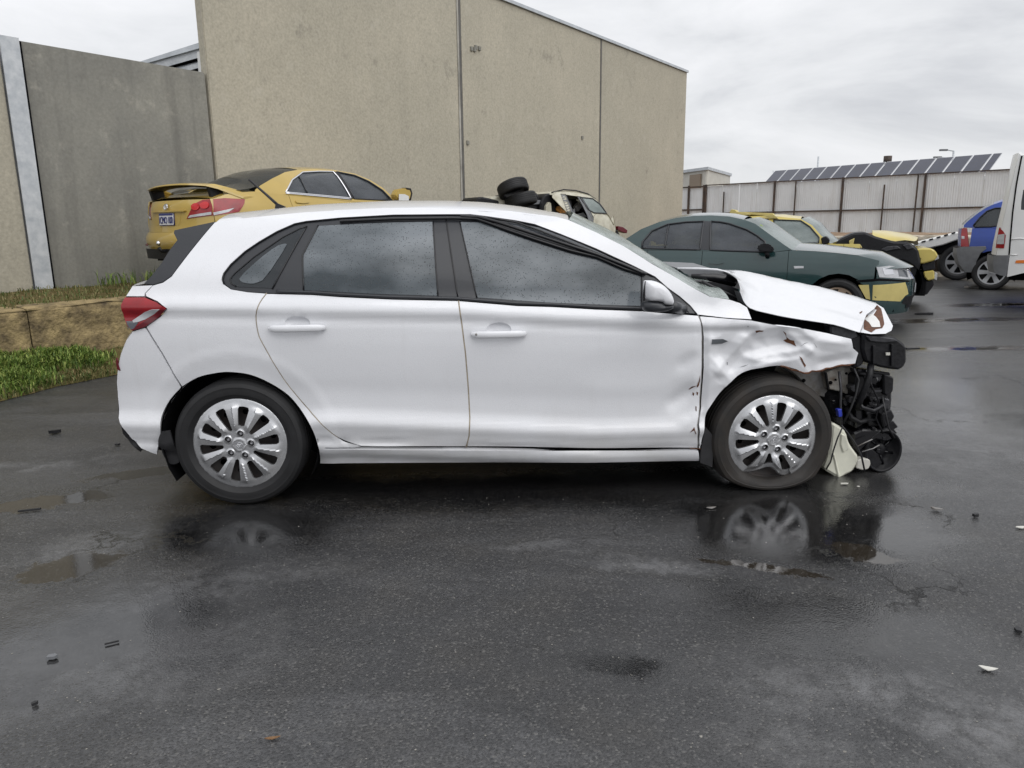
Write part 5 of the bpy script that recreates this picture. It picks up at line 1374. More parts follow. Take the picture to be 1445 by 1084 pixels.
# ================================================================== OTHER VEHICLES
WHEELS = {}
def road_wheel(parent, loc, Rr, rr, w, spokes, mt, sgn, name='wheel', rot=None):
    """Alloy wheel: tyre with a spoked rim child; meshes are shared between alike wheels."""
    key = (Rr, rr, w, spokes, mt, sgn)
    if key not in WHEELS:
        fl = Matrix.Identity(4) if sgn > 0 else Matrix.Scale(-1, 4, (0, 1, 0))
        def mk(nm, g, m_, ang=30):
            o = mesh(nm, [fl @ Vector(p) for p in g[0]], g[1], m_, None, True); shade_auto(o, ang); me = o.data; bpy.data.objects.remove(o); return me
        ty = mk('wheel', lathe_geo([(r, y) for r, y in tyre_prof(Rr, rr, w)], 48), M['rubber'], 25)
        holes = []
        for k in range(spokes):
            a0 = 2*math.pi*(k + .2)/spokes; a1 = 2*math.pi*(k + .8)/spokes; am = (a0 + a1)/2
            ro, ri = rr*.90, rr*.34
            pts = [(ro*math.cos(a0 + (a1-a0)*i/4), ro*math.sin(a0 + (a1-a0)*i/4)) for i in range(5)] + [(ri*math.cos(am + .12), ri*math.sin(am + .12)), (ri*math.cos(am - .12), ri*math.sin(am - .12))]
            holes.append(pts)
        rim = panel_geo([(rr*math.cos(2*math.pi*i/48), rr*math.sin(2*math.pi*i/48)) for i in range(48)],
                        lambda x, z: (x, w*.40 + .02*(1 - min(1, math.hypot(x, z)/rr)) - .012*math.sin(min(1, math.hypot(x, z)/rr)*math.pi), z), rr*.11, holes, .025, Vector((0, -1, 0)))
        rm = mk('rim', rim, M[mt])
        bk = mk('rim_barrel', lathe_geo([(rr, w*.40), (rr*.93, w*.3), (rr*.9, -w*.1), (.02, -w*.12)], 32), M['engine'])
        nt_ = mk('hub_cap', lathe_geo([(0, w*.40+.028), (.026, w*.40+.026), (.032, w*.40+.012)], 16), M[mt])
        WHEELS[key] = (ty, rm, bk, nt_)
    ty, rm, bk, nt_ = WHEELS[key]
    o = bpy.data.objects.new(name, ty); COL.objects.link(o); o.parent = parent; o.location = loc
    if rot is not None: o.rotation_euler = rot
    for nm, me in (('rim', rm), ('rim_barrel', bk), ('hub_cap', nt_)):
        c = bpy.data.objects.new(nm, me); COL.objects.link(c); c.parent = o
    return o

class Car:
    def __init__(s, name, label, cat, frame, W, vtab, ptab, belt=None):
        s.F = frame; s.root = thing(name, label, cat, frame.O, frame.psi)
        vf, pf = pchip(*zip(*vtab)), pchip(*zip(*ptab)); s.W = W
        s.v = lambda u, z: W + vf(z) + pf(u)
    def q(s, pts, lo=.3, hi=None):
        return [s.F.on(x, y, s.v, lo, hi or s.W + .05) for x, y in pts]
    def skin(s, off=0): return lambda u, z: s.F.loc(u, s.v(u, z) + off, z)
    def skin2(s, off=0): return lambda u, z: s.F.loc(u, -s.v(u, z) - off, z)
    def side(s, name, uz, mt, off=0, step=.07, holes=(), par=None, both=False, flange=.012, ins=0, label=None):
        if ins: uz = inset(uz, ins)
        m_ = M[mt] if isinstance(mt, str) else mt
        o = panel(name, uz, s.skin(off), m_, par or s.root, step, holes, flange)
        if label: o['label'] = label
        if both: panel(name, uz, s.skin2(off), m_, par or s.root, step, holes, flange)
        return o
    def strip(s, name, uz, r, mt, off=.003, par=None):
        q = resample(uz, .06, False); return tube(name, [s.F.loc(u, s.v(u, z) + off, z) for u, z in q], r, M[mt], par or s.root, 6)
    def span(s, name, uz, mt, bz=0.0, bu=0.0, pw=2.4, n=20, ns=14, off=0, par=None, vmin=.2, rumple=0):
        pts = [(u, max(vmin, s.v(u, z) + off), z) for u, z in uz]
        def fn(a, t):
            f = a * (len(pts) - 1); i = min(int(f), len(pts) - 2); k = f - i
            u, v, z = (pts[i][c]*(1-k) + pts[i+1][c]*k for c in range(3)); x = 1 - 2*t; g = 1 - abs(x) ** pw
            b1 = bz(a) if callable(bz) else bz
            r = (mnoise.noise(Vector((u*4, x*3, z*4))) * rumple) if rumple else 0
            return s.F.loc(u + (bu(a) if callable(bu) else bu)*g + r, v*x, z + b1*g + r)
        return grid(name, fn, ns, n, M[mt] if isinstance(mt, str) else mt, par or s.root)
def arc(uc, zc, r, z0, n=12, rev=False):
    a0 = math.asin(max(-1, min(1, (z0 - zc)/r))); pts = []
    for i in range(n + 1):
        a = math.pi - a0 - (math.pi - 2*a0)*i/n; pts.append((uc + r*math.cos(a), zc + r*math.sin(a)))
    return pts[::-1] if rev else pts
def cutp(path, a, b):
    """Portion of a left-to-right polyline between u=a and u=b."""
    def zi(u): return float(np.interp(u, [p[0] for p in path], [p[1] for p in path]))
    return [(a, zi(a))] + [p for p in path if a + 1e-4 < p[0] < b - 1e-4] + [(b, zi(b))]
def well2(c, uc, zc, r, v1=.45):
    for sg in (1, -1):
        V, F = [], []; n = 16
        for i in range(n + 1):
            a = R(-25 + 230*i/n); V += [c.F.loc(uc + r*math.cos(a), sg*(c.W - .06), zc + r*math.sin(a)), c.F.loc(uc + r*math.cos(a), sg*v1, zc + r*math.sin(a))]
        for i in range(n): F.append((2*i, 2*i+2, 2*i+3, 2*i+1))
        b = len(V); V.append(c.F.loc(uc, sg*v1, zc)); F += [(2*i+1, 2*i+3, b) for i in range(n)]
        mesh('wheel_well', V, F, M['void'], c.root)
def body_box(c, u0, u1, z0, z1, v, name='underbody'): return box(name, u0, u1, -v, v, z0, z1, M['void'], c.root)
def seats(c, us, zs=.42, vv=.36):
    for u in us:
        for v in (vv, -vv):
            prism('seat_back', [c.F.loc(u, v - .22, zs), c.F.loc(u + .14, v - .22, zs), c.F.loc(u - .06, v - .2, zs + .62), c.F.loc(u - .16, v - .2, zs + .62)], (0, .42 if c.F.side > 0 else -.42, 0), M['fabric'], c.root, .03)
            box('head_rest', u - .18, u - .07, -v - .12, -v + .12, zs + .64, zs + .80, M['fabric'], c.root, .03)

SED_V = [(.15,-.10),(.24,-.045),(.34,-.018),(.5,-.008),(.66,0),(.76,-.006),(.84,-.020),(.92,-.038),(.97,-.062),(1.05,-.095),(1.2,-.185),(1.32,-.275),(1.40,-.36),(1.5,-.48)]
def paint(name, c, rough=.3, coat=.7, var=.05): return wet(mat(name, c, rough, coat=coat, var=var, vscale=3), 150, .35)
M['green'] = paint('dark_green_paint', (.015, .045, .046), .22, .8, .08)
M['yellow'] = paint('taxi_yellow_paint', (.56, .45, .115), .35, .5, .06)
M['yellow_patch'] = mat('yellow_paint_patch', (.55, .46, .17), .55, var=.08, vscale=6)
M['gold'] = paint('gold_yellow_paint', (.48, .335, .075), .28, .8, .05)
M['blue'] = paint('blue_paint', (.004, .040, .28), .3, .35, .06)
M['vanwhite'] = paint('van_white_paint', (.74, .74, .73), .4, .4, .04)
M['ivory'] = mat('dirty_ivory_paint', (.62, .60, .50), .5, var2=(.42, .39, .30), vscale=6)
M['bronze'] = mat('bronze_alloy', (.36, .27, .20), .4, metal=.4, var=.25, vscale=9)
M['alloy'] = mat('silver_alloy', (.55, .56, .58), .3, metal=.6, var=.1, vscale=8)

# ------------------------------------------------------------------ dark green sedan
gw = at_y(1181, 421, 9.4); gpsi = R(-24)
GF = Frame((0, 0, 0), gpsi, -1); GF.O = Vector((gw.x, gw.y, 0)) - GF.eu * 2.83 - GF.ev * .82
G = Car('green_sedan', 'dark green sedan with a yellow patch on its front bumper, parked behind the white hatchback', 'car', GF, .925, SED_V,
        [(-1.3,-.30),(-1.15,-.15),(-.9,-.06),(-.3,-.012),(.4,0),(2.5,0),(2.9,-.012),(3.2,-.05),(3.45,-.12),(3.6,-.20),(3.72,-.32),(3.8,-.5)])
gq = G.q
fwz = .325; ZS = .23
g_hood = [gq([p])[0] for p in ((1117,353),(1150,354.5),(1180,357),(1212,360.5),(1236,364.8))]
g_hood = [p for p in g_hood if p[0] < 3.2]; g_hood.append((3.28, g_hood[-1][1] - (3.28 - g_hood[-1][0]) * .26))
g_belt = gq([(909,353.2),(950,353.4),(991,354),(1040,355.5),(1083,357),(1117,353)])
g_trunk = [(-1.10,.985),(-.8,1.03),(-.45,1.035)]
g_sh = g_trunk + [(-.2, 1.02)] + [(u, z - .0) for u, z in g_belt[:-1]] + g_hood
g_sh = sorted(g_sh)
g_bot = [(-1.14,.30),(-.8,.25)] + arc(0, fwz, .385, ZS) + [(.8,ZS),(2.0,ZS)] + arc(2.83, fwz, .385, ZS) + [(3.3,.22),(3.58,.24)]
dA = gq([(1113.5,352)])[0][0]; dB = gq([(991.5,355)])[0][0]; dC = gq([(912,353.5)])[0][0]
def gpanel(name, a, b, mt='green', **k):
    return G.side(name, cutp(g_bot, a, b) + cutp(g_sh, a, b)[::-1], mt, ins=.003, both=True, **k)
G_T = -1.10
gpanel('quarter_panel', G_T, dC + .02); gpanel('rear_door', dC + .02, dB); gpanel('front_door', dB, dA)
lampline = gq([(1222,392),(1241,391.5),(1281,394.5)])
g_fb = gq([(1222,393.5),(1241,393),(1281,396.5),(1296,397)]) 
fen_top = cutp(g_sh, dA, g_hood[-1][0])
G.side('front_fender', cutp(g_bot, dA, 2.83 + .30)[:-1] + arc(2.83, fwz, .385, ZS)[-5:-3] + [(3.215, .52), (3.22, .545)] + gq([(1234,391.5),(1235.5,377)]) + [(3.275, g_hood[-1][1] - .05)] + fen_top[::-1], 'green', ins=.003, both=True)
NU = 3.28
def nose_c(w, z, off=0, sg=1):
    if w <= NU: return GF.loc(w, sg * (G.v(w, z) + off), z)
    t = max(0.0, 1 - (w - NU)); zz = max(0, min(1, (z - .22) / .55))
    bulge = .43 + .03 * math.sin(zz * math.pi) - .10 * max(0, (z - .62) / .2)
    return GF.loc(NU + bulge * (1 - t ** 2.5) + off * (1 - t ** 4), sg * (G.v(NU, z) + off * t ** 4) * t, z)
def ncf(off, sg=1): return lambda w, z: nose_c(w, z, off, sg)
def to_world(F, p): return F.O + F.eu * p.x + F.ey * p.y + Vector((0, 0, p.z))
def nq(pts):
    res = []
    for x, y in pts:
        w0, w1, z0, z1 = 2.7, NU + 1, .1, 1.05; best = None
        for it in range(6):
            cand = []
            for i in range(13):
                for j in range(13):
                    w = w0 + (w1 - w0)*i/12; z = z0 + (z1 - z0)*j/12
                    p = proj(to_world(GF, nose_c(w, z))); cand.append(((p[0]-x)**2 + (p[1]-y)**2, w, z))
            best = min(cand); dw, dz = (w1 - w0)/5, (z1 - z0)/5
            w0, w1, z0, z1 = max(2.7, best[1] - dw), min(NU + 1, best[1] + dw), best[2] - dz, best[2] + dz
        res.append((best[1], best[2]))
    return res
bt = nq([(1208,395.5),(1241,394),(1281,396.5)]); bz_top = bt[2][1]
for sg in (1, -1):
    panel('front_bumper', inset(arc(2.83, fwz, .385, ZS)[-4:] + [(3.2,.19),(NU + 1,.20),(NU + 1,bz_top)] + bt[::-1], .002), ncf(0, sg), M['green'], G.root, .05)
yp = panel('painted_patch', nq([(1232,402.5),(1277,398.5),(1281.5,415),(1277,417.5),(1270,425.5),(1231,423.5)]), ncf(.004), M['yellow_patch'], G.root, .05); yp['label'] = 'yellow painted patch on the front bumper'
panel('painted_patch', nq([(1211.5,402.5),(1226,402),(1228,423),(1222,421.5)]), ncf(.004), M['yellow_patch'], G.root, .05)
panel('bumper_groove', nq([(1210,395.5),(1241,393),(1283,396),(1283,398),(1241,396.5),(1210,399)]), ncf(.003), M['void'], G.root, .05)
lamp = [(1237,377),(1254.5,375),(1284,379.8),(1291,392),(1280,394),(1241,391.3)]
hl = panel('headlamp', nq(lamp), ncf(.006), M['lens'], G.root, .04); panel('headlamp', nq(lamp), ncf(.006, -1), M['lens'], G.root, .04)
for pts, mt in (([(1245,378.5),(1259,377.5),(1261,387),(1248,388)], 'chrome'), ([(1266,380.5),(1278,382),(1280,391),(1268,390)], 'smoke')):
    panel('lamp_reflector', nq(pts), ncf(.010), M[mt], hl, .03, (), .006)
gz = nq([(1290,390)])[0][1]; gz1 = nq([(1283,379)])[0][1]
for sg in (1, -1):
    panel('nose', [(NU - .02, bz_top + .003), (NU + 1, bz_top + .003), (NU + 1, gz1 + .03), (NU - .02, gz1 + .03)], ncf(0, sg), M['green'], G.root, .06)
    panel('grille', [(NU + .62, bz_top + .01), (NU + 1, bz_top + .01), (NU + 1, gz1 + .0), (NU + .56, gz1 + .0)], ncf(.006, sg), M['engine'], G.root, .05)
    panel('lower_intake', [(NU + .50, .25), (NU + 1, .25), (NU + 1, .40), (NU + .45, .40)], ncf(.006, sg), M['engine'], G.root, .06)
    tube('grille_chrome', [nose_c(NU + .56 + .44*i/8, gz1 + .003, .010, sg) for i in range(9)], .012, M['chrome'], G.root)
panel('fog_lamp_recess', nq([(1272,428),(1277,418.5),(1292,417),(1288,427),(1280,431)]), ncf(.006), M['engine'], G.root, .05)
G.side('side_marker', gq([(1120,375.5),(1134,375.5),(1134,378.5),(1121,379)]), 'lens', .006, flange=.006)
gh = gq([(876,341.5),(882,338),(904.6,323.5),(929.5,313.6),(954.4,307.6),(979,304.6),(1004,304),(1029,305.5),(1050,310),(1066,316),(1085,330),(1103,343),(1117,352.5)], .3) + [(u, z) for u, z in g_belt[:-1][::-1]] 
gr = gq([(906,350.5),(906.5,341.5),(919.5,326),(942,316.5),(968,313.2),(993.5,312.3),(988,352.4),(950,351.5)]); gf_ = gq([(1003.5,312.3),(1016,313),(1029,315.4),(1054,324),(1068,332),(1079.5,341),(1080.5,355.5),(1040,354.3),(1002,352.8)])
G.side('greenhouse', gh, 'green', 0, .06, [gr, gf_], both=True)
for nm, pg in (('rear_door_glass', gr), ('front_door_glass', gf_)):
    o = G.side(nm, pg, 'glass_grey', -.012, .08, both=True, flange=0)
    G.strip('window_trim', pg + pg[:1], .012, 'satin', .002, o)
G.strip('window_divider', gq([(944,316),(938,351.5)]), .010, 'satin', .0)
gpb = gq([(994,312),(1003,312.3),(1001.5,353),(988.5,352.5)]); G.side('door_pillar', gpb, 'satin', .003)
roof_e = [gh[i] for i in range(3, 9)]
G.span('roof', roof_e, 'green', bz=.045, ns=16)
G.span('windscreen', [gh[i] for i in range(8, 13)], 'glass_pale', bz=.035, bu=.14)
G.span('rear_window', [(-.48, 1.045), (-.25,1.06)] + [gh[i] for i in range(1, 4)], 'glass_dark', bz=.02, bu=-.01)
G.span('hood', g_hood[:-1] + [(NU, gz1 + .032)], 'green', bz=lambda a: .075 * (1 - a) + .004, bu=lambda a: .05 + .385*a**1.6, pw=2.5, ns=20)
G.span('boot_lid', [(-1.10,.985),(-.8,1.03),(-.45,1.035)], 'green', bz=.05, bu=-.03)
G.span('tail', [(-1.10,.985),(-1.16,.8),(-1.18,.5),(-1.14,.30)], 'green', bu=-.10, pw=3)
npq = [nose_c(NU + .80, z, .014, sg) for sg, z in ((1,.44),(-1,.44),(-1,.56),(1,.56))]
prism('number_plate', npq, (.012, 0, 0), M['lens'], G.root)
for u in (0, 2.83):
    for sg in (1, -1): road_wheel(G.root, G.F.loc(u, sg*.80, .323), .323, .215, .215, 5, 'bronze', -sg)
    well2(G, u, fwz, .39)
body_box(G, .38, 2.45, .20, .35, .82); body_box(G, -1.05, -.38, .28, .5, .7); body_box(G, 3.2, 3.5, .22, .5, .62); body_box(G, -.4, 3.2, .36, .55, .6, 'floor_pan')
seats(G, (1.55, .55))
G.side('door_handle', gq([(1001,369.5),(1012,368.5),(1021,369.5),(1021,371.5),(1012,373),(1001,371.8)]), 'green', .018, .05, flange=.016)
G.side('door_handle', gq([(916,367),(926,366),(935,367),(935,369),(926,370.5),(916,369.2)]), 'green', .018, .05, flange=.016)
# door mirror
mm_ = [GF.pt(x, y, 1.0) for x, y in ((1068,349),(1071,345),(1082,343.5),(1089,347),(1093,354),(1090,356.5),(1076,356),(1068.5,353.5))]
mo = prism('door_mirror', mm_, (0, .10, 0), M['engine'], G.root); bevel(mo, .02)
tube('mirror_stalk', [GF.pt(1082, 356, .96), GF.pt(1083, 362, .90)], .03, M['engine'], G.root)
M['tag_green'] = mat('lime_sticker', (.55, .75, .10), .6)
prism('inspection_sticker', [GF.pt(x, y, .60) for x, y in ((1069,318),(1074,317),(1083,325),(1078,327))], (0, .005, 0), M['tag_green'], G.root)

# ------------------------------------------------------------------ wrecked yellow taxi sedan beyond the green one
YF = Frame((0, 0, 0), R(-24), -1); yw_ = at_y(1262, 392, 11.75); YF.O = Vector((yw_.x, yw_.y, .06)) - YF.eu * 2.83 - YF.ev * .82
Y = Car('yellow_sedan', 'yellow sedan with its front torn open, behind the dark green sedan', 'car', YF, .925, SED_V,
        [(-1.3,-.30),(-1.15,-.15),(-.9,-.06),(-.3,-.012),(.4,0),(2.5,0),(2.9,-.012),(3.2,-.05),(3.45,-.12),(3.6,-.20),(3.72,-.32),(3.8,-.5)])
yq = Y.q
ygh = yq([(985,338),(1000,326),(1020,312),(1046,306),(1070,305),(1100,306),(1130,309),(1146,318),(1158,332),(1172,344)])
y_sh = [(-1.10,.985),(-.8,1.03),(-.35,1.03), ygh[0], (.5,.97),(1.6,.95), (ygh[-1][0], ygh[-1][1]), (2.65,.94),(2.95,.88)]
y_sh = sorted(y_sh)
y_bot = [(-1.14,.30),(-.8,.25)] + arc(0, fwz, .385, ZS) + [(.8,ZS),(2.0,ZS)] + arc(2.83, fwz, .385, ZS) + [(3.3,.22)]
for nm, a, b in (('quarter_panel', -1.1, .25), ('rear_door', .25, 1.05), ('front_door', 1.05, 2.06), ('front_fender', 2.06, 2.30)):
    Y.side(nm, cutp(y_bot, a, b) + cutp(y_sh, a, b)[::-1], 'yellow', ins=.003, both=True)
ywin = yq([(1092,310),(1130,311.5),(1143,320),(1156,335),(1155,343),(1092,343)]); ywin2 = yq([(1008,341),(1010,328),(1024,315),(1050,310.5),(1084,309.5),(1084,343)])
Y.side('greenhouse', ygh + [(1.6,.93),(.5,.95)], 'yellow', 0, .07, [ywin, ywin2], both=True)
for nm, pg in (('front_door_glass', ywin), ('rear_door_glass', ywin2)):
    o = Y.side(nm, pg, 'glass_pale', -.012, .09, both=True, flange=0); Y.strip('window_trim', pg + pg[:1], .011, 'satin', .002, o)
Y.span('roof', ygh[2:7], 'yellow', bz=.045, rumple=.008)
Y.span('windscreen', ygh[6:], 'glass_pale', bz=.04, bu=.12)
Y.span('rear_window', [(-.40,1.04)] + ygh[0:3], 'glass_dark', bz=.03, bu=-.1)
Y.span('boot_lid', [(-1.10,.985),(-.8,1.03),(-.4,1.035)], 'yellow', bz=.05)
Y.span('tail', [(-1.10,.985),(-1.16,.8),(-1.18,.5),(-1.14,.30)], 'yellow', bu=-.10, pw=3)
def yp_(x, y, v): return YF.pt(x, y, v)
def ychunk(name, pts, v, dep, mt, bev=.01, par=None):
    o = prism(name, [yp_(x, y, v) for x, y in pts], (0, dep, 0), M[mt], par or Y.root)
    if bev: bevel(o, bev, 1)
    return o
rt_ = ychunk('roof_tear', [(1029,300),(1032,295.5),(1037,296),(1040,299),(1090,301),(1094,306),(1060,303),(1036,303)], .55, .3, 'yellow_patch', .005)
for pts in ([(1040,302),(1052,300.5),(1060,303),(1048,305)], [(1076,304),(1092,303),(1098,308),(1086,308)]): ychunk('roof_scrap', pts, .66, .05, 'yellow_patch', .004)
ychunk('engine_bay', [(1176,349),(1184,338),(1204,329),(1222,328),(1236,334),(1262,341),(1284,342),(1296,352),(1300,372),(1290,400),(1176,400)], .80, 1.5, 'engine', .03)
for pts, v in (([(1243,352),(1252,348),(1266,347),(1272,351),(1264,352),(1250,355)], .72), ([(1206,347),(1214,345),(1217,350),(1208,351)], .74), ([(1198,340),(1206,336),(1204,346),(1199,348)], .74), ([(1274,346),(1284,344),(1290,350),(1280,353)], .72)):
    ychunk('engine_part', pts, v + .12, .1, 'engine2' if v < .73 else 'yellow_patch', .008)
hdm = loft_rows('crumpled_hood', [[yp_(x, y, .55) for x, y in ((1231,331),(1240,338),(1258,341.5),(1277,339),(1290,341))], [yp_(x, y, .35) for x, y in ((1231,327),(1249,331),(1265,333.5),(1282,334),(1294,338))],
                 [yp_(x, y, -.3) for x, y in ((1231,324),(1249,325.8),(1268,327.8),(1284,330),(1296,335))], [yp_(x, y, -.8) + Vector((0,0,-.15)) for x, y in ((1231,324),(1249,325.8),(1268,327.8),(1284,330),(1296,335))]], 20, M['yellow'], Y.root)
for v_ in hdm.data.vertices: v_.co.z += .02 * mnoise.noise(v_.co * 5)
ychunk('fender_scrap', [(1160,344),(1172,343),(1186,347),(1192,352),(1176,350)], .85, .06, 'yellow_patch', .004)
bumpY = ychunk('front_bumper', [(1284,353),(1300,350.5),(1314,350.5),(1320,354),(1324,361),(1318.5,368),(1302,372.5),(1296,372),(1298,366),(1292,360)], .70, 1.3, 'yellow', .02)
ychunk('bumper_intake', [(1300,374),(1304,371),(1319,369),(1320,380),(1303,383)], .64, 1.2, 'engine', .01)
ychunk('lower_bumper', [(1303,383.5),(1318,381.5),(1319,394),(1309,396.5),(1304,390)], .66, 1.25, 'yellow', .015)
ychunk('bumper_tip', [(1319,384),(1323,386),(1322,396),(1318,394)], .60, .12, 'lens', .004)
ychunk('front_skirt', [(1303,397),(1317,396),(1318,402),(1314,408),(1308,416),(1300,416)], .62, 1.1, 'engine', .01)
ychunk('headlamp', [(1316,357),(1324,360),(1325,365),(1319,368)], .45, .15, 'lens', .004)
mo = ychunk('door_mirror', [(1158,336),(1166,333),(1171,338),(1170,344),(1160,345)], .98, .1, 'engine', .015)
for u in (0, 2.83):
    for sg in (1, -1): road_wheel(Y.root, YF.loc(u, sg*.80, .26), .323, .215, .215, 7, 'alloy', -sg)
    well2(Y, u, fwz, .39)
body_box(Y, .38, 2.45, .12, .35, .82); body_box(Y, -1.05, -.38, .2, .5, .7); body_box(Y, 2.9, 3.3, .12, .5, .62); body_box(Y, -.4, 3.2, .36, .55, .6, 'floor_pan'); seats(Y, (1.55, .55))

# ------------------------------------------------------------------ gold sedan on the grass bank
cpsi = R(53)
CF = Frame((0, 0, 0), cpsi, -1)
cc_ = at_y(311, 300, 8.75); CZ = .70
CF.O = Vector((cc_.x, cc_.y, CZ)) + CF.eu * .95 - CF.ev * .82
Cm = Car('gold_sedan', 'gold yellow sedan with a boot spoiler parked on the raised grass bank', 'car', CF, .91, SED_V,
         [(-1.2,-.55),(-1.08,-.27),(-1.0,-.17),(-.88,-.10),(-.7,-.055),(-.3,-.015),(.4,0),(2.4,0),(2.75,-.02),(3.1,-.07),(3.4,-.16),(3.6,-.30),(3.7,-.5)])
def cq(pts, lo=.3):
    # same tracing, but z is measured from the bank the car stands on
    res = []
    for x, y in pts:
        v = .85
        for _ in range(14):
            u, z = CF.uz(x, y, v); z -= 0; v = .5*v + .5*min(.95, max(lo, Cm.v(u, z)))
        res.append(CF.uz(x, y, v))
    return res
c_gh = cq([(360,268),(367,262),(384,252),(402,243),(420,239.8),(439,238.6),(471,240),(500,245),(522,254),(540,265),(556,280)])
c_belt = cq([(360,272),(404,275),(451,279.5),(496,284.5),(556,288)])
c_deck = cq([(300,280),(318,274),(340,271),(360,270)])
c_sh = sorted(c_deck + c_belt[1:] + [(2.3,.93),(2.9,.86),(3.3,.74)])
c_bot = [(-1.02,.32),(-.8,.25)] + arc(0, .325, .375, ZS) + [(.8,ZS),(2.0,ZS)] + arc(2.775, .325, .375, ZS) + [(3.3,.24),(3.42,.26)]
u0c = c_deck[0][0]; uC = cq([(402,274)])[0][0]; uB = cq([(499,284)])[0][0]
for nm, a, b in (('quarter_panel', -.985, uC + .05), ('rear_door', uC + .05, uB), ('front_door', uB, 1.98), ('front_fender', 1.98, 3.3)):
    Cm.side(nm, cutp(c_bot, a, b) + cutp(c_sh, a, b)[::-1], 'gold', ins=.003, both=True)
cw1 = cq([(403,271.5),(412,254),(426.5,243.2),(450,242),(470,242.3),(495,279.8),(450,275.6)]); cw2 = cq([(475,242.5),(500,247.5),(520,256),(540,269),(553,283),(500,280.5)])
Cm.side('greenhouse', c_gh + [c_belt[4], c_belt[3], c_belt[2], c_belt[1], c_belt[0]], 'gold', 0, .06, [cw1, cw2], both=True)
for nm, pg in (('rear_door_glass', cw1), ('front_door_glass', cw2)):
    o = Cm.side(nm, pg, 'glass_grey', -.012, .08, both=True, flange=0); Cm.strip('window_trim', pg + pg[:1], .011, 'chrome' if nm[0] == 'r' else 'satin', .003, o)
Cm.side('door_pillar', cq([(470,242),(475,242.3),(500,281),(494.5,280)]), 'gloss', .004)
Cm.strip('window_divider', cq([(422,249),(434,273)]), .009, 'satin', 0)
Cm.strip('belt_moulding', cq([(403,273),(450,277.2),(496,281.5)]), .010, 'chrome', .004)
Cm.span('roof', c_gh[4:8], 'gold', bz=.05); Cm.span('windscreen', c_gh[7:], 'glass_dark', bz=.03, bu=.12)
rwd = Cm.span('rear_window', cq([(334,268.5),(352,266)]) + c_gh[1:5], 'glass_dark', bz=.035, bu=-.16)
Cm.span('boot_lid', c_deck, 'gold', bz=.03, bu=-.05)
Cm.span('hood', [(c_gh[-1][0], c_gh[-1][1]), (2.4,.95), (2.9,.86), (3.3,.74)], 'gold', bz=.06, bu=.06)
Cm.span('nose', [(3.3,.74),(3.4,.6),(3.42,.4),(3.40,.26)], 'gold', bu=.14, pw=2.4)
# tail: rows in (u, half width, z), wrapped round to the far side
TB = .16
def ctail(u0, z): return u0 - TB
trow = [(-.93, .99), (-.97, .93), (-.985, .80), (-.99, .70), (-1.01, .62), (-1.03, .45), (-1.01, .32)]
trow = [(u, max(.5, Cm.v(u, z)), z) for u, z in trow]
def tailpt(t, z, off=0):
    """t: -1 far side .. 1 near side; z height above the bank."""
    zs = [r[2] for r in trow][::-1]; u = float(np.interp(z, zs, [r[0] for r in trow][::-1])); v = float(np.interp(z, zs, [r[1] for r in trow][::-1]))
    a = abs(t); return CF.loc(u - TB * (1 - a ** 2.6) - off, v * t * (1 + off * .5), z)
grid('tail_panel', lambda a, b: tailpt(1 - 2*b, .99 - (.99 - .62) * a), 10, 24, M['gold'], Cm.root)
grid('rear_bumper', lambda a, b: tailpt(1 - 2*b, .618 - .30 * a, .012 + .03 * math.sin(min(1, a*1.6)*math.pi)), 10, 24, M['gold'], Cm.root)
tp = lambda off: (lambda t, z: tailpt(t, z, off))
panel('rear_valance', [(-.8,.30),(.8,.30),(.8,.42),(-.8,.42)], tp(.055), M['engine'], Cm.root, .08)
panel('boot_recess', [(-.34,.70),(.34,.70),(.40,.85),(-.40,.85)], tp(.003), M['gold'], Cm.root, .08)
panel('boot_ledge', [(-.50,.855),(.50,.855),(.52,.872),(-.52,.872)], tp(.03), M['gold'], Cm.root, .05, (), .03)
# lamps: near one wraps on to the side
_sl = cq([(303,281),(303,304)]); LT, LB = _sl[0][1], _sl[1][1]
ln_ = panel('tail_lamp', [(.985,LT),(.80,LT - .005),(.68,LT - .05),(.52,LB - .035),(.985,LB)], tp(.006), M['red'], Cm.root, .05, (), .02)
panel('lamp_clear_section', [(.97,LB + .04),(.60,LB + .005),(.55,LB - .025),(.97,LB + .008)], tp(.010), M['lens'], ln_, .05, (), .01)
for t_, z_ in ((.71,(LT + LB)/2 + .01),(.87,(LT + LB)/2 + .025)):
    panel('lamp_bulb_cover', [(t_ + .075*math.cos(a), z_ + .042*math.sin(a)) for a in [2*math.pi*i/14 for i in range(14)]], tp(.016), M['red_bright'] if 'red_bright' in M else M['red'], ln_, .03, (), .01)
lf_ = panel('tail_lamp', [(-.985,LT),(-.84,LT - .005),(-.74,LT - .05),(-.62,LB - .035),(-.985,LB)], tp(.006), M['red_dark'], Cm.root, .05, (), .02)
panel('lamp_clear_section', [(-.97,LB + .04),(-.68,LB + .005),(-.65,LB - .025),(-.97,LB + .008)], tp(.010), M['lens'], lf_, .05, (), .01)
sl_ = Cm.side('side_lamp', cq([(300,281),(317,279.6),(345,281.2),(344.4,287),(337,299),(318,302),(300,304.5)]), 'red', .008, .05, flange=.02)
Cm.side('lamp_clear_section', cq([(300,300),(312,297.5),(330,293.5),(322,299),(301,304)]), 'lens', .012, .05, par=sl_, flange=.006)
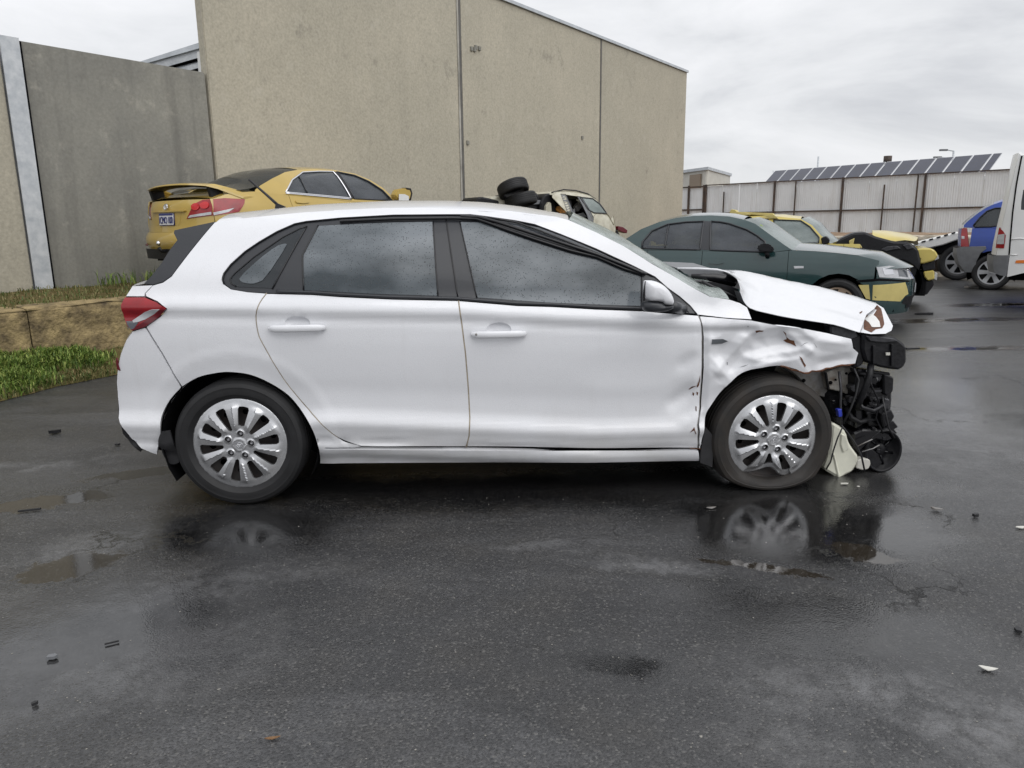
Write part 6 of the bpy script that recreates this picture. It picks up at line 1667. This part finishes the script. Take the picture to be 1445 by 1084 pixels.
# number plate, badge, tow ball
pl_ = panel('number_plate', [(-.215,.705),(.215,.705),(.215,.835),(-.215,.835)], tp(.02), M['plate'], Cm.root, .06, (), .02)
panel('plate_border', [(-.222,.698),(.222,.698),(.222,.842),(-.222,.842)], tp(.014), M['plate_blue'], pl_, .06, (), .012)
panel('plate_header', [(-.21,.815),(.21,.815),(.21,.834),(-.21,.834)], tp(.023), M['plate_blue'], pl_, .06, (), 0)
tcu = bpy.data.curves.new('plate_text', 'FONT'); tcu.body = '1CMO 100'; tcu.size = .112; tcu.align_x = 'CENTER'; tcu.extrude = .002; tcu.space_character = .92
to = bpy.data.objects.new('plate_text', tcu); COL.objects.link(to)
dg = bpy.context.evaluated_depsgraph_get(); tme = bpy.data.meshes.new_from_object(to.evaluated_get(dg)); bpy.data.objects.remove(to)
wmax = max(v.co.x for v in tme.vertices) - min(v.co.x for v in tme.vertices)
vv_ = []
for v in tme.vertices: vv_.append(tailpt(v.co.x / wmax * .40, .722 + v.co.y * 1.0, .026 + v.co.z))
for v, p in zip(tme.vertices, vv_): v.co = p
link('plate_characters', tme, M['plate_blue'], pl_)
bc_ = tailpt(0, .915, .02)
bd = [tailpt(.055*math.cos(t), .915 + .034*math.sin(t), .02) for t in [2*math.pi*i/20 for i in range(21)]]
bd2 = [tailpt(.022*math.cos(t), .915 + .032*math.sin(t), .022) for t in [2*math.pi*i/16 for i in range(17)]]
bd3 = [tailpt(.045*math.cos(t), .924 + .013*math.sin(t), .022) for t in [2*math.pi*i/16 for i in range(17)]]
v_, f_ = merge([tube_geo(bd, .006, 6), tube_geo(bd2, .005, 6), tube_geo(bd3, .005, 6)]); mesh('badge', v_, f_, M['chrome'], Cm.root, True)
tb_ = tailpt(.05, .44, .12)
tube('tow_bar', [tailpt(.05, .40, -.1), tailpt(.05, .40, .10), tb_ + Vector((0, 0, .0))], .022, M['engine'], Cm.root); o = lathe('tow_ball', [(0.001, .03), (.018, .024), (.027, .008), (.027, -.008), (.018, -.024), (.001, -.03)], M['chrome'], Cm.root, 12); o.location = tb_ + Vector((0, 0, .05)); o.rotation_euler = (R(90), 0, 0)
panel('bumper_reflector', [(-.90,.455),(-.66,.455),(-.66,.48),(-.90,.48)], tp(.055), M['red_dark'], Cm.root, .05)
# spoiler: a blade on two legs
def sp_pt(t, w, h):
    a = abs(t); up = 1.125 + .045 * (1 - a ** 2.2) - (.12 * max(0, (a - .86) / .14)); u = -.84 - .10 * (1 - a ** 2.5) + .34 * max(0, (a - .84) / .16)
    return CF.loc(u + w, .80 * t, up + h)
V, F = [], []; n = 36
for i in range(n + 1):
    t = -1 + 2*i/n
    for w_, h_ in ((-.13, -.005), (-.11, .014), (-.02, .024), (.10, .0), (.09, -.016), (-.05, -.022)): V.append(sp_pt(t, w_, h_))
for i in range(n):
    for k in range(6): F.append((i*6+k, i*6+(k+1) % 6, (i+1)*6+(k+1) % 6, (i+1)*6+k))
F += [tuple(range(6)), tuple(n*6 + k for k in range(6))]
spl = mesh('spoiler', V, F, M['gold'], Cm.root, False)
for t in (-.82, .82): prism('spoiler_leg', [sp_pt(t, -.09, -.01), sp_pt(t, .08, -.01), sp_pt(t, .10, -.13), sp_pt(t, -.06, -.13)], (0, .05, 0), M['engine'], spl)
V = [sp_pt(-.80 + 1.6*i/20, w_, h_) for i in range(21) for w_, h_ in ((-.10, -.024), (.07, -.02))]
mesh('spoiler_underside', V, [(2*i, 2*i+2, 2*i+3, 2*i+1) for i in range(20)], M['engine'], spl)
ms_ = [CF.pt(x, y, 1.0) for x, y in ((557,276),(561,267.5),(570,265.5),(579,267),(581,273),(579,282),(562,282))]
mo = prism('door_mirror', ms_, (.02, .12, 0), M['gold'], Cm.root); bevel(mo, .015)
prism('mirror_glass', [CF.pt(x, y, 1.02) for x, y in ((563,274),(571,274),(577,277),(577,283),(563,283))], (.005, .01, 0), M['vanwhite'], mo)  # white paint stands for the sky reflected in the glass
prism('mirror_housing', [CF.pt(x, y, .99) for x, y in ((573,265),(580,266),(582,273),(580,283),(574,283),(576,274))], (.01, .10, 0), M['engine'], mo)
for u in (0, 2.775):
    for sg in (1, -1): road_wheel(Cm.root, CF.loc(u, sg*.79, .275), .32, .21, .205, 5, 'alloy', -sg)
    well2(Cm, u, .325, .385)
body_box(Cm, .38, 2.4, .18, .35, .80); body_box(Cm, -.95, -.38, .26, .5, .7); body_box(Cm, 3.0, 3.3, .24, .5, .6); body_box(Cm, -.4, 3.1, .36, .55, .6, 'floor_pan'); seats(Cm, (1.5, .5))
Cm.side('door_handle', cq([(416,283),(428,281),(436,283),(435,286),(427,287),(417,286)]), 'gold', .02, .05, flange=.016)

# ------------------------------------------------------------------ stripped ivory hatchback on the bank, tyres thrown on its bonnet
WF = Frame((0, 0, 0), math.pi + R(32), 1)
wr = at_y(868, 330, 15.3); WF.O = Vector((wr.x, wr.y, .58)) + WF.eu * .62 - WF.ev * .78
Wk = Car('stripped_hatchback', 'stripped ivory hatchback without doors standing against the tan wall', 'car', WF, .84,
         [(.15,-.08),(.3,-.02),(.6,0),(.85,-.02),(1.0,-.06),(1.2,-.14),(1.4,-.24),(1.55,-.36)], [(-.9,-.4),(-.75,-.16),(-.6,-.08),(-.3,-.02),(.3,0),(2.3,0),(2.7,-.05),(3.1,-.16),(3.3,-.3)])
def wq(pts, lo=.3):
    res = []
    for x, y in pts:
        v = .8
        for _ in range(14):
            u, z = WF.uz(x, y, v); v = .5*v + .5*min(.9, max(lo, Wk.v(u, z)))
        res.append(WF.uz(x, y, v))
    return res
w_gh = wq([(866,318),(860,308),(850,292),(842,282),(832,276),(815,271.5),(798,270),(785,271),(779,275)])
w_win = wq([(818,278.5),(836,280.5),(846,288),(856,301.5),(838,300.5),(830,296)])
w_dr1 = wq([(797,275),(816,277),(824,290),(834,306),(833,319),(812,312)]); w_dr2 = wq([(781,276.5),(794,275.5),(808,310),(790,312),(778,300)])
rear_bot = [(-.62,.35),(-.38,.30)] + arc(0, .31, .36, .24)
Wk.side('rear_quarter', rear_bot + [(.45,.30)] + wq([(836,320),(834,307),(842,300.5),(856,302.5),(862,310)]) + [(-.60, .95), (-.66,.7)], 'ivory', both=True)
Wk.side('roof_frame', w_gh + wq([(779,279)]) + w_dr2[2:0:-1][:1] + w_dr1[0:1] + wq([(818,278),(826,292),(835,308),(842,301),(858,303.5)]), 'ivory', .0, .05, (), both=True)
Wk.side('door_pillar', wq([(791,274),(798,274.5),(806,292),(812,313),(804,313)]), 'grey_plastic', .0, .05, both=True)
Wk.side('rear_pillar', wq([(814,277),(820,278),(829,292),(837,307),(836,320),(831,319),(828,304)]), 'grey_plastic', .004, .05, both=True)
Wk.side('quarter_glass', w_win, 'glass_pale', .002, .06, both=True, flange=.004)
Wk.strip('window_trim', w_win + w_win[:1], .014, 'satin', .004)
Wk.span('roof', w_gh[3:], 'ivory', bz=.02); Wk.span('tailgate', w_gh[:4], 'glass_dark', bu=-.08, bz=.02)
Wk.strip('roof_rail', wq([(781,271.5),(798,267.5),(815,268.8),(832,273.5),(843,281),(853,294)]), .014, 'gloss', -.06)
Wk.side('sill', [(.36,.24),(2.0,.24),(2.0,.36),(.36,.36)], 'ivory', both=True)
def wchunk(name, pts, v, dep, mt, bev=.01):
    o = prism(name, [WF.pt(x, y, v) for x, y in pts], (0, -dep, 0), M[mt], Wk.root)
    if bev: bevel(o, bev, 1)
    return o
wl_ = wchunk('tail_lamp', [(872,324.5),(873,319),(880,320.5),(886,325),(885,329.5),(877,327.5)], .68, .12, 'red_dark', .01)
wchunk('bumper_remains', [(848,325),(853,321.5),(861,325),(866,323.5),(872,325),(876,333),(878,340),(862,341),(852,331)], .74, 1.3, 'engine', .02)
wchunk('wiring', [(785,296),(788,291),(792,291),(794,296),(800,299),(799,304),(792,303)], .55, .06, 'amber_wire', .008)
for pts, mt in (([(812,292),(818,285),(822,292),(816,299)], 'grey_metal'), ([(806,298),(812,294),(812,301),(807,304)], 'lens'), ([(816,302),(824,300),(828,306),(820,310)], 'lens'), ([(820,288),(826,292),(826,297),(820,294)], 'engine2'), ([(800,284),(806,282),(808,290),(802,292)], 'engine2')):
    wchunk('interior_scrap', pts, .5, .1, mt, .01)
wchunk('cabin_void', [(785,300),(790,282),(812,281),(822,292),(833,310),(832,330),(790,330)], .35, .9, 'void', 0)
wchunk('scuttle', [(763,287),(768,276),(774,272),(780,275),(784,285),(787,310),(770,312),(762,300)], .55, 1.1, 'engine', .03)
wchunk('bulkhead_panel', [(771,291),(775,285),(778,287),(779,298),(774,305),(770,300)], .62, .1, 'ivory', .01)
wchunk('front_wing', [(690,285),(693,279),(702,276),(712,276.5),(718,290),(716,300),(688,300)], .62, .7, 'ivory', .04)
wchunk('bumper_corner', [(672,286),(674,279),(680,277.5),(692,280),(706,284),(704,290),(674,290)], .66, .6, 'engine', .03)
wchunk('engine', [(712,285),(722,277),(742,270),(758,270),(764,281),(768,296),(740,300),(716,296)], .45, .9, 'engine', .05)
wchunk('inner_wing', [(716,288),(745,281),(765,283),(764,288),(740,290),(720,295)], .5, .05, 'grey_plastic', .006)
for u in (0, 2.45):
    for sg in (1, -1): road_wheel(Wk.root, WF.loc(u, sg*.74, .30), .30, .19, .19, 5, 'alloy', sg)
body_box(Wk, .3, 2.1, .2, .36, .74); body_box(Wk, -.5, .3, .25, .6, .66); body_box(Wk, 2.0, 3.0, .25, .75, .6)
seats(Wk, (1.25,), .42, .32)
def loose_tyre(name, label, c, rot, Rr, rr, w, group=None):
    key = ('loose', Rr, rr, w)
    if key not in WHEELS:
        pr = tyre_prof(Rr, rr, w); h = w/2
        inner = [(rr + .012, -h*.5), (rr + (Rr-rr)*.5, -h*.85), (Rr - .02, -h*.6), (Rr - .02, h*.6), (rr + (Rr-rr)*.5, h*.85), (rr + .012, h*.5)]
        o = mesh('tyre', *lathe_geo(pr + inner, 40, True), M['rubber'], None, True); shade_auto(o, 25); WHEELS[key] = o.data; bpy.data.objects.remove(o)
    o = bpy.data.objects.new(name, WHEELS[key]); COL.objects.link(o); o.location = c; o.rotation_euler = rot
    return tag(o, label, 'tyre', group)
tc_ = at_y(724, 266.5, 14.0)
loose_tyre('loose_tyre', 'black tyre tilted on top of the heap of the stripped ivory hatchback', tc_, (R(72), R(-18), 0), .29, .19, .21)
tc2 = at_y(735, 283, 14.1); loose_tyre('loose_tyre', 'black tyre lying flat under the tilted one on the stripped ivory hatchback', tc2, (R(84), R(-14), 0), .30, .19, .22)

# ------------------------------------------------------------------ blue wagon at right
BF = Frame((0, 0, 0), R(-33), -1)
bw = at_y(1400, 379, 14.7); BF.O = Vector((bw.x, bw.y, 0)) - BF.ev * .78
Bl = Car('blue_wagon', 'blue four wheel drive wagon half hidden by the white van', 'car', BF, .88,
         [(.2,-.07),(.4,-.01),(.7,0),(.95,-.015),(1.1,-.06),(1.3,-.13),(1.5,-.21),(1.7,-.32)], [(-.9,-.45),(-.80,-.22),(-.72,-.13),(-.6,-.07),(-.3,-.02),(.2,0),(2.3,0),(2.7,-.03),(3.1,-.12),(3.4,-.3)])
bq = Bl.q
b_roof = bq([(1360,318),(1366,312),(1380,301),(1392,293),(1402,288.5),(1414,284.5)]) + [(.75,1.66),(1.4,1.66)]
b_ws = [(1.4,1.66),(1.75,1.45),(2.15,1.12)]
b_win = bq([(1373.5,318.5),(1383,307),(1393,298),(1404,294),(1413,293.5),(1414,318),(1398,320),(1376,320.5)])
zb_l = bq([(1364,349)])[0]
b_bot = [(-.70,.62)] + bq([(1369,347)]) + [(-.42,.60)]
b_side_bot = bq([(1368,348),(1391,347.5)]) + arc(0, .345, .42, .40)[4:] + [(.6,.40),(2.0,.40)] + arc(2.5, .345, .42, .40) + [(3.2,.42)]
b_side_top = b_roof[0:1] + [(.4,1.08),(2.15,1.08),(2.8,1.0),(3.2,.92)]
Bl.side('body_side', b_side_bot + [(3.2,.92),(2.8,1.0),(2.15,1.09),(.5,1.10)] + bq([(1400,322),(1372,322)]), 'blue', both=True)
Bl.side('greenhouse', bq([(1360,321),(1372,321.5),(1400,321.5)]) + [(.5,1.105),(2.15,1.12),(1.75,1.45),(1.4,1.66),(.75,1.66)] + b_roof[:6][::-1], 'blue', 0, .07, [b_win], both=True)
o = Bl.side('quarter_glass', b_win, 'glass_dark', -.01, .08, both=True, flange=0); Bl.strip('window_trim', b_win + b_win[:1], .014, 'gloss', .002, o)
Bl.span('roof', b_roof[4:], 'blue', bz=.05); Bl.span('tailgate', b_roof[:5], 'glass_dark', bu=-.06, bz=.02); Bl.span('windscreen', b_ws, 'glass_dark', bu=.1)
Bl.span('hood', [(2.15,1.1),(2.8,1.0),(3.2,.92)], 'blue', bz=.05); Bl.span('nose', [(3.2,.92),(3.25,.6),(3.2,.42)], 'blue', bu=.1)
btl = Bl.side('tail_lamp', bq([(1356,348),(1356,334),(1357,323),(1360,321.5),(1364.5,322),(1367.5,348)]), 'red', .008, .05, flange=.03)
Bl.side('lamp_clear_section', bq([(1357,333),(1361,333.5),(1361,337),(1357,337)]), 'lens', .013, .05, par=btl, flange=.006)
Bl.side('rear_bumper', bq([(1351,350),(1357,348.3),(1391,347.8),(1392,351),(1384,357),(1377.5,369),(1376,385),(1362,384),(1353,372),(1350,358)], .4), 'grey_plastic', .012, .06, flange=.03)
Bl.span('tail', bq([(1357,323),(1356,336),(1356,348)]), 'blue', bu=-.08); Bl.span('bumper_rear_face', bq([(1351,350),(1350,358),(1353,372),(1362,384)], .4), 'grey_plastic', bu=-.1)
for u in (0, 2.5):
    for sg in (1, -1): road_wheel(Bl.root, BF.loc(u, sg*.76, .345), .345, .24, .225, 6, 'alloy', -sg)
    well2(Bl, u, .345, .43)
body_box(Bl, -.6, 3.0, .45, .6, .6); body_box(Bl, .42, 2.1, .3, .5, .75)

# ------------------------------------------------------------------ white van at far right
VF = Frame((0, 0, 0), R(-36), -1)
vb = at_y(1407, 384, 11.6); VF.O = Vector((vb.x, vb.y, 0)) + VF.eu * .95 - VF.ev * .86
Vn = Car('white_van', 'tall white van with a grey rear bumper beside the blue wagon', 'van', VF, .95,
         [(.2,-.05),(.45,0),(.9,0),(1.4,-.015),(1.9,-.05),(2.3,-.10),(2.5,-.17),(2.65,-.28)], [(-1.2,-.35),(-1.08,-.18),(-1.0,-.10),(-.9,-.045),(-.75,-.01),(0,0),(3,0),(3.6,-.04),(4.2,-.2)])
vq = Vn.q
def vqz(pts): return vq(pts, .5)
e_rear = vqz([(1405.5,360),(1408,345),(1413,322),(1420,294),(1427,262),(1433,236),(1437.5,216)])
seamv = vqz([(1424,360),(1425.5,340),(1429,300),(1434,262),(1438,240),(1442,220)])
v_body_bot = vqz([(1406,361),(1423,361),(1420,391),(1436,393)])
Vn.side('rear_corner', vqz([(1405.5,360.5),(1424,360.5)]) + seamv[1:] + e_rear[::-1][:-1], 'vanwhite', both=True, ins=.002)
zt = seamv[-1][1]
win = vqz([(1440.5,296),(1441,285),(1444,268)]) + [(.55,1.95),(.55,1.30)]
Vn.side('body_side', vqz([(1424.8,361),(1421,391)]) + arc(0, .34, .42, .42)[3:] + [(.6,.42),(2.6,.42)] + arc(3.2, .34, .42, .42) + [(4.0,.45),(4.1,1.1),(3.4,1.35),(2.9,zt),(1.0,zt)] + [(u + .004, z) for u, z in seamv[1:][::-1]], 'vanwhite', 0, .1, [win], both=True)
Vn.side('side_window', win, 'glass_dark', -.01, .1, both=True, flange=0)
Vn.strip('door_seal', seamv[:], .012, 'void', .0)
Vn.strip('side_rib', vqz([(1427,338),(1438,336.5)]) + [(.2,.95)], .012, 'vanwhite', .0); Vn.strip('side_rib', vqz([(1423.5,360),(1436,359.5)]), .010, 'vanwhite', 0)
vtl = Vn.side('tail_lamp', vqz([(1405,350),(1407,335),(1410,321),(1415,326),(1419,332),(1418,341),(1416.5,350.5)]), 'red', .008, .06, flange=.03)
Vn.side('lamp_clear_section', vqz([(1408,331.5),(1417.5,330),(1416.5,344.5),(1406.5,344.5)]), 'lens', .014, .06, par=vtl, flange=.006)
Vn.side('rear_bumper', vqz([(1402,360.5),(1423.5,360.5),(1420,390),(1411,388.5),(1403,385),(1401,372)]), 'grey_plastic', .02, .07, flange=.04, both=True)
Vn.side('side_marker', vqz([(1432.5,371.5),(1434,367.5),(1446,367),(1446,371.5)]), 'amber', .008, .06, flange=.01)
Vn.span('roof', [e_rear[-1], seamv[-1], (1.0,zt), (2.9,zt)], 'vanwhite', bz=.06); Vn.span('rear_doors', e_rear, 'vanwhite', bu=-.10, pw=3)
Vn.span('bumper_rear_face', vqz([(1402,360.5),(1401,372),(1403,385)]), 'grey_plastic', bu=-.12, pw=3)
Vn.span('windscreen', [(2.9,zt),(3.4,1.35)], 'glass_dark', bu=.1); Vn.span('hood', [(3.4,1.35),(4.1,1.1)], 'vanwhite', bz=.05); Vn.span('nose', [(4.1,1.1),(4.2,.8),(4.0,.45)], 'vanwhite', bu=.1)
for u in (0, 3.2):
    for sg in (1, -1): road_wheel(Vn.root, VF.loc(u, sg*.80, .34), .34, .21, .225, 6, 'alloy', -sg)
    well2(Vn, u, .34, .43)
body_box(Vn, -.8, 3.9, .42, .56, .62); body_box(Vn, .43, 2.7, .32, .5, .8)

# ------------------------------------------------------------------ torn white wreck beside the blue wagon
PF = Frame((0, 0, 0), R(-20), -1); pc = at_y(1352, 363, 17.3); PF.O = Vector((pc.x, pc.y, 0))
pw_ = thing('white_wreck', 'low remains of a torn white car with one big wheel, left of the blue wagon', 'wreck', PF.O, PF.psi)
road_wheel(pw_, (0, 0, .41), .41, .27, .26, 6, 'alloy', -1)
def pchunk(name, pts, v, dep, mt, bev=.01):
    o = prism(name, [PF.pt(x, y, v) for x, y in pts], (0, dep, 0), M[mt], pw_); 
    if bev: bevel(o, bev, 1)
    return o
pchunk('torn_wing', [(1283,346),(1296,342),(1316,337),(1336,332),(1356,327),(1357,336),(1344,341),(1330,346),(1312,350),(1296,349)], .25, .4, 'white_plain', .02)
for k in range(6):
    x = 1290 + k*10.5; y = 346 - k*3.0; pchunk('torn_strip', [(x, y - 2.2), (x + 5.5, y - 3.8), (x + 6, y - 2.0), (x + .8, y - .4)], .27, .03, 'engine', 0)
pchunk('wheel_arch', [(1318,349),(1334,346),(1346,341),(1357,338),(1358,350),(1330,360),(1322,356)], .10, .5, 'void', .02)
pchunk('chassis', [(1316,352),(1330,350),(1330,384),(1318,383)], -.2, .8, 'darksteel', .02)
# ================================================================== BITS LYING ON THE WET GROUND
def bit(name, px, py, pts, th, rz, mt, label, cat, bend=.3):
    """A small shard of given outline (metres), slightly bent, resting on the asphalt."""
    pts = [(x * .7, y * .7) for x, y in pts]; th *= .7
    c = at_z(px, py, 0); n = len(pts); ca, sa = math.cos(rz), math.sin(rz)
    V = [(x*ca - y*sa, x*sa + y*ca, .004 + bend*abs(x)*.25) for x, y in pts]; V += [(x, y, z + th) for x, y, z in V]
    F = [tuple(range(n))[::-1], tuple(range(n, 2*n))] + [(i, (i+1) % n, n + (i+1) % n, n+i) for i in range(n)]
    o = mesh(name, V, F, M[mt]); o.location = (c.x, c.y, 0); tag(o, label, cat); return o
M['leaf'] = mat('dry_leaf', (.34, .30, .20), .8, var=.25, vscale=40)
M['leaf_br'] = mat('brown_leaf', (.20, .11, .05), .8, var=.3, vscale=40)
M['paper'] = mat('wet_paper', (.62, .61, .56), .7, var=.1, vscale=30)
LEAF = [(-.035,0),(-.018,.012),(.004,.015),(.024,.008),(.04,0),(.022,-.011),(.0,-.014),(-.02,-.010)]
STRIP = [(-.07,-.006),(.065,-.010),(.07,.004),(-.062,.009)]
SH = [(-.02,-.012),(.012,-.016),(.024,.0),(.008,.014),(-.016,.010)]
bit('plastic_strip', 42, 722, STRIP, .012, .35, 'black', 'black plastic strip lying on the asphalt at far left below the brown puddle', 'debris', .05)
bit('plastic_clip', 166, 629, [(a*1.0, b) for a, b in SH], .014, .2, 'black', 'small black plastic clip on the asphalt just behind the rear bumper', 'debris')
bit('plastic_scrap', 78, 612, [(-.05,-.02),(.0,-.025),(.045,-.008),(.05,.012),(-.01,.018)], .03, .2, 'engine', 'dark crumpled scrap on the asphalt left of the rear bumper', 'debris', .2)
bit('leaf', 1393, 946, LEAF, .003, -.35, 'paper', 'pale leaf lying on the asphalt in the lower right corner', 'leaf', 1.0)
bit('plastic_shard', 1321, 721, LEAF, .012, -.6, 'grey_metal', 'grey shard right of the puddle in front of the wrecked nose', 'debris', .8)
bit('plastic_shard', 1376, 730, SH, .018, .3, 'black', 'small black shard on the open asphalt right of the grey shard', 'debris', .5)
bit('paper_scrap', 1440, 746, LEAF, .005, .1, 'paper', 'white scrap on the asphalt at the right edge of the picture', 'litter', .5)
bit('broken_lens', 1191, 684, [(-.03,-.008),(.02,-.012),(.034,.0),(.01,.010),(-.024,.008)], .006, .1, 'paper', 'white sliver beneath the fallen washer bottle', 'debris', .2)
bit('broken_lens', 1211, 688, [(-.010,-.006),(.010,-.006),(.008,.006),(-.008,.006)], .005, .4, 'paper', 'tiny white chip right of the sliver beneath the washer bottle', 'debris', .2)
bit('leaf', 1003, 718, LEAF, .003, .2, 'grey_metal', 'grey leaf on the wet ground below the front door corner', 'leaf', .5)
bit('leaf', 384, 1044, [(x*.8, y*.5) for x, y in LEAF], .003, .2, 'leaf_br', 'small orange brown leaf near the bottom edge of the picture', 'leaf', .5)
bit('pebble', 74, 930, SH, .014, .2, 'grey_plastic', 'dark pebble on the bright wet asphalt at lower left', 'pebble', 0)
bit('pebble', 49, 996, [(x*.6, y*.6) for x, y in SH], .012, .9, 'black', 'smaller black pebble nearest the lower left corner', 'pebble', 0)
bit('twig', 158, 909, [(-.03,-.003),(.03,-.005),(.03,.003),(-.03,.004)], .006, .5, 'black', 'short dark twig on the asphalt at lower left', 'twig', 0)
bit('bottle_cap', 51, 548, [(-.03,-.015),(.03,-.012),(.028,.014),(-.026,.012)], .02, .1, 'paper', 'white scrap at the edge of the grass verge', 'litter', .2)
bit('plastic_shard', 1436, 892, SH, .012, 1.2, 'black', 'black crumb at the right edge above the pale leaf', 'debris', .3)
bit('panel_scrap', 1302, 444, [(-.22,-.05),(.18,-.08),(.25,.02),(-.1,.06)], .03, .1, 'engine', 'flat black plastic scrap below the nose of the green sedan', 'debris', .1)
bit('panel_scrap', 1370, 407, [(-.18,-.10),(.16,-.12),(.12,.10),(-.1,.14)], .05, .2, 'grey_metal', 'grey scrap lying by the wheel of the blue wagon', 'debris', .3)
# loose grit and stone chips
rg = random.Random(21); V, F = [], []
for k in range(380):
    px, py = rg.uniform(0, 1445), 700 + 380 * rg.random() ** 1.4
    c = at_z(px, py, 0); s = rg.uniform(.0012, .0034) * (1.6 if rg.random() < .06 else 1)
    b = len(V)
    for i in range(5):
        a = 6.283*i/5 + rg.random()*.6; V.append((c.x + s*math.cos(a), c.y + s*math.sin(a), .0005))
    V.append((c.x, c.y, s * rg.uniform(.5, 1)))
    F += [(b+i, b+(i+1) % 5, b+5) for i in range(5)]
M['grit'] = mat('pale_grit', (.22, .21, .19), .7, var=.5, vscale=50)
gr_ = mesh('grit', V, F, M['grit']); gr_['kind'] = 'stuff'; tag(gr_, 'fine pale grit scattered over the wet asphalt', 'grit')
